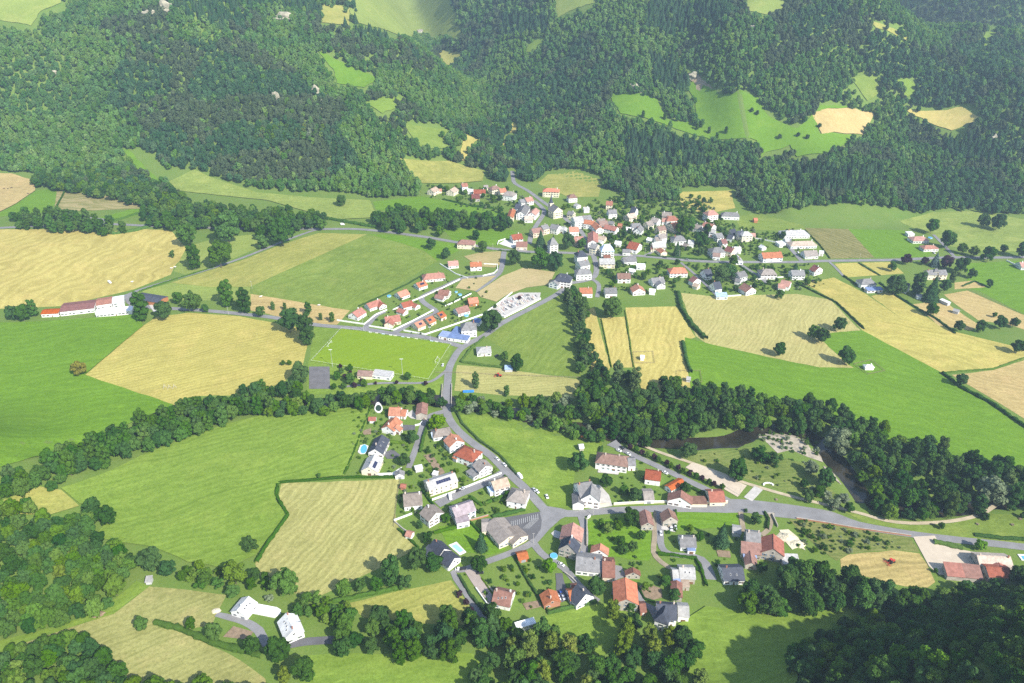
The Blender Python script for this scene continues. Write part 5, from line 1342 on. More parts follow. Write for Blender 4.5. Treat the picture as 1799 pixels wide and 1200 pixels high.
LEAF = {
 'green': leaf_mat('leaf_green', (.070, .160, .024), (.098, .198, .032)),
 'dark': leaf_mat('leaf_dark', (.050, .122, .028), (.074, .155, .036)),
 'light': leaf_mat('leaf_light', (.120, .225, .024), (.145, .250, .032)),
 'bright': leaf_mat('leaf_bright', (.16, .32, .018), (.18, .33, .025)),
 'yellow': leaf_mat('leaf_yellow', (.175, .235, .034), (.20, .26, .045)),
 'gold': leaf_mat('leaf_gold', (.22, .22, .035), (.24, .23, .04)),
 'silver': leaf_mat('leaf_silver', (.22, .28, .16), (.26, .32, .19), .008),
 'purple': leaf_mat('leaf_purple', (.060, .032, .046), (.08, .042, .058), .008),
 'conifer': leaf_mat('leaf_conifer', (.042, .100, .040), (.060, .126, .048), .012, .1),
 'bluefir': leaf_mat('leaf_bluefir', (.09, .145, .125), (.11, .165, .145), .008, .1),
 'brownish': leaf_mat('leaf_brownish', (.092, .130, .044), (.115, .150, .050), .012),
 'fdark': leaf_mat('leaf_forest_dark', (.064, .150, .060), (.090, .188, .072)),
 'fbrown': leaf_mat('leaf_forest_brown', (.102, .154, .070), (.126, .178, .078), .012),
 'fgreen': leaf_mat('leaf_forest_green', (.104, .226, .058), (.136, .268, .068)),
 'flight': leaf_mat('leaf_forest_light', (.160, .300, .062), (.195, .335, .078)),
 'poplar': leaf_mat('leaf_poplar', (.098, .170, .048), (.125, .20, .06)),
}
BARK = surf('bark', (.13, .105, .08), var=.3, scale=2)
CROWN = {'broad': [crown_broad(s, LEAF['green'], n=rr) for s, rr in ((1, 13), (2, 16), (3, 11), (4, 18), (5, 14), (6, 12), (7, 17))],
         'tall': [crown_tall(s, LEAF['green']) for s in (11, 12, 13)],
         'conifer': [crown_conifer(s, LEAF['green']) for s in (21, 22, 23)],
         'bush': [crown_broad(s, LEAF['green'], n=9, cards_n=520, low=.0) for s in (31, 32, 33)]}
def trunk_mesh(h, seed):
    r = random.Random(seed)
    b = MB()
    z = 0
    p = Vector((0, 0, -.05))
    for k in range(3):
        q = p + Vector((r.uniform(-.012, .012), r.uniform(-.012, .012), (h + .05) / 3))
        b.tube(p, q, .026 - k * .005, .026 - (k + 1) * .005, 7)
        p = q
    for k in range(3):
        a = k * 2.1 + r.random()
        b.tube(p - Vector((0, 0, .1 * k * h)), p + Vector((math.cos(a) * .16, math.sin(a) * .16, .2)), .011, .004, 5)
    return b.mesh('trunk', BARK)
TRUNK = {'broad': trunk_mesh(.42, 1), 'tall': trunk_mesh(.45, 2), 'conifer': trunk_mesh(.3, 3), 'bush': trunk_mesh(.2, 4)}

# kind -> (object name, crown family, leaf, height / width, category, words)
TREES = {
 'oak': ('broadleaf_tree', 'broad', 'green', 1.15, 'tree', 'green broadleaf tree'),
 'dark': ('broadleaf_tree', 'broad', 'dark', 1.12, 'tree', 'dark green broadleaf tree'),
 'light': ('broadleaf_tree', 'broad', 'light', 1.1, 'tree', 'light green broadleaf tree'),
 'bright': ('lime_tree', 'broad', 'bright', 1.0, 'tree', 'bright lime-green round tree'),
 'yellow': ('chestnut_tree', 'tall', 'yellow', 1.45, 'tree', 'yellowish flowering tree'),
 'gold': ('round_tree', 'broad', 'gold', .98, 'tree', 'golden-brown round tree'),
 'willow': ('willow_tree', 'broad', 'silver', .95, 'tree', 'silver-grey willow'),
 'poplar': ('poplar_tree', 'tall', 'poplar', 1.9, 'tree', 'tall slender poplar'),
 'tall': ('tall_tree', 'tall', 'green', 1.6, 'tree', 'tall narrow green tree'),
 'ash': ('tall_tree', 'tall', 'dark', 1.5, 'tree', 'tall dark tree'),
 'conifer': ('conifer_tree', 'conifer', 'conifer', 1.7, 'tree', 'dark conifer'),
 'bluefir': ('conifer_tree', 'conifer', 'bluefir', 1.5, 'tree', 'blue-grey fir'),
 'purple': ('copper_tree', 'broad', 'purple', 1.05, 'tree', 'dark purple-leaved tree'),
 'garden': ('garden_tree', 'broad', 'green', 1.05, 'tree', 'green garden tree'),
 'gdark': ('garden_tree', 'broad', 'dark', 1.1, 'tree', 'dark green garden tree'),
 'fruit': ('fruit_tree', 'broad', 'light', 1.0, 'tree', 'small fruit tree'),
 'shrub': ('shrub', 'bush', 'green', .85, 'shrub', 'rounded green shrub'),
 'dshrub': ('shrub', 'bush', 'dark', .8, 'shrub', 'dark green shrub'),
 'lshrub': ('shrub', 'bush', 'light', .8, 'shrub', 'light green shrub'),
 'yshrub': ('shrub', 'bush', 'yellow', .9, 'shrub', 'bright yellow shrub'),
 'wshrub': ('shrub', 'bush', 'silver', .7, 'shrub', 'grey-green willow shrub'),
}
TREE_AT = []
def plant(kind, x, y, w, h=None, label=None, group=None, sink=0.0):
    nm, fam, leaf, hw, cat, _ = TREES[kind]
    h = h or w * hw
    root = bpy.data.objects.new(nm, None)
    COL.objects.link(root)
    root.location = (x, y, H(x, y) - sink)
    root.rotation_euler = (0, 0, rng.uniform(0, 6.283))
    root.scale = (w * rng.uniform(.95, 1.08), w * rng.uniform(.95, 1.08), h)
    o = link('crown', rng.choice(CROWN[fam]), root)
    o.material_slots[0].link = 'OBJECT'
    o.material_slots[0].material = LEAF[leaf]
    if fam != 'bush':
        t = link('trunk', TRUNK[fam], root)
        t.scale = (max(.6, 9 / w) if w > 9 else 1.2, max(.6, 9 / w) if w > 9 else 1.2, 1)
    tag(root, label, cat, group)
    TREE_AT.append((x, y, w / 2))
    return root

def px_per_m(u, v):
    x, y, z = hit(u, v)
    return F_PX / (y * CS - (z - CAM_H) * SN)

def tree_px(kind, u, v, wpx, where=None, hpx=None, group=None, label=None):
    """tree whose crown is centred on photo pixel (u, v) and wpx pixels wide"""
    s = px_per_m(u, v)
    w = wpx / s
    h = (hpx / s / math.cos(THETA) if hpx else w * TREES[kind][3])
    x, y = at_height(u, v, h * .5)
    return plant(kind, x, y, w, h, label or f"{TREES[kind][5]} {where}", group)

# single trees one can point to: kind, u, v of the crown's centre, width (px), where
SINGLE = [
 ('gold', 137, 647, 28, 'alone at the corner of pasture and straw field'), ('oak', 92, 854, 21, 'alone beside the river belt on the left'),
 ('dark', 160, 893, 34, 'left of a pair at the meadow corner'), ('dark', 184, 906, 36, 'right of a pair at the meadow corner'),
 ('dark', 440, 957, 26, 'alone on the field boundary below the meadow'), ('tall', 340, 452, 28, 'in the corner meadow left of the big round one'),
 ('oak', 384, 446, 44, 'big and round in the corner meadow'), ('oak', 329, 412, 36, 'at the edge of the large straw field'), ('oak', 398, 402, 48, 'broad one between straw field and main road'),
 ('oak', 460, 408, 24, 'left of a pair beside the diagonal lane top'), ('oak', 492, 407, 44, 'right of a pair beside the diagonal lane top'), ('oak', 302, 446, 11, 'tiny at the straw field edge'),
 ('oak', 461, 425, 22, 'low beside the diagonal lane'),
 ('tall', 396, 515, 30, 'beside the dark slim one above the street'), ('ash', 427, 528, 30, 'above the street to the factory'), ('oak', 313, 523, 20, 'small one right of the dark barn'),
 ('oak', 337, 530, 34, 'right of the dark barn'), ('dark', 285, 547, 30, 'right of a pair beside the factory'), ('tall', 245, 538, 34, 'left of a pair beside the factory'),
 ('dark', 20, 549, 24, 'left of three at the factory end'), ('oak', 38, 550, 26, 'middle of three at the factory end'), ('tall', 56, 541, 20, 'right of three at the factory end'),
 ('dark', 507, 563, 40, 'at the corner of pitch street and straw field'), ('ash', 536, 578, 38, 'tall one left of the pitch corner'), ('tall', 541, 541, 15, 'first in the row above the pitch street'),
 ('tall', 563, 556, 9, 'second in the row above the pitch street'), ('tall', 583, 557, 12, 'last in the row above the pitch street'), ('dark', 526, 655, 34, 'left of the grey sports court'),
 ('dark', 866, 563, 38, 'big one beside the blue-roofed hall'), ('dark', 908, 637, 27, 'beside the pale blue shed'), ('oak', 887, 625, 16, 'in the small hipped house garden'),
 ('light', 773, 406, 18, 'beside the main road left of the village'), ('oak', 757, 428, 18, 'lower one beside the main road left of the village'), ('dark', 783, 445, 18, 'at the top end of the estate'),
 ('dark', 836, 412, 16, 'egg-shaped beside the red-roofed barn'), ('oak', 848, 434, 18, 'right below the red-roofed barn'), ('dark', 905, 452, 26, 'at the estate road mouth'),
 ('oak', 950, 455, 34, 'left of a pair below the main road'), ('dark', 976, 458, 30, 'right of a pair below the main road'), ('conifer', 950, 418, 20, 'left of the tall tower-like house'),
 ('conifer', 972, 424, 15, 'right of the tall tower-like house'), ('dark', 1000, 424, 26, 'round beside the pinkish village house'), ('oak', 1022, 427, 16, 'at the village street'),
 ('oak', 1074, 541, 36, 'below the grey garden-lane house'), ('poplar', 1086, 655, 26, 'left of two in front of the hut field'), ('poplar', 1116, 668, 26, 'right of two in front of the hut field'),
 ('oak', 1430, 583, 24, 'left of a joined pair at the pasture tip'), ('dark', 1446, 590, 26, 'right of a joined pair at the pasture tip'), ('dark', 1475, 569, 24, 'behind the joined pair at the pasture tip'),
 ('dark', 1369, 614, 23, 'alone on the beige field edge'), ('dark', 1487, 625, 30, 'beside the fenced hut in the pasture'), ('dark', 1690, 668, 22, 'beside the long hedge of the right pasture'),
 ('dark', 1789, 609, 24, 'alone at the right edge of the golden field'), ('oak', 1638, 543, 22, 'on the hedge right of the golden field'), ('dark', 1685, 572, 20, 'first of the row below the tan field'),
 ('dark', 1725, 573, 20, 'second of the row below the tan field'), ('dark', 1760, 567, 22, 'third of the row below the tan field'), ('dark', 1782, 566, 18, 'last of the row below the tan field'),
 ('oak', 1748, 553, 9, 'small in the tan field'), ('dark', 1709, 480, 17, 'round at the left edge of the right pasture'), ('dark', 1739, 497, 13, 'small and round in the right pasture'),
 ('purple', 1593, 455, 18, 'left of three by the main road'), ('purple', 1625, 458, 14, 'middle of three by the main road'), ('purple', 1665, 460, 22, 'right of three by the main road'),
 ('bluefir', 1645, 455, 18, 'between the purple trees'), ('dark', 1690, 466, 26, 'right of the purple trees'), ('dark', 1574, 500, 34, 'left of the hidden slate gable'), ('ash', 1615, 498, 28, 'in front of the manor'),
 ('conifer', 1640, 506, 28, 'below the manor'), ('dark', 1661, 502, 22, 'right below the manor'), ('poplar', 1674, 487, 13, 'pale one at the right of the manor'), ('oak', 1587, 508, 15, 'light one beside the hidden slate gable'),
 ('oak', 1568, 468, 16, 'in the yellow plot'), ('oak', 1638, 397, 24, 'left one in the upper right meadow'), ('oak', 1668, 421, 28, 'beside the pink-roofed house drive'), ('oak', 1692, 436, 18, 'first of the roadside row at the right'),
 ('light', 1712, 441, 18, 'second of the roadside row at the right'), ('oak', 1738, 446, 24, 'third of the roadside row at the right'), ('oak', 1765, 437, 14, 'last of the roadside row at the right'), ('dark', 1800, 440, 26, 'at the right edge beside the main road'),
 ('dark', 1730, 388, 22, 'left of a pair at the upper right meadow edge'), ('dark', 1754, 390, 26, 'right of a pair at the upper right meadow edge'),
 ('dark', 1017, 812, 36, 'big one at the edge of the road-bend meadow'), ('dark', 1066, 846, 24, 'beside the mansion court'), ('dark', 1116, 869, 26, 'beside the low white house'), ('oak', 1096, 861, 18, 'left of the low white house tree'),
 ('dark', 1203, 857, 22, 'behind the wide front gable'), ('dark', 1110, 909, 30, 'big one over the street by the orchard'), ('light', 1057, 918, 14, 'at the orchard corner'),
 ('light', 1068, 928, 19, 'second in the orchard'), ('oak', 1086, 922, 18, 'third in the orchard'), ('oak', 1125, 940, 18, 'fourth in the orchard'), ('oak', 1090, 950, 19, 'fifth in the orchard'),
 ('oak', 1112, 960, 20, 'sixth in the orchard'), ('oak', 1098, 966, 18, 'lowest in the orchard'),
 ('conifer', 845, 949, 25, 'beside the white pool deck'), ('bright', 964, 993, 30, 'beside the winding lane'), ('dark', 751, 943, 20, 'round above the slate pool house'), ('oak', 784, 910, 18, 'between two white houses'),
 ('ash', 737, 921, 13, 'tall one at the mown field corner'), ('dark', 733, 981, 40, 'left of a pair beside the slate pool house'), ('dark', 760, 988, 34, 'right of a pair beside the slate pool house'), ('dark', 840, 990, 30, 'beside the pale pink drive'),
 ('dark', 724, 767, 25, 'round beside the lane of the slate house'), ('dark', 710, 807, 22, 'lower round one beside the lane'), ('bright', 768, 742, 32, 'beside the bridge road'), ('yshrub', 868, 827, 11, 'at the cul-de-sac corner'),
 ('conifer', 1270, 937, 30, 'dark cedar in the cottage garden'), ('dark', 1328, 911, 22, 'clipped round on its own lawn'), ('dark', 1338, 997, 22, 'below the farmhouse'), ('oak', 1230, 942, 16, 'right of the grey cottage'),
 ('fruit', 1212, 928, 13, 'above the grey cottage'), ('dshrub', 1310, 896, 9, 'at the street beside the grassy track'), ('dark', 1047, 1030, 32, 'beside the winding lane bottom'), ('yellow', 1077, 1071, 30, 'tall one left of the bottom paddock barn'),
 ('willow', 1472, 776, 46, 'largest at the gravel bar'), ('willow', 1427, 822, 28, 'beside the narrow gravel bank'), ('dark', 1209, 792, 30, 'alone beside the riverside path'), ('dark', 1296, 824, 38, 'broad one above the petanque court'),
 ('dark', 1451, 838, 32, 'below the riverbank willow'), ('willow', 1741, 862, 58, 'huge at the right end of the river wood'), ('dshrub', 1336, 797, 36, 'left half of the willow thicket'), ('dshrub', 1362, 806, 30, 'right half of the willow thicket'),
 ('oak', 246, 1095, 25, 'in the pale hillside meadow'), ('oak', 335, 1096, 22, 'on the hedge in the pale hillside meadow'), ('oak', 376, 1110, 30, 'beside the striped kitchen garden'), ('dark', 440, 1133, 34, 'left below the white farm'),
 ('dark', 486, 1143, 46, 'big one in front of the white farm'), ('yellow', 498, 1186, 26, 'at the bottom edge below the white farm'), ('dark', 534, 1180, 44, 'right of the yellowish one at the bottom'),
 ('dark', 266, 984, 42, 'big one beside the small field hut'), ('dark', 293, 998, 30, 'right of the small field hut'), ('light', 411, 1008, 44, 'on the field boundary above the white farm'), ('dark', 446, 1010, 22, 'dark one at the mown field corner'),
 ('oak', 500, 1024, 48, 'large one above the white farm'), ('light', 604, 1033, 30, 'first below the mown beige field'), ('oak', 633, 1027, 24, 'second below the mown beige field'), ('oak', 662, 1026, 24, 'third below the mown beige field'),
 ('ash', 686, 1001, 42, 'largest below the mown beige field'), ('dark', 712, 1022, 26, 'last below the mown beige field'), ('light', 200, 1030, 40, 'bright one at the left wood edge'), ('yellow', 106, 1008, 26, 'in the left wood'),
 ('dark', 862, 1075, 38, 'below the brown-red house'), ('wshrub', 472, 1050, 18, 'above the white pool cover'),
 ('conifer', 1190, 436, 16, 'on the roadside lawn'), ('dark', 1190, 460, 10, 'below the main road near the diagonal lane'), ('dark', 1270, 485, 30, 'left of a pair in the eastern gardens'), ('oak', 1289, 457, 18, 'at the main road bend'),
 ('dark', 1284, 478, 24, 'right of a pair in the eastern gardens'), ('conifer', 1398, 470, 12, 'beside the dark grey house'), ('dark', 1231, 420, 24, 'in the central garden'), ('oak', 1200, 398, 26, 'beside the upper lane'),
 ('oak', 1213, 395, 22, 'second beside the upper lane'), ('dark', 1243, 402, 18, 'in front of the pink gable'), ('conifer', 1105, 343, 18, 'above the steep slate gable'), ('oak', 1370, 517, 16, 'at the beige field edge'), ('dark', 1376, 412, 12, 'beside the very large pale house'),
 ('oak', 360, 541, 14, 'low on the street verge to the factory'), ('oak', 456, 547, 18, 'beside the street right of the tall dark one'), ('tall', 479, 537, 10, 'slim on the narrow tan strip'), ('tall', 500, 538, 9, 'second slim one on the narrow tan strip'),
 ('oak', 497, 637, 9, 'left of a small pair in the straw field corner'), ('oak', 508, 637, 9, 'right of a small pair in the straw field corner'), ('oak', 600, 352, 18, 'bushy one in the olive meadow'), ('oak', 560, 835, 9, 'small on the hedge above the mown beige field'),
 ('dark', 1654, 924, 12, 'small one in the river park'), ('dark', 1732, 907, 14, 'beside the path bend in the river park'), ('dark', 1798, 905, 12, 'at the right edge of the river park'), ('bright', 1722, 957, 22, 'round one above the right farm'),
 ('dark', 1790, 1010, 34, 'behind the right farm'), ('oak', 1644, 1002, 9, 'at the gravel yard corner'),
 ('dark', 1131, 838, 13, 'in the red-roofed house garden'), ('light', 1135, 1030, 17, 'beside the soil plot'), ('oak', 1170, 1020, 22, 'between soil plot and blue tarpaulin'), ('oak', 1185, 1045, 22, 'below the brown wing'),
 ('oak', 1110, 1066, 18, 'below the orange barn'), ('light', 812, 700, 20, 'beside the bridge on the right'), ('poplar', 835, 668, 17, 'first beside the blue tarpaulin'), ('tall', 890, 686, 14, 'beside the narrow river gap'),
 ('light', 1545, 350, 0, ''),
]
for k, u, v, wpx, where in SINGLE:
    if wpx: tree_px(k, u, v, wpx, where)
# alternating purple and green trees along the road, and around the pitch
for k, (x, y) in enumerate([(710, 135), (830, 190), (950, 235), (1075, 290), (1185, 340), (1300, 395), (1420, 445), (1540, 500)]):
    tree_px('purple', *Z('H', x, y), 11, group='purple trees along the sand court road', label='small purple tree in the alternating row beside the sand court')
for k, (x, y) in enumerate([(770, 160), (885, 215), (990, 260), (1110, 325), (1230, 375), (1360, 425), (1490, 480), (1620, 530)]):
    tree_px('oak', *Z('H', x, y), 11, group='green trees along the sand court road', label='small green tree in the alternating row beside the sand court')
WINDOWS['P'] = (540, 570, 6.92)
for x, y, s in [(400, 505, 50), (525, 580, 45), (455, 625, 55), (660, 675, 45), (570, 735, 65), (830, 710, 40), (1085, 700, 50), (1435, 710, 60)]:
    tree_px('purple', *Z('P', x, y), s / 6.9 * 1.1, group='purple trees beside the pitch', label='small purple tree on the lawn below the pitch')
for x, y, s in [(520, 525, 75), (410, 565, 70), (360, 625, 85), (515, 655, 115), (320, 755, 70), (440, 745, 75), (690, 715, 85), (1220, 625, 95)]:
    tree_px('oak', *Z('P', x, y), s / 6.9 * 1.1, group='green trees beside the pitch', label='small green tree on the lawn below the pitch')
for x, y in [(240, 370), (285, 425), (315, 475), (335, 520)]:
    tree_px('purple', *Z('L', x, y), 13, group='purple trees along the wood lane', label='small purple tree beside the lane to the bottom wood')
for u, v in [(1225, 222), (1232, 218), (1246, 228), (1260, 238), (1276, 228), (1330, 198), (1346, 188), (1321, 193), (1370, 240), (1402, 236), (1419, 240), (1440, 220), (1130, 200), (1168, 204)]:
    tree_px('tall' if u < 1300 else 'dark', u, v, 8, group='trees on the shelf meadow', label='small tree standing on the bright shelf meadow')

# ------------------------------------------------------------------ woods: each tree on its own, filling an outline seen in the photo
def wood(poly, spacing, size, kinds, where, group, seed, hill=True, avoid=True, edge=.85):
    r = random.Random(seed)
    W = [hit(u, v)[:2] for u, v in poly]
    x0, x1 = min(p[0] for p in W) - 30, max(p[0] for p in W) + 30
    y0, y1 = min(p[1] for p in W) - 40, max(p[1] for p in W) + 30
    n = 0
    row = 0
    y = y0
    while y < y1:
        x = x0 + (row % 2) * spacing / 2
        while x < x1:
            px, py = x + r.uniform(-.32, .32) * spacing, y + r.uniform(-.32, .32) * spacing
            x += spacing
            k = r.choice(kinds)
            w = r.uniform(*size)
            h = w * TREES[k][3] * r.uniform(.8, 1.22)
            zg = H(px, py)
            u0, v0 = proj(px, py, zg + .22 * h)
            u1, v1 = proj(px, py, zg + edge * h)
            if not (inside(u0, v0, poly) and inside(u1, v1, poly)): continue
            if avoid and any((px - a) ** 2 + (py - b) ** 2 < (c * .8 + w * .28) ** 2 for a, b, c in TREE_AT[:AVOID_N]): continue
            if any((px - a) ** 2 + (py - b) ** 2 < (c + w * .3) ** 2 for a, b, c in FOOTPRINTS): continue
            CAND.append((k, px, py, w, h, f"{TREES[k][5]} {where}", group, w * F_PX / math.sqrt(px * px + py * py + CAM_H ** 2)))
            n += 1
        y += spacing * .87
        row += 1
    return n
AVOID_N = len(TREE_AT)
CAND = []
CNT = {}
CNT['river left'] = wood([(-30, 835), (60, 800), (140, 765), (250, 722), (335, 697), (370, 690), (440, 672), (475, 668), (475, 722), (430, 730), (330, 768), (200, 815), (100, 850), (0, 882), (-30, 890)], 7.8, (8.5, 11.5), ['oak', 'dark', 'oak', 'tall'], 'in the belt along the left river reach', 'left river belt', 1)
CNT['river mid'] = wood([(440, 672), (520, 665), (560, 690), (640, 685), (700, 672), (778, 690), (778, 712), (640, 722), (520, 730), (440, 730)], 9, (8, 11.5), ['oak', 'dark', 'dark', 'light'], 'on the riverbank between left meadow and bridge', 'riverbank left of the bridge', 2)
CNT['river bridge'] = wood([(795, 690), (830, 688), (880, 695), (950, 690), (1000, 690), (1020, 735), (1065, 755), (1062, 785), (1000, 765), (900, 735), (800, 722)], 8.5, (7, 11), ['oak', 'light', 'dark', 'wshrub', 'shrub'], 'on the riverbank right of the bridge', 'riverbank right of the bridge', 3)
CNT['river wood'] = wood([(1000, 690), (1060, 640), (1110, 650), (1130, 665), (1200, 660), (1260, 668), (1330, 684), (1430, 692), (1480, 712), (1560, 745), (1600, 772), (1605, 915), (1540, 902), (1520, 880), (1500, 830), (1462, 792), (1440, 765), (1350, 752), (1290, 760), (1160, 772), (1120, 790), (1060, 765)], 9.2, (8.5, 12), ['dark', 'oak', 'dark', 'light', 'oak', 'ash'], 'in the dense river wood', 'dense river wood', 4)
CNT['river wood east'] = wood([(1600, 772), (1640, 755), (1690, 790), (1750, 790), (1850, 835), (1850, 890), (1770, 895), (1700, 905), (1605, 915)], 9.4, (8.5, 11.5), ['dark', 'oak', 'dark', 'ash', 'poplar'], 'at the eastern end of the river wood', 'eastern river wood', 5)
CNT['poplar row'] = wood([(990, 505), (1028, 500), (1034, 560), (1042, 600), (1058, 640), (1048, 668), (1018, 660), (1010, 600), (1000, 560)], 8, (7, 9.5), ['dark', 'oak', 'dark', 'poplar'], 'in the row beside the cemetery meadow', 'row beside the cemetery meadow', 6)
CNT['road wood'] = wood([(240, 362), (330, 350), (440, 360), (520, 362), (572, 372), (572, 400), (430, 403), (310, 402), (258, 398)], 12, (11, 15), ['oak', 'dark', 'light', 'oak'], 'in the wood above the main road on the left', 'wood above the main road', 7)
CNT['road row'] = wood([(20, 368), (60, 358), (150, 368), (215, 388), (250, 402), (180, 413), (60, 402), (20, 398)], 13, (9, 13), ['oak', 'tall'], 'along the main road at the far left', 'trees along the main road', 8)
CNT['slope wood'] = wood([(40, 308), (120, 285), (205, 282), (290, 318), (335, 348), (440, 360), (300, 372), (250, 362), (180, 348), (100, 335), (60, 325)], 11, (10, 14), ['oak', 'dark', 'light'], 'in the wood above the terraced garden', 'wood above the terraced garden', 18)
CNT['mid hedge'] = wood([(655, 372), (700, 355), (800, 366), (900, 376), (905, 405), (840, 400), (780, 402), (700, 408), (660, 402)], 13.5, (11, 15), ['oak', 'dark', 'oak'], 'in the tree belt left of the village', 'tree belt left of the village', 9)
CNT['left wood'] = wood([(-60, 860), (60, 872), (110, 905), (150, 900), (200, 940), (232, 975), (238, 1010), (205, 1060), (140, 1095), (60, 1118), (-60, 1140)], 7.0, (8, 11), ['oak', 'light', 'oak', 'dark'], 'in the sunlit wood at the left edge', 'wood at the left edge', 10, edge=.95)
CNT['corner wood'] = wood([(-60, 1140), (60, 1115), (140, 1105), (195, 1150), (215, 1190), (480, 1190), (480, 1260), (-60, 1260)], 7.0, (8, 11), ['oak', 'light', 'dark', 'oak'], 'in the bottom left corner', 'bottom left corner wood', 11, edge=.95)
CNT['hedge wood'] = wood([(225, 965), (330, 985), (400, 985), (470, 1000), (540, 1035), (640, 1062), (620, 1100), (560, 1105), (470, 1070), (390, 1040), (270, 1015)], 6.0, (5, 9), ['oak', 'light', 'lshrub', 'shrub'], 'in the hedge above the white farm', 'hedge above the white farm', 12)
CNT['bottom row'] = wood([(560, 1080), (700, 1068), (800, 1060), (870, 1075), (880, 1140), (830, 1155), (700, 1160), (570, 1152)], 9.2, (9, 12), ['dark', 'oak', 'dark', 'tall'], 'in the row below the beige field', 'row below the beige field', 13)
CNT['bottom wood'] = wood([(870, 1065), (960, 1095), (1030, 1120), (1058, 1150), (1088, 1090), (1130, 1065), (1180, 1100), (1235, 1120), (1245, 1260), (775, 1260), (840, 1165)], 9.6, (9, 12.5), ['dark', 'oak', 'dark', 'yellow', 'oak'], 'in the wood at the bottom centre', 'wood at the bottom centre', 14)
CNT['big trees'] = wood([(1240, 1045), (1255, 1032), (1312, 1028), (1330, 1005), (1400, 988), (1480, 995), (1520, 1020), (1600, 1020), (1640, 1040), (1600, 1085), (1480, 1085), (1400, 1092), (1300, 1085), (1245, 1060)], 10.5, (11, 15), ['dark', 'oak', 'dark'], 'in the belt above the dark bottom meadow', 'belt above the dark meadow', 15)
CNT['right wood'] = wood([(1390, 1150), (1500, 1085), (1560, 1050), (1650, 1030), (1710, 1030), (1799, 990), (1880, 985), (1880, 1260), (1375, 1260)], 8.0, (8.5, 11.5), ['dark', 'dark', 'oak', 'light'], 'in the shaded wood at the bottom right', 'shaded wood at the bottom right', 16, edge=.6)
CNT['bank'] = wood([(1400, 845), (1440, 835), (1500, 880), (1530, 905), (1470, 895), (1420, 880)], 7, (6, 9), ['dark', 'oak', 'wshrub'], 'on the inner bank above the sandy path', 'inner bank thicket', 17)
# the largest in view stand one by one; the rest of each wood is one mass
CAND.sort(key=lambda c: -c[7])
_lim = {'broadleaf_tree': 148, 'tall_tree': 90, 'chestnut_tree': 30, 'shrub': 60, 'poplar_tree': 40}
MASS = []
for c in CAND:
    nm = TREES[c[0]][0]
    if _lim.get(nm, 0) > 0:
        _lim[nm] -= 1
        plant(*c[:7])
    else:
        MASS.append(c)
        TREE_AT.append((c[1], c[2], c[3] / 2))
# garden trees and shrubs between the village houses
def gardens(poly, spacing, size, kinds, where, group, seed, road_clear):
    r = random.Random(seed)
    W = [hit(u, v)[:2] for u, v in poly]
    x0, x1 = min(p[0] for p in W), max(p[0] for p in W)
    y0, y1 = min(p[1] for p in W), max(p[1] for p in W)
    n = 0
    y = y0
    while y < y1:
        x = x0
        while x < x1:
            px, py = x + r.uniform(0, 1) * spacing, y + r.uniform(0, 1) * spacing
            x += spacing
            k = r.choice(kinds)
            w = r.uniform(*size)
            if r.random() < .12 or not inside(px, py, W): continue
            if any((px - a) ** 2 + (py - b) ** 2 < (c * .78 + w * .42) ** 2 for a, b, c in FOOTPRINTS): continue
            if any((px - a) ** 2 + (py - b) ** 2 < (c + w * .4) ** 2 for a, b, c in TREE_AT): continue
            if road_dist(px, py) < w * .5 + 3: continue
            plant(k, px, py, w, None, f"{TREES[k][5]} {where}", group)
            n += 1
        y += spacing
    return n
ROADW = [[hit(u, v)[:2] for u, v in pts] for _, _, _, _, pts in ROADS]
def road_dist(x, y):
    return min(float(seg_dist(np.array([x]), np.array([y]), p)[0]) for p in ROADW if len(p) > 1)
CNT['g1'] = gardens([(1050, 375), (1240, 385), (1300, 420), (1300, 452), (1140, 445), (1050, 440)], 11, (4.5, 9), ['garden', 'fruit', 'gdark', 'shrub', 'lshrub'], 'in the gardens of the village centre', 'village centre gardens', 31, 4)
CNT['g2'] = gardens([(1055, 458), (1200, 465), (1300, 470), (1420, 468), (1440, 500), (1380, 512), (1200, 512), (1060, 520)], 11, (3.5, 8), ['garden', 'fruit', 'gdark', 'shrub', 'lshrub'], 'in the gardens below the main road', 'gardens below the main road', 32, 4)
CNT['g3'] = gardens([(750, 325), (900, 335), (960, 370), (1060, 350), (1110, 340), (1250, 350), (1240, 385), (1050, 375), (900, 380), (760, 350)], 13, (4.5, 9), ['garden', 'fruit', 'gdark', 'shrub', 'lshrub'], 'in the upper village gardens', 'upper village gardens', 33, 4)
CNT['g4'] = gardens([(720, 770), (800, 770), (880, 830), (930, 880), (870, 905), (780, 900), (705, 850)], 7.5, (2.4, 5), ['garden', 'fruit', 'shrub', 'lshrub', 'dshrub'], 'in the gardens west of the descending road', 'gardens west of the descending road', 34, 4)
CNT['g5'] = gardens([(840, 980), (930, 965), (1010, 1060), (960, 1080), (880, 1080), (850, 1030)], 9, (2.2, 4.2), ['fruit', 'shrub', 'lshrub', 'dshrub'], 'in the big gardens above the bottom wood', 'gardens above the bottom wood', 35, 4)
CNT['g6'] = gardens([(1190, 930), (1290, 935), (1300, 1000), (1200, 985)], 12, (2.4, 4.5), ['fruit', 'shrub', 'dshrub'], 'in the cottage garden', 'cottage gardens', 36, 4)
CNT['g7'] = gardens([(620, 700), (720, 700), (720, 830), (620, 830)], 11, (2.0, 4), ['fruit', 'shrub', 'lshrub', 'dshrub'], 'in the gardens beside the left meadow', 'gardens beside the left meadow', 37, 4)
CNT['g8'] = gardens([(640, 560), (760, 490), (850, 480), (860, 540), (780, 590), (690, 590)], 13, (1.6, 3.2), ['fruit', 'shrub', 'dshrub'], 'in the housing estate gardens', 'estate gardens', 38, 4)
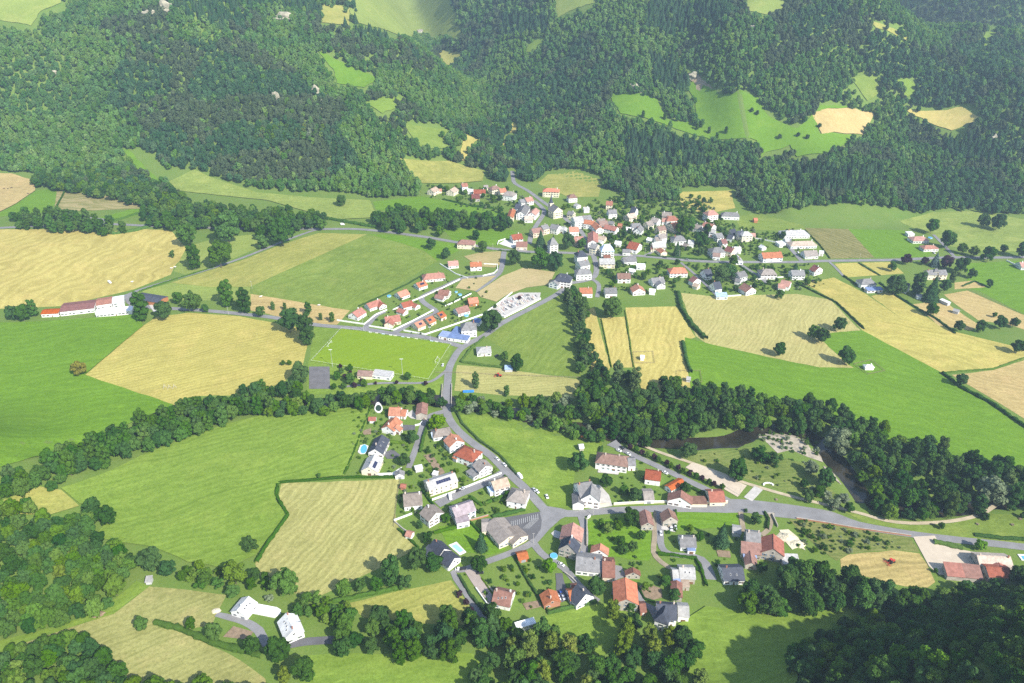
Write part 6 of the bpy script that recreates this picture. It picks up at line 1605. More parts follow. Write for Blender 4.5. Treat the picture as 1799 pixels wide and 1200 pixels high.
CNT['scrub'] = gardens([(1385, 915), (1450, 918), (1510, 932), (1600, 950), (1570, 965), (1480, 975), (1420, 985), (1400, 960)], 9, (2.2, 5), ['wshrub', 'shrub', 'lshrub', 'dshrub'], 'in the scrub beside the tractor field', 'scrub beside the tractor field', 39, 3)
CNT['wild'] = gardens([(1320, 750), (1380, 745), (1430, 770), (1440, 800), (1400, 800), (1340, 775)], 7, (2.5, 5), ['wshrub', 'wshrub', 'shrub'], 'on the gravel bar', 'gravel bar bushes', 40, 3)
print('WOODS', CNT, sum(CNT.values()), len(TREE_AT))

# ------------------------------------------------------------------ the hill forest: one mass of trees
hill_px = [(-400, 318), (-60, 300), (0, 302), (60, 305), (90, 318), (150, 330), (210, 335), (290, 352), (330, 345), (285, 318), (215, 268), (250, 262), (300, 300), (340, 298), (380, 312), (450, 334), (520, 338), (600, 338), (650, 350), (735, 346), (740, 330),
           (700, 285), (720, 275), (760, 285), (860, 300), (862, 318), (885, 322), (900, 300), (915, 318), (940, 322), (958, 302), (1010, 297), (1062, 312), (1060, 330), (1120, 352), (1190, 352), (1196, 332), (1290, 330), (1292, 350), (1320, 372), (1390, 398), (1500, 404), (1578, 402),
           (1590, 388), (1640, 372), (1700, 372), (1730, 398), (1790, 400), (1830, 388), (2600, 380), (2600, -2500), (-1600, -2500), (-400, -100)]
CL = [p for _, p, _ in CLEAR] + [p for n_, l_, p, *_ in FIELDS if l_.startswith(('tan meadow', 'olive meadow', 'golden meadow', 'upper meadow', 'grass slope', 'tan pasture', 'green strip', 'meadow'))]
pts = []
for (y0, y1, sp) in ((930, 1350, 7.3), (1350, 1750, 8.0), (1750, 2400, 9.4), (2400, 3600, 13.0), (3600, 4700, 18)):
    xw = .80 * y1 + 120
    gx, gy = np.meshgrid(np.arange(-xw, xw, sp), np.arange(y0, y1, sp * .9))
    gx = gx + nrng.uniform(-.42, .42, gx.shape) * sp
    gy = gy + nrng.uniform(-.42, .42, gy.shape) * sp
    pts.append(np.stack([gx.ravel(), gy.ravel(), np.full(gx.size, sp)], 1))
pts = np.concatenate(pts)
zz = terrain(pts[:, 0], pts[:, 1])
u, v = proj(pts[:, 0], pts[:, 1], zz)
keep = (u > -160) & (u < 1960) & (v > -120) & inside(u, v, hill_px)
pts, zz, u, v = pts[keep], zz[keep], u[keep], v[keep]
n = len(pts)
zone = vnoise(pts[:, 0] + 500, pts[:, 1] * .8, 130)
zone2 = vnoise(pts[:, 0], pts[:, 1] + 900, 60)
rr = nrng.random(n)
zmix = .5 * zone + .5 * zone2
kindi = np.where(zmix < .38, 0, np.where(zmix < .47, 1, np.where(zmix < .60, 2, 3)))       # dark, brownish, green
kindi = np.where(rr < .07, 3, kindi)                               # light
kindi = np.where((rr > .07) & (rr < .2), 2, kindi)
BROWNZ = [(200, 110), (300, 90), (420, 85), (520, 150), (600, 200), (650, 300), (560, 335), (330, 320), (250, 280), (210, 200)]
GREENZ = [(0, 150), (120, 60), (215, 110), (210, 210), (120, 270), (0, 260)]
m1 = inside(u + (zone2 - .5) * 60, v + (zone - .5) * 50, BROWNZ) & (rr > .1)
kindi = np.where(m1, np.where(zone2 < .5, 1, 0), kindi)
m2 = inside(u + (zone2 - .5) * 60, v + (zone - .5) * 50, GREENZ) & (rr > .12)
kindi = np.where(m2, np.where(zone2 < .55, 3, 2), kindi)
CONZ = [[(300, -60), (400, -60), (425, 25), (395, 52), (345, 40), (310, 25)], [(430, -60), (560, -60), (565, 35), (520, 22), (440, 15)], [(640, 38), (700, 62), (700, 80), (640, 70), (600, 45)], [(1150, -60), (1310, -60), (1270, 40), (1180, 70), (1130, 50)],
        [(1140, 95), (1215, 130), (1200, 175), (1150, 150)], [(1090, 235), (1230, 250), (1240, 300), (1100, 300)], [(1380, 300), (1560, 300), (1540, 340), (1400, 350)], [(1660, 220), (1720, 250), (1740, 290), (1660, 280)], [(880, 30), (970, 35), (960, 60), (880, 70)]]
for cz in CONZ:
    kindi = np.where(inside(u, v, cz) & (rr > .12), 4, kindi)
wd = pts[:, 2] * nrng.uniform(.9, 1.6, n)
ht = wd * np.where(kindi == 4, 1.6, 1.18) * nrng.uniform(.9, 1.25, n)
small = nrng.random(n) < .12
wd = np.where(small, wd * .7, wd)
ut, vt = proj(pts[:, 0], pts[:, 1], zz + ht * .8)
bad = np.zeros(n, bool)
ju = nrng.normal(0, 3.0, n) + (vnoise(pts[:, 0], pts[:, 1], 28) - .5) * 22
jv = nrng.normal(0, 2.0, n) + (vnoise(pts[:, 0] + 300, pts[:, 1], 28) - .5) * 13
for c in CL:
    bad |= inside(u + ju, v + jv, c) | inside(ut + ju, vt + jv, c)
for (rx, ry) in [hit(902, 300)[:2]]:
    bad |= np.hypot(pts[:, 0] - rx, pts[:, 1] - ry) < 10
for pl in ROADW:
    bad |= seg_dist(pts[:, 0], pts[:, 1], pl) < 6
for a, b_, c in FOOTPRINTS:
    bad |= np.hypot(pts[:, 0] - a, pts[:, 1] - b_) < c + 5
pts, zz, kindi, wd, ht = pts[~bad], zz[~bad], kindi[~bad], wd[~bad], ht[~bad]
n = len(pts)
print('FOREST', n)
SRC = [('broad', 'dark'), ('broad', 'brownish'), ('broad', 'green'), ('broad', 'light'), ('conifer', 'conifer'), ('tall', 'green'), ('tall', 'dark'), ('tall', 'poplar'), ('tall', 'yellow'), ('bush', 'silver'), ('bush', 'green'), ('bush', 'light'), ('broad', 'fdark'), ('broad', 'fbrown'), ('broad', 'fgreen'), ('broad', 'flight')]
def scatter(name, label, cat, P, wd, ht, tk):
    """one mass of trees: points that carry size, turn and kind"""
    n = len(P)
    me = bpy.data.meshes.new(name)
    me.vertices.add(n)
    me.vertices.foreach_set('co', np.asarray(P, np.float32).ravel())
    def attr(nm, typ, data, key='value'):
        me.attributes.new(nm, typ, 'POINT').data.foreach_set(key, data)
    attr('sc', 'FLOAT_VECTOR', np.column_stack([wd, wd, ht]).astype(np.float32).ravel(), 'vector')
    attr('rz', 'FLOAT', nrng.uniform(0, 6.283, n).astype(np.float32))
    attr('tk', 'INT', (np.asarray(tk) * 3 + nrng.integers(0, 3, n)).astype(np.int32))
    o = link(name, me)
    return tag(o, label, cat, kind='stuff')
forest = scatter('hill_forest', 'dense mixed forest covering the hillsides', 'forest', np.column_stack([pts[:, 0], pts[:, 1], zz - .3]), wd, ht, np.where(kindi < 4, kindi + 12, kindi))
KI = {p: i for i, p in enumerate(SRC)}
woodland = scatter('woodland', 'inner trees of the valley woods', 'woodland', [(c[1], c[2], H(c[1], c[2]) - .2) for c in MASS], np.array([c[3] for c in MASS]), np.array([c[4] for c in MASS]),
                   [KI.get((TREES[c[0]][1], TREES[c[0]][2]), 2) for c in MASS])
# small garden greenery nobody could count: bushes, borders, vegetable rows
GP = []
for poly, dens in (([(1050, 375), (1110, 345), (1240, 352), (1300, 400), (1420, 405), (1420, 455), (1140, 445), (1050, 440), (960, 400)], 5.6), ([(1050, 458), (1200, 465), (1300, 466), (1430, 464), (1450, 500), (1380, 515), (1200, 515), (1055, 522)], 5.4),
                   ([(745, 325), (900, 335), (960, 370), (920, 400), (890, 380), (760, 352)], 8.0), ([(700, 760), (800, 765), (880, 830), (930, 880), (870, 905), (780, 925), (700, 905), (705, 850)], 5.5), ([(640, 560), (760, 485), (850, 478), (860, 540), (780, 590), (690, 590)], 7.5),
                   ([(615, 705), (720, 705), (722, 830), (610, 832)], 6.0), ([(800, 985), (935, 962), (1040, 1060), (960, 1082), (880, 1085), (830, 1040)], 6.5), ([(1040, 910), (1145, 905), (1190, 930), (1300, 930), (1300, 1010), (1200, 1010), (1130, 1060), (1040, 990)], 7.5), ([(1050, 780), (1180, 830), (1180, 880), (1080, 885)], 6.5),
                   ([(1385, 912), (1450, 918), (1510, 932), (1600, 948), (1600, 962), (1570, 964), (1480, 972), (1420, 985), (1400, 960)], 4.2), ([(1325, 750), (1380, 745), (1440, 780), (1440, 805), (1400, 795), (1340, 775)], 4.5), ([(1165, 800), (1330, 785), (1430, 815), (1480, 885), (1330, 848)], 7)):
    W = [hit(a_, b_2)[:2] for a_, b_2 in poly]
    x0, x1 = min(p[0] for p in W), max(p[0] for p in W)
    y0, y1 = min(p[1] for p in W), max(p[1] for p in W)
    gx, gy = np.meshgrid(np.arange(x0, x1, dens), np.arange(y0, y1, dens))
    gx = (gx + nrng.uniform(-.5, .5, gx.shape) * dens).ravel()
    gy = (gy + nrng.uniform(-.5, .5, gy.shape) * dens).ravel()
    ok = inside(gx, gy, W) & (vnoise(gx, gy, 14) > .38)
    for a_, b_2, c_ in FOOTPRINTS:
        ok &= np.hypot(gx - a_, gy - b_2) > c_ * .72 + 1
    for pl in ROADW:
        if len(pl) > 1: ok &= seg_dist(gx, gy, pl) > 4.2
    GP.append(np.column_stack([gx[ok], gy[ok]]))
GP = np.concatenate(GP)
gw = nrng.uniform(1.3, 3.6, len(GP)) * np.where(GP[:, 1] > 750, 1.45, 1.0)
scrub = scatter('garden_greenery', 'small bushes and borders scattered through the gardens', 'greenery', np.column_stack([GP, terrain(GP[:, 0], GP[:, 1]) - .1]), gw, gw * nrng.uniform(.5, .95, len(GP)), nrng.choice([9, 10, 10, 11, 11, 10], len(GP)))
print('GREENERY', len(GP))
ng = bpy.data.node_groups.new('plant_forest', 'GeometryNodeTree')
ng.interface.new_socket('Geometry', in_out='INPUT', socket_type='NodeSocketGeometry')
ng.interface.new_socket('Geometry', in_out='OUTPUT', socket_type='NodeSocketGeometry')
gi, go = ng.nodes.new('NodeGroupInput'), ng.nodes.new('NodeGroupOutput')
join = ng.nodes.new('GeometryNodeJoinGeometry')
def named(nm, typ):
    x = ng.nodes.new('GeometryNodeInputNamedAttribute')
    x.data_type = typ
    x.inputs['Name'].default_value = nm
    return x.outputs[0]
sc_, rz_, tk_ = named('sc', 'FLOAT_VECTOR'), named('rz', 'FLOAT'), named('tk', 'INT')
cx = ng.nodes.new('ShaderNodeCombineXYZ')
ng.links.new(rz_, cx.inputs[2])
p0 = hit(450, 250)
for ki, (fam, leaf) in enumerate(SRC):       # one source tree of each kind stands in the wood itself
    for j in range(3):
        me2 = CROWN[fam][j].copy()
        me2.materials[0] = LEAF[leaf]
        src = link('forest_tree', me2, forest, (p0[0] + ki * 9, p0[1] + j * 9, p0[2]))
        src.scale = (10, 10, 13)
        src.location.z = H(src.location.x, src.location.y)
        info = ng.nodes.new('GeometryNodeObjectInfo')
        info.inputs[0].default_value = src
        cmpn = ng.nodes.new('FunctionNodeCompare')
        cmpn.data_type = 'INT'
        cmpn.operation = 'EQUAL'
        ng.links.new(tk_, cmpn.inputs[2])
        cmpn.inputs[3].default_value = ki * 3 + j
        iop = ng.nodes.new('GeometryNodeInstanceOnPoints')
        ng.links.new(gi.outputs[0], iop.inputs['Points'])
        ng.links.new(cmpn.outputs[0], iop.inputs['Selection'])
        ng.links.new(info.outputs['Geometry'], iop.inputs['Instance'])
        ng.links.new(cx.outputs[0], iop.inputs['Rotation'])
        ng.links.new(sc_, iop.inputs['Scale'])
        ng.links.new(iop.outputs[0], join.inputs[0])
ng.links.new(join.outputs[0], go.inputs[0])
for o in (forest, woodland, scrub):
    o.modifiers.new('plant_forest', 'NODES').node_group = ng
# ------------------------------------------------------------------ hedges
def resample(pts, step):
    out = []
    for a, b in zip(pts[:-1], pts[1:]):
        L = math.hypot(b[0] - a[0], b[1] - a[1])
        n = max(1, int(round(L / step)))
        for k in range(n):
            out.append((a[0] + (b[0] - a[0]) * k / n, a[1] + (b[1] - a[1]) * k / n))
    out.append(tuple(pts[-1]))
    return out

def hedge(pts_px, h, w, leaf, where, seed=0, rough=.18, label=None):
    r = np.random.default_rng(seed + 900)
    P = resample([hit(u, v)[:2] for u, v in pts_px], 2.2)
    A = np.array(P)
    org = A[0].copy()
    zs = terrain(A[:, 0], A[:, 1])
    D = np.gradient(A, axis=0)
    D /= np.linalg.norm(D, axis=1)[:, None] + 1e-9
    Nn = np.column_stack([-D[:, 1], D[:, 0]])
    sec = [(-.5, -.1), (-.52, .55), (-.34, .95), (.34, .95), (.52, .55), (.5, -.1)]
    vs, fs = [], []
    n, k = len(A), len(sec)
    hh = h * (1 + r.normal(0, rough, n))
    ww = w * (1 + r.normal(0, rough, n))
    for i in range(n):
        for (a, b) in sec:
            j = r.normal(0, .06, 2)
            p = A[i] + Nn[i] * (a + j[0]) * ww[i]
            vs.append((p[0] - org[0], p[1] - org[1], zs[i] + (b + j[1] * .5) * hh[i] * .92))
    for i in range(n - 1):
        for q in range(k - 1):
            fs.append((i * k + q, i * k + q + 1, (i + 1) * k + q + 1, (i + 1) * k + q))
    V = np.array(vs)
    Fq = np.array(fs)
    ncard = int(min(2600, 20 * len(Fq) * .5))
    f = r.integers(0, len(Fq), ncard)
    bc = r.random((ncard, 2))
    c = V[Fq[f]]
    Pt = (c[:, 0] * (1 - bc[:, :1]) + c[:, 1] * bc[:, :1]) * (1 - bc[:, 1:]) + (c[:, 3] * (1 - bc[:, :1]) + c[:, 2] * bc[:, :1]) * bc[:, 1:]
    nr = np.cross(c[:, 1] - c[:, 0], c[:, 3] - c[:, 0])
    nr = nr / (np.linalg.norm(nr, axis=1)[:, None] + 1e-9)
    nr = np.where(nr[:, 2:3] < -.2, -nr, nr)
    me = np_mesh('hedge', [(V, Fq), cards(Pt, nr, .34 + .05 * h, r)], LEAF[leaf])
    o = link('hedge', me, None, (org[0], org[1], 0))
    tag(o, label or where, 'hedge')
    return o
HEDGES = [
 ([(488, 851), (485, 870), (498, 893), (506, 905), (470, 955), (450, 988)], 1.8, 2.2, 'green', 'winding hedge on the left side of the mown beige field'),
 ([(489, 848), (605, 839), (704, 838)], 1.6, 1.6, 'green', 'straight hedge on top of the mown beige field'),
 ([(802, 724), (812, 744), (842, 774), (878, 800), (908, 834)], 1.7, 1.6, 'dark', 'long dark hedge on the right of the descending road'),
 ([(851, 592), (828, 612), (809, 636), (850, 642), (898, 648)], 1.7, 1.4, 'green', 'clipped hedge round the small hipped house garden'),
 ([(1191, 514), (1196, 541), (1216, 572), (1240, 596)], 3.6, 4, 'dark', 'thick dark hedge between two tan fields'),
 ([(1398, 497), (1425, 510), (1470, 532), (1518, 578)], 1.8, 1.6, 'dark', 'curved dark hedge beside the yellow field'),
 ([(1482, 485), (1505, 500), (1522, 512), (1540, 514)], 1.8, 1.6, 'dark', 'hedge below the narrow lane of the yellow plots'),
 ([(1508, 462), (1528, 474), (1546, 484)], 1.5, 1.4, 'dark', 'hedge between the two yellow plots'),
 ([(1545, 497), (1575, 520), (1617, 545), (1645, 560), (1678, 586)], 1.8, 1.7, 'dark', 'straight dark hedge along the golden field'),
 ([(1655, 655), (1690, 682), (1740, 708), (1800, 750), (1900, 815)], 2.6, 2.6, 'dark', 'long thick hedge between pasture and orange-tan field'),
 ([(1656, 655), (1700, 651), (1745, 648), (1800, 628)], 1.0, 1.2, 'light', 'low hedge below the golden field'),
 ([(1690, 503), (1712, 494), (1738, 506)], 1.4, 1.4, 'dark', 'short hedge at the right pasture corner'),
 ([(1136, 449), (1165, 451), (1220, 455), (1253, 457)], 1.6, 1.3, 'dark', 'clipped hedge along the roadside lawn'),
 ([(1299, 467), (1318, 480), (1333, 491)], 1.8, 1.5, 'dark', 'dark hedge beside the turning place lane'),
 ([(904, 978), (930, 1025), (965, 1077)], 1.8, 1.2, 'dark', 'straight thin hedge between two large gardens'),
 ([(962, 1078), (1000, 1068), (1048, 1057)], 2.0, 1.6, 'green', 'hedge above the bottom paddock'),
 ([(807, 1012), (826, 1045), (852, 1078)], 1.7, 1.5, 'dark', 'hedge between wood lane and pale pink drive'),
 ([(1156, 973), (1190, 977), (1222, 981), (1232, 1000), (1241, 1030)], 1.8, 1.6, 'green', 'right-angled hedge inside the curved drive'),
 ([(762, 937), (795, 928), (823, 918)], 1.9, 2.0, 'light', 'light hedge above the pool lawn'),
 ([(826, 918), (838, 930), (852, 944)], 1.9, 1.6, 'green', 'hedge left of the twin-gabled hall'),
 ([(865, 909), (890, 903), (922, 895)], 2.0, 2.4, 'green', 'thick hedge above the car park'),
 ([(825, 872), (845, 888), (884, 872)], 1.7, 1.8, 'green', 'hedge round the small lawn below the cul-de-sac'),
 ([(654, 712), (640, 745), (622, 795), (604, 834)], 1.4, 1.4, 'green', 'garden hedge along the big left meadow'),
 ([(752, 742), (744, 768), (738, 795)], 2.0, 1.8, 'green', 'hedge right of the slate house lane'),
 ([(684, 777), (718, 780)], 2.0, 2.0, 'light', 'clipped block hedge beside the slate house'),
 ([(742, 862), (752, 876), (762, 888)], 1.8, 1.4, 'dark', 'hedge at the left end of the long terrace'),
 ([(1058, 786), (1048, 812)], 2.2, 2.0, 'dark', 'hedge at the left side of the villa'),
 ([(1343, 900), (1350, 912), (1348, 930)], 1.8, 1.6, 'dark', 'curved hedge round the clipped tree'),
 ([(1216, 858), (1236, 868), (1240, 880)], 2.2, 2.0, 'dark', 'tall hedge behind the square red roof'),
 ([(273, 1094), (312, 1103), (375, 1130), (460, 1152)], 2.4, 3.0, 'green', 'hedge across the pale hillside meadow'),
 ([(572, 1060), (640, 1046), (702, 1033)], 2.2, 2.2, 'green', 'hedge below the single trees of the mown field'),
 ([(630, 538), (680, 516), (718, 498), (744, 482)], 1.4, 1.2, 'dark', 'garden hedge behind the estate houses'),
 ([(758, 525), (783, 537), (828, 514)], 1.5, 1.2, 'dark', 'dark hedge round the estate garden with pools'),
 ([(574, 384), (640, 396), (664, 400)], 3.0, 4.0, 'green', 'roadside bushes above the main road'),
 ([(778, 350), (832, 363), (866, 366)], 2.2, 2.4, 'green', 'hedge below the upper village row'),
 ([(160, 404), (200, 411), (240, 405), (262, 398)], 3.2, 4.0, 'green', 'bushy hedge on top of the large straw field'),
 ([(245, 512), (300, 493), (380, 468)], 1.4, 1.4, 'green', 'verge hedge along the diagonal lane'),
 ([(876, 440), (932, 446)], 1.5, 1.5, 'dark', 'hedge below the white yard'),
 ([(1056, 560), (1074, 645)], 1.0, .8, 'light', 'weedy left wire-fence line between tan strips'),
 ([(1098, 545), (1113, 645)], 1.0, .8, 'light', 'weedy right wire-fence line between tan strips'),
 ([(1199, 600), (1207, 640), (1214, 655)], 3.0, 2.6, 'dark', 'bushy line right of the hut field'),
 ([(1640, 953), (1665, 957), (1690, 964)], 2.0, 3.5, 'green', 'shrub bank above the gravel yard'),
 ([(1712, 940), (1760, 946), (1799, 948)], 2.0, 2.4, 'dark', 'low shrub row in the river park'),
 ([(95, 372), (112, 340), (118, 330)], 2.0, 2.0, 'green', 'hedge left of the terraced garden'),
 ([(190, 392), (240, 376), (292, 358)], 2.5, 3.0, 'green', 'hedge below the green wedge'),
 ([(1187, 897), (1186, 934)], 1.8, 1.4, 'green', 'hedge between littered yard and bright lawn'),
 ([(1120, 1030), (1132, 1052), (1150, 1058)], 1.4, 1.0, 'dark', 'curved hedge round the bare soil plot'),
 ([(846, 1016), (870, 1050)], 0.8, .8, 'light', 'low border beside the pale pink drive'),
 ([(700, 930), (735, 962), (730, 975)], 1.6, 1.4, 'green', 'hedge at the right side of the mown beige field'),
 ([(1414, 404), (1440, 430), (1458, 454)], 1.2, 1.2, 'dark', 'thin hedge left of the striped crop'),
 ([(1270, 400), (1282, 412), (1290, 424)], 1.2, 1.0, 'dark', 'thin hedge below the eastern golden meadow'),
]
for k, (p, h, w, lf, lab) in enumerate(HEDGES):
    hedge(p, h, w, lf, lab, k)

# ------------------------------------------------------------------ garden walls
WALLS = [
 ('white', 1.0, [(592, 563), (640, 570), (661, 553), (680, 545)], 'white wall round the estate corner house'),
 ('white', 1.0, [(648, 573), (692, 580), (722, 566), (762, 545)], 'white wall beside the pitch street entrance'),
 ('white', 1.0, [(709, 581), (747, 588), (800, 570), (848, 553), (876, 533), (900, 514)], 'long white wall from the estate to the cemetery'),
 ('white', .9, [(690, 545), (722, 530), (742, 522), (778, 506), (808, 491)], 'white wall on the upper side of the estate loop'),
 ('white', .9, [(848, 485), (868, 480), (874, 474), (874, 465), (850, 464)], 'white wall round the orange-roofed plot house'),
 ('white', .9, [(828, 516), (796, 532), (782, 538)], 'white wall below the dry plot'),
 ('white', .9, [(773, 464), (800, 481), (822, 489)], 'white drive wall of the top estate house'),
 ('white', 1.2, [(862, 548), (886, 558), (920, 541), (950, 525)], 'cemetery wall along the descending road'),
 ('white', 1.0, [(759, 879), (800, 864), (845, 846), (881, 832)], 'long white wall of the cul-de-sac'),
 ('beige', 1.6, [(1018, 891), (1045, 889), (1070, 887)], 'pinkish street wall of the mansion'),
 ('cream', 1.4, [(1078, 887), (1125, 884), (1172, 883)], 'low cream wall along the street'),
 ('cream', 1.8, [(1175, 887), (1230, 886), (1278, 884)], 'tall cream wall joining the red-roofed buildings'),
 ('stone', 1.4, [(1031, 913), (1031, 935), (1031, 960)], 'dry stone wall of the orchard'),
 ('white', 1.4, [(1032, 911), (1037, 908)], 'white gate wall at the orchard corner'),
 ('brick', .9, [(1399, 911), (1450, 919), (1500, 928), (1600, 942)], 'long red-brown roadside wall'),
 ('stone', 1.0, [(992, 1007), (1004, 1016), (1014, 1026)], 'stone wall on the winding lane'),
 ('white', 1.0, [(836, 1034), (856, 1062), (873, 1067)], 'white wall of the pale pink drive'),
 ('white', .9, [(1315, 417), (1345, 422), (1367, 427)], 'pale wall in front of the double slate house'),
 ('white', .9, [(1332, 491), (1352, 489), (1376, 487)], 'white wall at the turning place'),
 ('cream', .9, [(1310, 492), (1332, 490)], 'cream wall left of the turning place'),
 ('white', .9, [(1256, 522), (1302, 519)], 'white wall at the edge of the beige field'),
 ('white', 1.0, [(1768, 458), (1800, 474), (1870, 508)], 'white wall at the right edge below the main road'),
 ('white', .9, [(692, 915), (724, 903)], 'short white wall at the mown field corner'),
 ('grey', .9, [(693, 917), (708, 930), (724, 940)], 'grey wall beside the mown field'),
 ('white', .9, [(729, 748), (738, 746), (742, 741)], 'white curved gate wall on the slate house lane'),
 ('stone', 1.2, [(1347, 904), (1360, 904), (1356, 903)], 'stone corner wall by the gravel drive'),
 ('stone', 1.2, [(1356, 904), (1366, 926)], 'stone wall of the small scrub garden'),
 ('white', 1.0, [(874, 430), (876, 424), (888, 420)], 'white wall of the white yard'),
 ('brick', .9, [(825, 915), (840, 911), (858, 906)], 'orange brick wall behind the twin-gabled hall'),
]
def wallrun(mat, h, pts_px, label):
    P = [Vector((*hit(u, v)[:2], 0)) for u, v in pts_px]
    org = Vector((P[0].x, P[0].y, 0))
    b = MB()
    t = .2
    h = h * 1.35
    n = len(P)
    L, R = [], []
    for k in range(n):
        d = (P[min(k + 1, n - 1)] - P[max(k - 1, 0)]).normalized()
        nn = Vector((-d.y, d.x, 0)) * t
        L.append(P[k] + nn); R.append(P[k] - nn)
    for k in range(n - 1):
        q = []
        for z0, z1 in ((-.4, h),):
            for p in (L[k], R[k], R[k + 1], L[k + 1]):
                g = H(p.x, p.y)
                q.append((p.x - org.x, p.y - org.y, g + z0))
            for p in (L[k], R[k], R[k + 1], L[k + 1]):
                g = H(p.x, p.y)
                q.append((p.x - org.x, p.y - org.y, g + z1))
        b.add(q, [(4, 5, 6, 7), (0, 4, 7, 3), (1, 2, 6, 5), (0, 1, 5, 4), (2, 3, 7, 6)])
    root = bpy.data.objects.new('garden_wall', None)
    COL.objects.link(root); root.location = org
    link('masonry', b.mesh('masonry', WM[mat]), root)
    c = MB()
    for k in range(n - 1):
        a, e = (L[k] + R[k]) / 2 - org, (L[k + 1] + R[k + 1]) / 2 - org
        d = (e - a).normalized()
        nn = Vector((-d.y, d.x, 0)) * (t + .06)
        za, ze = H(P[k].x, P[k].y) + h + .004, H(P[k + 1].x, P[k + 1].y) + h + .004
        c.add([(a.x + nn.x, a.y + nn.y, za), (a.x - nn.x, a.y - nn.y, za), (e.x - nn.x, e.y - nn.y, ze), (e.x + nn.x, e.y + nn.y, ze),
               (a.x + nn.x, a.y + nn.y, za + .07), (a.x - nn.x, a.y - nn.y, za + .07), (e.x - nn.x, e.y - nn.y, ze + .07), (e.x + nn.x, e.y + nn.y, ze + .07)],
              [(4, 5, 6, 7), (0, 4, 7, 3), (1, 2, 6, 5), (0, 1, 5, 4), (2, 3, 7, 6)])
    link('coping', c.mesh('coping', WM['white'] if mat in ('white', 'cream') else WM['stone']), root)
    tag(root, label, 'wall')
for a in WALLS: wallrun(*a)

# ------------------------------------------------------------------ pools
def water_mat(name, col):
    m, nt, out = new_mat(name)
    geo = N(nt, 'ShaderNodeNewGeometry')
    bsdf(nt, out, col, .06, .5, noise(nt, geo.outputs['Position'], 2.5, 2), .1, .03)
    return m
PW = {'aqua': water_mat('pool_aqua', (.30, .68, .78)), 'blue': water_mat('pool_blue', (.10, .38, .72)), 'turq': water_mat('pool_turq', (.36, .66, .66)), 'dark': surf('pool_cover_dark', (.03, .06, .04)), 'cover': surf('pool_cover_white', (.86, .86, .86), var=.04)}
DECK = surf('pool_deck', (.74, .72, .68), var=.08)
LINER = surf('pool_liner', (.35, .55, .72), var=.08)
def pool(win, deck, water, col, label):
    W_ = [hit(*Z(win, x, y))[:2] for x, y in deck]
    c = Vector((sum(p[0] for p in W_) / len(W_), sum(p[1] for p in W_) / len(W_), 0))
    root = bpy.data.objects.new('swimming_pool', None)
    COL.objects.link(root); root.location = c
    for nm, pl, mt, z0, z1 in (('deck', deck, DECK, -.3, .46), ('water', water, PW[col], .2, .50)):
        q = [hit(*Z(win, x, y))[:2] for x, y in pl]
        n = len(q)
        me = mesh(nm, [(x - c.x, y - c.y, z0) for x, y in q] + [(x - c.x, y - c.y, z1) for x, y in q], [tuple(range(n, 2 * n))] + [(k, (k + 1) % n, n + (k + 1) % n, n + k) for k in range(n)], mt)
        bm = bmesh.new(); bm.from_mesh(me); bmesh.ops.recalc_face_normals(bm, faces=bm.faces)
        top = [f for f in bm.faces if abs(f.normal.z) > .9]
        for f in top:
            if f.normal.z < 0: f.normal_flip()
        bm.to_mesh(me); bm.free()
        link(nm, me, root)
    tag(root, label, 'pool')
def ell(cx, cy, a, b, n=18, rot=0):
    return [(cx + a * math.cos(2 * math.pi * k / n) * math.cos(rot) - b * math.sin(2 * math.pi * k / n) * math.sin(rot), cy + a * math.cos(2 * math.pi * k / n) * math.sin(rot) + b * math.sin(2 * math.pi * k / n) * math.cos(rot)) for k in range(n)]
pool('G', [(588, 948), (672, 912), (775, 1020), (705, 1052)], [(618, 958), (668, 936), (748, 1004), (705, 1028)], 'aqua', 'rectangular light blue pool in a white deck on the lawn')
pool('F', [(172, 625), (200, 555), (245, 545), (285, 562), (255, 640), (200, 645)], ell(234, 596, 48, 34, 18, -1.2), 'blue', 'kidney-shaped blue pool beside the dark slate house')
pool('F', ell(390, 167, 44, 44), ell(390, 165, 32, 32), 'dark', 'oval raised pool with dark cover and white rim')
pool('H', [(412, 330), (592, 345), (580, 402), (425, 385)], [(425, 338), (580, 352), (570, 390), (432, 372)], 'turq', 'pale turquoise pool in front of the villa')
pool('M', [(456, 420), (500, 362), (660, 392), (692, 412), (690, 440), (640, 474), (470, 440)], [(462, 418), (503, 366), (655, 396), (685, 414), (683, 436), (636, 466), (474, 434)], 'cover', 'long rounded pool under a white cover at the farm')
pool('R', [(1690, 305), (1820, 310), (1830, 410), (1760, 400)], [(1745, 335), (1830, 335), (1840, 395), (1780, 395)], 'blue', 'deep blue pool cut off by the right edge')
def round_pool(win, x, y, d, label):
    cx, cy = hit(*Z(win, x, y))[:2]
    z = H(cx, cy)
    root = bpy.data.objects.new('round_pool', None)
    COL.objects.link(root); root.location = (cx, cy, z)
    b = MB(); b.tube((0, 0, 0), (0, 0, 1.1), d / 2, d / 2, 20)
    link('shell', b.mesh('shell', LINER), root)
    w_ = MB(); w_.tube((0, 0, 1.0), (0, 0, 1.104), d / 2 - .15, d / 2 - .15, 20)
    link('water', w_.mesh('water', PW['blue']), root)
    tag(root, label, 'pool')
round_pool('I', 197, 586, 4.6, 'round raised blue pool beside the winding lane')
round_pool('A', 825, 362, 4.4, 'round blue pool left of an orange estate house')
round_pool('A', 1385, 352, 4.0, 'larger round pool in the hedged estate garden')
round_pool('A', 1355, 330, 3.0, 'smaller round pool in the hedged estate garden')
round_pool('A', 1435, 516, 4.4, 'round pool below the timber chalet')
round_pool('E', 1055, 172, 5, 'round blue pool in the upper right meadow')

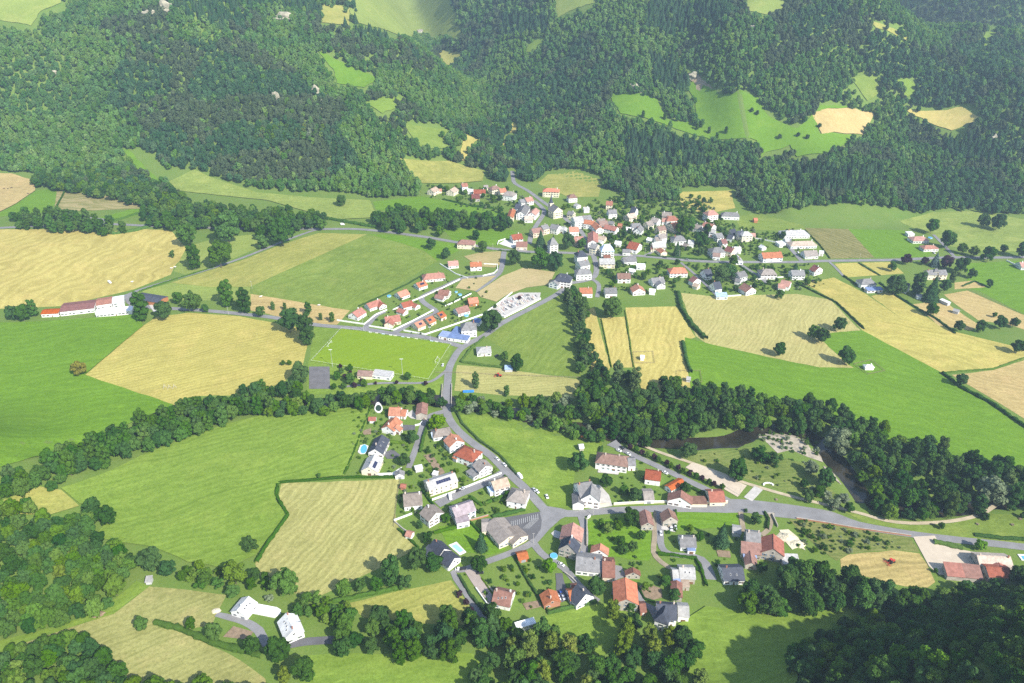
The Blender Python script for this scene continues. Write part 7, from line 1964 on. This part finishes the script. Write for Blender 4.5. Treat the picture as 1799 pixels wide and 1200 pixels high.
# ------------------------------------------------------------------ cars
CARP = {'white': (.8, .8, .8), 'black': (.03, .03, .035), 'blue': (.06, .12, .4), 'silver': (.5, .52, .54), 'red': (.5, .04, .03), 'grey': (.2, .21, .22)}
CM = {}
for k, c in CARP.items():
    m, nt, out = new_mat('car_paint_' + k)
    bsdf(nt, out, c, .3, .5)
    CM[k] = m
TYRE = surf('tyre', (.025, .025, .025))
LAMP = surf('lamp_glass', (.7, .7, .65), .2, .5)
def loft(b, prof, xs_w, m=0):
    """body from a side profile [(y, z_low, z_high)], half width"""
    n = len(prof)
    vs = []
    for (y, z0, z1), hw in zip(prof, xs_w):
        vs += [(-hw, y, z0), (hw, y, z0), (hw * .94, y, z1), (-hw * .94, y, z1)]
    fs = [(0, 1, 2, 3), tuple(4 * (n - 1) + q for q in (3, 2, 1, 0))]
    for i in range(n - 1):
        for q in range(4):
            a, c = 4 * i + q, 4 * i + (q + 1) % 4
            fs.append((a, a + 4, c + 4, c))
    b.add(vs, fs, m)
def car_meshes(kind):
    if kind == 'van':
        body = [(-2.6, .35, 1.0), (-2.55, .3, 1.2), (-1.7, .28, 1.35), (-1.2, .28, 2.2), (2.3, .28, 2.3), (2.5, .35, 2.2), (2.55, .4, 1.0)]
        glass = [(-1.72, 1.34, 1.38), (-1.2, 1.32, 2.1), (-.2, 1.32, 2.12), (-.1, 1.4, 2.1)]
        hw = .98
    else:
        body = [(-2.1, .38, .62), (-2.05, .28, .78), (-1.1, .24, .92), (1.5, .24, .98), (2.0, .28, .95), (2.1, .38, .7)]
        glass = [(-1.05, .9, .93), (-.45, .9, 1.38), (.9, .9, 1.42), (1.75, .92, .97)]
        hw = .88
    b = MB(); loft(b, body, [hw * .86, hw * .96] + [hw] * (len(body) - 4) + [hw * .97, hw * .88])
    g = MB(); loft(g, glass, [hw * .88] * 4)
    r = MB()
    if kind == 'van': r.box(-.8, .8, -1.0, 2.2, 2.3, 2.33)
    else: r.box(-.68, .68, -.42, .9, 1.385, 1.45)
    w = MB(); w.tube((-.1, 0, 0), (.1, 0, 0), .32, .32, 12)
    l = MB(); l.box(-.18, .18, -.03, .03, -.09, .09)
    return b, g, r, w, l, hw, (1.35 if kind == 'car' else 1.75), (2.08 if kind == 'car' else 2.57)
_CARM = {}
def car(win, x, y, dx, dy, col, where, kind='car', label=None):
    if (kind, col) not in _CARM:
        b, g, r, w, l, hw, wb, fr = car_meshes(kind)
        _CARM[(kind, col)] = (b.mesh('car_body', CM[col]), g.mesh('windows', GLASS), r.mesh('car_roof', CM[col]), w.mesh('wheel', TYRE), l.mesh('headlight', LAMP), hw, wb, fr)
    bm_, gm, rm, wm, lm, hw, wb, fr = _CARM[(kind, col)]
    p = hit(*Z(win, x, y))
    q = hit(*Z(win, x + dx, y + dy))
    ang = math.atan2(q[1] - p[1], q[0] - p[0]) + math.pi / 2
    root = bpy.data.objects.new('parked_car' if kind == 'car' else 'parked_van', None)
    COL.objects.link(root)
    root.location = (p[0], p[1], H(p[0], p[1]) + .3)
    root.rotation_euler = (0, 0, ang)
    link('car_body', bm_, root); link('windows', gm, root); link('car_roof', rm, root)
    for sx in (-1, 1):
        for sy in (-1, 1):
            link('wheel', wm, root, (sx * (hw - .08), sy * wb, .32))
        link('headlight', lm, root, (sx * hw * .62, -fr, .66))
    tag(root, label or f"{col} {kind} {where}", kind)
for a in [('F', 1640, 702, 40, 35, 'white', 'parked on the descending road, upper of two'), ('F', 1716, 764, 40, 35, 'white', 'parked on the descending road, lower of two'), ('G', 1520, 385, 35, 40, 'white', 'parked nearest the lower junction'),
          ('G', 1490, 368, 35, 40, 'silver', 'just behind the white one near the junction'), ('G', 1340, 228, 35, 35, 'white', 'with trailer beside the road-bend meadow', 'van'), ('G', 1624, 440, 20, 45, 'white', 'parked on the meadow verge at the junction'),
          ('G', 690, 374, 50, -22, 'black', 'parked in front of the long terrace'), ('G', 742, 352, 50, -22, 'silver', 'parked in front of the long terrace'), ('G', 606, 448, 10, 40, 'white', 'standing in the cul-de-sac', 'van'),
          ('I', 277, 676, 40, 25, 'white', 'driving down the winding lane'), ('I', 494, 564, 40, 5, 'blue', 'parked above the long grey farm range'), ('L', 868, 398, 14, 30, 'white', 'parked on the black drive, left one'), ('L', 884, 372, 14, 30, 'blue', 'parked on the black drive, back one'),
          ('L', 898, 396, 14, 30, 'silver', 'parked on the black drive, right one'), ('I', 1325, 346, 5, 40, 'white', 'on the curved asphalt drive'), ('I', 1436, 300, 5, 40, 'white', 'in the littered yard, left one'), ('I', 1478, 284, 5, 40, 'silver', 'in the littered yard, right one'),
          ('I', 1328, 186, 5, 40, 'black', 'beside the gabled stone barn'), ('H', 402, 576, 10, 35, 'black', 'in the mansion court'), ('H', 634, 156, 30, 25, 'black', 'at the turning place above the villa'), ('H', 600, 182, 35, 15, 'white', 'behind the villa, left one'),
          ('H', 692, 216, 35, 20, 'white', 'behind the villa, right one'), ('H', 1056, 400, 35, 18, 'white', 'beside the red-roofed house above the orchard'), ('A', 1250, 908, 10, -40, 'white', 'beside the pitch corner'), ('A', 1676, 834, 20, -15, 'black', 'in the small hipped house drive'),
          ('L', 238, 218, 25, -3, 'white', 'on the lane corner above the purple trees'), ('L', 262, 216, 25, -3, 'black', 'on the lane corner above the purple trees'), ('L', 372, 242, 25, -3, 'black', 'at the end of the pale pink drive'), ('D', 1372, 922, 30, 3, 'black', 'at the edge of the yellow field'),
          ('D', 1212, 622, 15, 25, 'white', 'on the lane of the pale-roofed house'), ('D', 1308, 578, 30, 3, 'white', 'in front of the beige-roofed long house'), ('C', 1200, 482, 30, 3, 'white', 'on the upper village lane'), ('C', 1008, 797, 40, 6, 'black', 'on the main road by the roadside hedge'),
          ('C', 1240, 818, 40, 6, 'grey', 'on the main road below the lawn'), ('E', 1086, 292, 20, 15, 'white', 'beside the pink-roofed house drive'), ('X', 602, 395, 20, 1, 'white', 'on the main road above the pale hay strip', 'van'), ('X', 269, 394, 20, 1, 'white', 'on the main road at the left'),
          ('X', 193, 497, 10, 6, 'white', 'standing in the large straw field', 'van'), ('X', 925, 1005, 0, 0, 'white', '')]:
    if a[6]: car(*a)

# ------------------------------------------------------------------ tractors
def tractor(u, v, ang, paint, label):
    x, y, z = hit(u, v)
    root = bpy.data.objects.new('tractor', None)
    COL.objects.link(root); root.location = (x, y, z + .25); root.rotation_euler = (0, 0, ang)
    b = MB(); b.box(-.45, .45, -2.1, .3, .8, 1.65); b.box(-.55, .55, .1, 1.5, .7, 1.3)
    link('bonnet', b.mesh('bonnet', CM[paint]), root)
    c = MB(); c.box(-.8, .8, .1, 1.5, 1.3, 2.75, 0); c.box(-.9, .9, .0, 1.6, 2.75, 2.9, 1)
    link('cab', c.mesh('cab', [GLASS, CM[paint]]), root)
    for sx in (-1, 1):
        w_ = MB(); w_.tube((-.25, 0, 0), (.25, 0, 0), .85, .85, 16)
        link('rear_wheel', w_.mesh('rear_wheel', TYRE), root, (sx * .95, 1.0, .85))
        f = MB(); f.tube((-.18, 0, 0), (.18, 0, 0), .55, .55, 14)
        link('front_wheel', f.mesh('front_wheel', TYRE), root, (sx * .85, -1.5, .55))
    r = MB()
    for s in (-1, 1):
        for k in range(8):
            a = k * math.pi / 4
            r.tube((s * 1.7, 3.4, .55), (s * 1.7 + 1.5 * math.cos(a), 3.4 + 1.5 * math.sin(a), .4), .07, .05, 5)
    r.box(-1.8, 1.8, 3.3, 3.5, .6, .8); r.box(-.1, .1, 1.4, 3.4, .6, .75)
    link('hay_rake', r.mesh('hay_rake', CM['red']), root)
    tag(root, label, 'tractor')
tractor(877, 661, 1.4, 'red', 'dark red tractor with rake on the pale mown field')
tractor(1566, 988, 1.9, 'red', 'red tractor with rake on the rounded tan field')

# ------------------------------------------------------------------ football pitch furniture
STEEL = surf('white_steel', (.78, .78, .78), .5, .4, .05)
GREYS = surf('galvanised', (.42, .44, .45), .5, .4, .1)
root = bpy.data.objects.new('pitch_railing', None); COL.objects.link(root); root.location = (PITCH[0][0], PITCH[0][1], 0)
pb = MB(); pb.tube((0, 0, 0), (0, 0, 1.1), .05, .05, 6)
POST = pb.mesh('post', STEEL)
for k in range(4):
    a, c = Vector(PITCH[k]), Vector(PITCH[(k + 1) % 4])
    o = Vector(PITCH[0])
    r = MB(); r.tube((a.x - o.x, a.y - o.y, 1.48), (c.x - o.x, c.y - o.y, 1.48), .05, .05, 6)
    link('rail', r.mesh('rail', STEEL), root)
    n = int((c - a).length / 4)
    for q in range(n):
        p = a.lerp(c, q / n) - o
        link('post', POST, root, (p.x, p.y, .38))
tag(root, 'white railing round the football pitch', 'railing')
ADM = [surf('board_white', (.8, .8, .78)), surf('board_cream', (.75, .7, .55)), surf('board_paleblue', (.55, .65, .8))]
e1 = (Vector(PITCH[1]) - Vector(PITCH[0])).normalized()
for k, t in enumerate([.27, .33, .39, .46, .50, .57, .62, .69, .83, .87]):
    p = Vector(PITCH[0]).lerp(Vector(PITCH[1]), t)
    b = MB(); b.box(-1.5, 1.5, -.05, .03, .15, 1.0); b.box(-1.3, -1.2, -.03, .1, 0, .15); b.box(1.2, 1.3, -.03, .1, 0, .15)
    o = link('advertising_board', b.mesh('advertising_board', ADM[k % 3]), None, (p.x, p.y - .25, .38), math.atan2(e1.y, e1.x))
    tag(o, 'pale board fixed along the far railing of the football pitch', 'board', 'boards along the pitch railing')
def goal(u, v, away, label):
    x, y = hit(u, v)[:2]
    e2 = (Vector(PITCH[3]) - Vector(PITCH[0])).normalized()
    root = bpy.data.objects.new('football_goal', None); COL.objects.link(root); root.location = (x, y, .39)
    root.rotation_euler = (0, 0, math.atan2(e2.y, e2.x))
    b = MB()
    for s in (-3.66, 3.66): b.tube((s, 0, 0), (s, 0, 2.5), .1, .1, 8)
    b.tube((-3.66, 0, 2.5), (3.66, 0, 2.5), .1, .1, 8)
    link('goal_frame', b.mesh('goal_frame', STEEL), root)
    c = MB()
    for s in (-3.66, 3.66):
        c.tube((s, 0, 2.44), (s, away * 1.8, 0), .05, .05, 6); c.tube((s, away * 1.8, 0), (s, 0, 0), .05, .05, 6)
    c.tube((-3.66, away * 1.8, 0), (3.66, away * 1.8, 0), .05, .05, 6)
    link('net_support', c.mesh('net_support', STEEL), root)
    tag(root, label, 'goal')
goal(580, 606, -1, 'white goal at the left end of the pitch')
goal(767, 634, 1, 'white goal at the right end of the pitch')
def mast(u, v, h, label, lamps=True, name='floodlight_mast', mat=None):
    x, y, z = hit(u, v)
    root = bpy.data.objects.new(name, None); COL.objects.link(root); root.location = (x, y, z)
    b = MB(); b.tube((0, 0, 0), (0, 0, h), .16 if h > 12 else .12, .09, 8)
    link('pole', b.mesh('pole', mat or GREYS), root)
    if lamps:
        c = MB(); c.box(-1.3, 1.3, -.06, .06, h - .3, h - .15)
        link('crossbar', c.mesh('crossbar', GREYS), root)
        for s in (-1.1, -.4, .4, 1.1):
            l = MB(); l.box(s - .25, s + .25, -.2, .2, h - .15, h + .3)
            link('lamp', l.mesh('lamp', STEEL), root)
    else:
        c = MB(); c.box(-.8, .8, -.06, .06, h - .6, h - .48)
        link('crossarm', c.mesh('crossarm', mat or GREYS), root)
    tag(root, label, 'mast' if lamps else 'pole')
mast(584.5, 644, 17, 'tall floodlight mast at the near left of the pitch')
mast(707.5, 659, 16, 'tall floodlight mast at the near right of the pitch')
mast(639, 581, 14, 'floodlight mast at the far left of the pitch')
mast(756, 598, 14, 'floodlight mast at the far right of the pitch')
WOODP = surf('pole_wood', (.5, .47, .43), var=.15)
for u, v, lab in [(443, 507, 'utility pole at the edge of the wide meadow'), (402, 553, 'utility pole beside the street to the factory'), (866, 440, 'utility pole at the estate road junction'), (947, 443, 'utility pole beside the main road below the church'),
                  (1193, 452, 'utility pole on the roadside lawn'), (1133, 448, 'utility pole at the steep lane mouth'), (1509, 458, 'utility pole beside the yellow plots'), (1299, 870, 'lamp pole at the petanque court corner'), (937, 955, 'utility pole at the winding lane mouth'), (1042, 905, 'utility pole at the orchard corner')]:
    mast(u, v, 9, lab, False, 'utility_pole', WOODP)

# ------------------------------------------------------------------ bridge parapets over the river
for s, lab in ((-1, 'left stone parapet of the road bridge'), (1, 'right stone parapet of the road bridge')):
    a, c = Vector(hit(785.5, 676)[:2]), Vector(hit(784, 716)[:2])
    d = (c - a).normalized()
    nn = Vector((-d.y, d.x)) * s * -3.9
    b = MB()
    L = (c - a).length
    b.box(-.22, .22, 0, L, -2.6, 1.45); b.box(-.3, .3, -.05, L + .05, 1.45, 1.6)
    o = link('bridge_parapet', b.mesh('bridge_parapet', WM['stone']), None, (a.x + nn.x, a.y + nn.y, 0), math.atan2(d.y, d.x) - math.pi / 2)
    tag(o, lab, 'parapet')

# ------------------------------------------------------------------ cemetery graves
cem = [(866, 546), (888, 527), (912, 517), (945, 516), (943, 523), (917, 537), (886, 553)]
cw = px_poly(cem)
GM = [surf('grave_white', (.74, .73, .72), var=.1), surf('grave_grey', (.42, .42, .43), var=.2), surf('grave_dark', (.14, .14, .15), .4, .4), surf('grave_pink', (.5, .38, .35), var=.15), surf('grave_beige', (.62, .56, .46), var=.15)]
gmesh = []
for k in range(5):
    b = MB(); b.box(-.55, .55, -1.1, 1.1, 0, .45); b.box(-.5, .5, 1.1, 1.3, 0, 1.2 + .15 * (k % 3))
    if k % 2: b.box(-.09, .09, 1.14, 1.26, 1.2, 2.1); b.box(-.35, .35, 1.14, 1.26, 1.65, 1.82)
    gmesh.append(b.mesh('grave', GM[k]))
d = (Vector(cw[3]) - Vector(cw[0])).normalized()
nn = Vector((-d.y, d.x))
cnt = 0
for i in range(-6, 46):
    for j in range(-14, 15):
        p = Vector(cw[0]) + d * (i * 2.0) + nn * (j * 3.4)
        if j % 3 == 0 or not inside(p.x, p.y, cw) or rng.random() < .12 or cnt > 150: continue
        o = link('grave', rng.choice(gmesh), None, (p.x + rng.uniform(-.2, .2), p.y + rng.uniform(-.2, .2), .32), math.atan2(d.y, d.x) + rng.uniform(-.05, .05))
        tag(o, 'stone grave among the rows of the walled cemetery', 'grave', 'graves in the cemetery')
        cnt += 1
tree_px('dark', 870, 537, 7, 'small and dark inside the cemetery')
tree_px('purple', 912, 523, 8, 'inside the cemetery')

# ------------------------------------------------------------------ fences round field plots
FW = surf('fence_wood', (.24, .19, .13), var=.25)
fp = MB(); fp.box(-.08, .08, -.08, .08, -.3, 1.3)
FPOST = fp.mesh('post', FW)
def fence(pts_px, label, closed=True, gap=3.0):
    P = [Vector(hit(u, v)[:2]) for u, v in pts_px]
    root = bpy.data.objects.new('wooden_fence', None); COL.objects.link(root); root.location = (P[0].x, P[0].y, H(P[0].x, P[0].y))
    o = P[0]
    for a, c in zip(P, P[1:] + ([P[0]] if closed else [])):
        n = max(1, int((c - a).length / gap))
        for q in range(n):
            p = a.lerp(c, q / n)
            link('post', FPOST, root, (p.x - o.x, p.y - o.y, .3))
        for z in (.75, 1.25):
            r = MB(); r.tube((a.x - o.x, a.y - o.y, z), (c.x - o.x, c.y - o.y, z), .07, .07, 5)
            link('rail', r.mesh('rail', FW), root)
    tag(root, label, 'fence')
fence([(1112, 619), (1147, 618), (1150, 638), (1114, 638)], 'wooden fence round the white hut in the tan field')
fence([(1500, 640), (1530, 633), (1554, 652), (1524, 658)], 'wooden fence round the hut in the bright pasture')
fence([(1189, 652), (1230, 652), (1233, 672), (1190, 670)], 'wooden fence round the scrub plot')
fence([(692, 925), (697, 880), (703, 842)], 'wooden fence on the right of the mown beige field', False)
fence([(765, 655), (800, 655), (860, 658), (1020, 664)], 'post fence between mown field and cemetery meadow', False)
fence([(1700, 510), (1799, 553)], 'post fence between right pasture and tan field', False, 5)

# ------------------------------------------------------------------ cattle
def cow_mesh(mat):
    v = [(-.75, 0, 1.05), (0, 0, 1.0), (.75, 0, 1.1), (1.15, 0, 1.35), (1.5, 0, 1.2), (1.75, 0, .98),
         (.7, .28, .75), (.72, .28, .35), (.72, .28, 0), (.7, -.28, .75), (.72, -.28, .35), (.72, -.28, 0),
         (-.7, .28, .75), (-.78, .28, .38), (-.72, .28, 0), (-.7, -.28, .75), (-.78, -.28, .38), (-.72, -.28, 0), (-1.0, 0, 1.0), (-1.05, 0, .5), (1.45, .28, 1.32), (1.45, -.28, 1.32)]
    e = [(0, 1), (1, 2), (2, 3), (3, 4), (4, 5), (2, 6), (6, 7), (7, 8), (2, 9), (9, 10), (10, 11), (0, 12), (12, 13), (13, 14), (0, 15), (15, 16), (16, 17), (0, 18), (18, 19), (4, 20), (4, 21)]
    rad = [.36, .4, .38, .24, .18, .13, .16, .09, .07, .16, .09, .07, .17, .1, .07, .17, .1, .07, .06, .03, .05, .05]
    me = bpy.data.meshes.new('cow'); me.from_pydata(v, e, [])
    o = bpy.data.objects.new('cow', me); COL.objects.link(o)
    o.modifiers.new('skin', 'SKIN'); o.modifiers.new('sub', 'SUBSURF').levels = 1
    for k, sv in enumerate(me.skin_vertices[0].data): sv.radius = (rad[k], rad[k]); sv.use_root = (k == 1)
    dg = bpy.context.evaluated_depsgraph_get()
    m2 = bpy.data.meshes.new_from_object(o.evaluated_get(dg))
    bpy.data.objects.remove(o)
    m2.materials.clear(); m2.materials.append(mat)
    for p in m2.polygons: p.use_smooth = True
    return m2
CB, CW = cow_mesh(surf('cow_dark', (.06, .035, .025))), cow_mesh(surf('cow_white', (.75, .7, .62)))
for u, v, me, lab in [(7, 332, CB, 'dark brown cow, leftmost in the tan pasture'), (14, 332.5, CB, 'dark brown cow, second in the tan pasture'), (20, 331, CB, 'dark brown cow, third in the tan pasture'), (49, 341, CB, 'dark brown cow alone at the tan pasture edge'),
                      (301, 472, CW, 'white cow at the corner of the large straw field'), (307, 470, CW, 'second white cow at the corner of the large straw field'), (232, 496, CW, 'white cow in the lower part of the large straw field'), (560, 537, CW, 'white cow on the narrow tan strip'), (458, 522, CW, 'white cow at the left end of the narrow tan strip')]:
    x, y, z = hit(u, v)
    o = link('cow', me, None, (x, y, z + .12), rng.uniform(-.6, .6))
    o.scale = (1.25, 1.25, 1.2)
    tag(o, lab, 'cow')

# ------------------------------------------------------------------ small things
def simple(name, boxes, mats, u, v, rz, label, cat, dz=.1):
    b = MB()
    for q in boxes: b.box(*q[:6], q[6] if len(q) > 6 else 0)
    x, y, z = hit(u, v)
    return tag(link(name, b.mesh(name, mats), None, (x, y, z + dz), rz), label, cat)
ORA, BLU, YEL = surf('plastic_orange', (.7, .2, .05)), surf('tarp_blue', (.05, .25, .65)), surf('plastic_yellow', (.75, .55, .05))
def slide(u, v, label):
    x, y, z = hit(u, v)
    root = bpy.data.objects.new('play_frame', None); COL.objects.link(root); root.location = (x, y, z)
    f = MB()
    for sx in (-.7, .7):
        for sy in (-.7, .7): f.tube((sx, sy, 0), (sx, sy, 2.6), .08, .08, 6)
    f.box(-.8, .8, -.8, .8, 1.2, 1.3)
    link('tower', f.mesh('tower', FW), root)
    r = MB(); r.add([(-1, -1, 2.6), (1, -1, 2.6), (1, 1, 2.6), (-1, 1, 2.6), (0, 0, 3.4)], [(0, 1, 4), (1, 2, 4), (2, 3, 4), (3, 0, 4)])
    link('play_roof', r.mesh('play_roof', ORA), root)
    s = MB(); s.add([(.8, -.4, 1.3), (.8, .4, 1.3), (3.4, .4, .2), (3.4, -.4, .2), (.8, -.4, 1.2), (.8, .4, 1.2), (3.4, .4, .1), (3.4, -.4, .1)], [(0, 3, 2, 1), (4, 5, 6, 7), (0, 4, 7, 3), (1, 2, 6, 5), (3, 7, 6, 2)])
    link('slide', s.mesh('slide', YEL), root)
    tag(root, label, 'playground')
slide(767, 713, 'orange play frame with slide beside the bridge road')
slide(1022, 771, 'orange play frame in the road-bend meadow')
simple('tarpaulin', [(-4.5, 4.5, -1.3, 1.3, 0, .9), (-4.2, 4.2, -.6, .6, .9, 1.25)], BLU, 823, 688, .05, 'blue tarpaulin-covered stack beside the river trees', 'tarpaulin')
simple('caravan', [(-2.6, 2.6, -1.1, 1.1, .5, 2.4), (-2.4, 2.4, -1.12, 1.12, 1.4, 1.9, 1), (2.6, 3.6, -.1, .1, .6, .7), (-.4, .4, -1.0, 1.0, 0, .5, 1)], [STEEL, GLASS], 921, 1094, .3, 'white caravan beside the mobile home', 'caravan') if False else None
for k in range(5):
    simple('pallet_stack', [(-.6, .6, -.5, .5, 0, .15), (-.6, .6, -.5, .5, .2, .35), (-.6, .6, -.5, .5, .4, .5 + .2 * k)], FW, 1168 + k * 3.2, 918 + (k % 3) * 4, k, 'pale rubbish heap in the littered farm yard', 'heap')['group'] = 'heaps in the littered yard'
# sand pile and rubble heaps
def heap(u, v, r0, h, mat, label, name='sand_pile', cat='pile', seed=0):
    rr_ = np.random.default_rng(seed)
    x, y, z = hit(u, v)
    n, m_ = 18, 6
    vs = [(0, 0, h)]
    for i in range(1, m_ + 1):
        for k in range(n):
            t = i / m_
            q = 1 + rr_.normal(0, .12)
            vs.append((math.cos(2 * math.pi * k / n) * r0 * t * q, math.sin(2 * math.pi * k / n) * r0 * t * q * .8, max(-.3, h * (1 - t) ** 1.1 * (1 + rr_.normal(0, .12)) - (.3 if i == m_ else 0))))
    fs = [(0, 1 + k, 1 + (k + 1) % n) for k in range(n)]
    for i in range(m_ - 1):
        for k in range(n):
            a, c = 1 + i * n + k, 1 + i * n + (k + 1) % n
            fs.append((a, a + n, c + n, c))
    tag(link(name, mesh(name, vs, fs, mat), None, (x, y, z + .3)), label, cat)
heap(1383, 944, 6, 2.2, _SURF['pale_sand'], 'pale sand pile nearest the stone barn', seed=1)
heap(1400, 955, 5, 1.6, _SURF['pale_sand'], 'pale sand pile farther from the stone barn', seed=2)
heap(1212, 1140, 4, 1.4, SOIL, 'brown earth heap in the dark bottom meadow', 'earth_heap', 'heap', 3)
heap(380, 1073, 2.5, .7, _SURF['pale_sand'], 'small sand heap at the white farm drive', 'sand_pile', 'pile', 4)
heap(172, 1078, 3.5, 1, SOIL, 'bare earth patch below the left wood', 'earth_heap', 'heap', 5)
# crags on the hillsides
ROCK = surf('rock', (.36, .33, .24), var=.5, scale=.12)
def crag(u, v, w, h, label, seed):
    r = np.random.default_rng(seed)
    s = px_per_m(u, v)
    x, y, z = hit(u, v)
    bm = bmesh.new()
    bmesh.ops.create_icosphere(bm, subdivisions=3, radius=1)
    ph = r.uniform(0, 6, 6)
    for vv in bm.verts:
        c = vv.co
        k = 1 + .22 * math.sin(3.1 * c.x + ph[0]) * math.sin(2.7 * c.y + ph[1]) + .16 * math.sin(6.3 * c.z + ph[2] + 2 * c.x) + r.normal(0, .06)
        vv.co = Vector((c.x * k * w / s / 2, c.y * k * w / s / 3, c.z * k * h / s / 2))
    me = bpy.data.meshes.new('rock_outcrop'); bm.to_mesh(me); bm.free(); me.materials.append(ROCK)
    tag(link('rock_outcrop', me, None, (x, y, z + h / s * .25)), label, 'rock')
for k, (u, v, w, h, lab) in enumerate([(292, 20, 26, 22, 'grey rock outcrop near the left summit'), (262, 26, 24, 12, 'low rock outcrop beside the left summit crag'), (485, 182, 14, 26, 'slim pale crag in the left forest'), (556, 168, 16, 22, 'grassy pale crag, upper, in the left forest'), (566, 188, 16, 16, 'grassy pale crag, lower, in the left forest'),
                                       (500, 36, 44, 16, 'long pale crag on the left ridge'), (1114, 158, 18, 16, 'grey crag above the shelf meadow'), (1128, 162, 12, 10, 'small crag above the shelf meadow'), (1218, 138, 16, 16, 'pinkish crag above the scree'), (1325, 50, 18, 10, 'grey crag below the top right meadow'), (1745, 250, 10, 18, 'pale crag in the right forest'), (96, 130, 8, 10, 'small pale rock in the left forest')]):
    crag(u, v, w, h, lab, 50 + k)
# curved bench and picnic tables in the river park
b = MB()
for k in range(9):
    a = math.pi * (k + .5) / 9
    b.box(3.2 * math.cos(a) - .55, 3.2 * math.cos(a) + .55, 2.4 * math.sin(a) - .4, 2.4 * math.sin(a) + .4, 0, .75)
x, y, z = hit(1350, 853)
tag(link('curved_bench', b.mesh('curved_bench', WM['white']), None, (x, y, z + .2)), 'white curved bench where the path forks', 'bench')
for u, v, lab in [(1717, 921, 'picnic table, left one in the river park'), (1778, 922, 'picnic table, middle one in the river park'), (1792, 912, 'picnic table, right one in the river park'), (1364, 878, 'picnic table on the lawn beside the wide road')]:
    simple('picnic_table', [(-.9, .9, -.4, .4, .7, .78), (-.9, .9, -.95, -.65, .42, .48), (-.9, .9, .65, .95, .42, .48), (-.6, -.5, -.8, .8, 0, .7), (.5, .6, -.8, .8, 0, .7)], FW, u, v, rng.uniform(0, 3), lab, 'table')

# three leaning pole frames in the straw field
for k, (u, v) in enumerate(((290, 682), (298, 683), (307, 682))):
    x, y, z = hit(u, v)
    b = MB()
    b.tube((-1.6, 0, 0), (.1, 0, 4.2), .12, .1, 6); b.tube((1.6, 0, 0), (-.1, 0, 4.2), .12, .1, 6); b.tube((-.9, 0, 1.8), (.9, 0, 1.8), .08, .08, 6)
    tag(link('pole_frame', b.mesh('pole_frame', WOODP), None, (x, y, z + .03), .7), ['left', 'middle', 'right'][k] + ' one of three crossed pole frames in the straw field', 'frame')
# ------------------------------------------------------------------ air
m, nt, out = new_mat('haze_air')
pv = N(nt, 'ShaderNodeVolumePrincipled')
pv.inputs['Color'].default_value = (.58, .79, 1.0, 1)
pv.inputs['Density'].default_value = HAZE
pv.inputs['Anisotropy'].default_value = .25
nt.links.new(pv.outputs[0], out.inputs['Volume'])
hb = MB()
hb.box(-3600, 3800, -600, 5400, -5, max(ZMAX + 40, CAM_H + 30))
tag(link('haze', hb.mesh('haze', m)), 'thin bluish summer haze', kind='stuff')
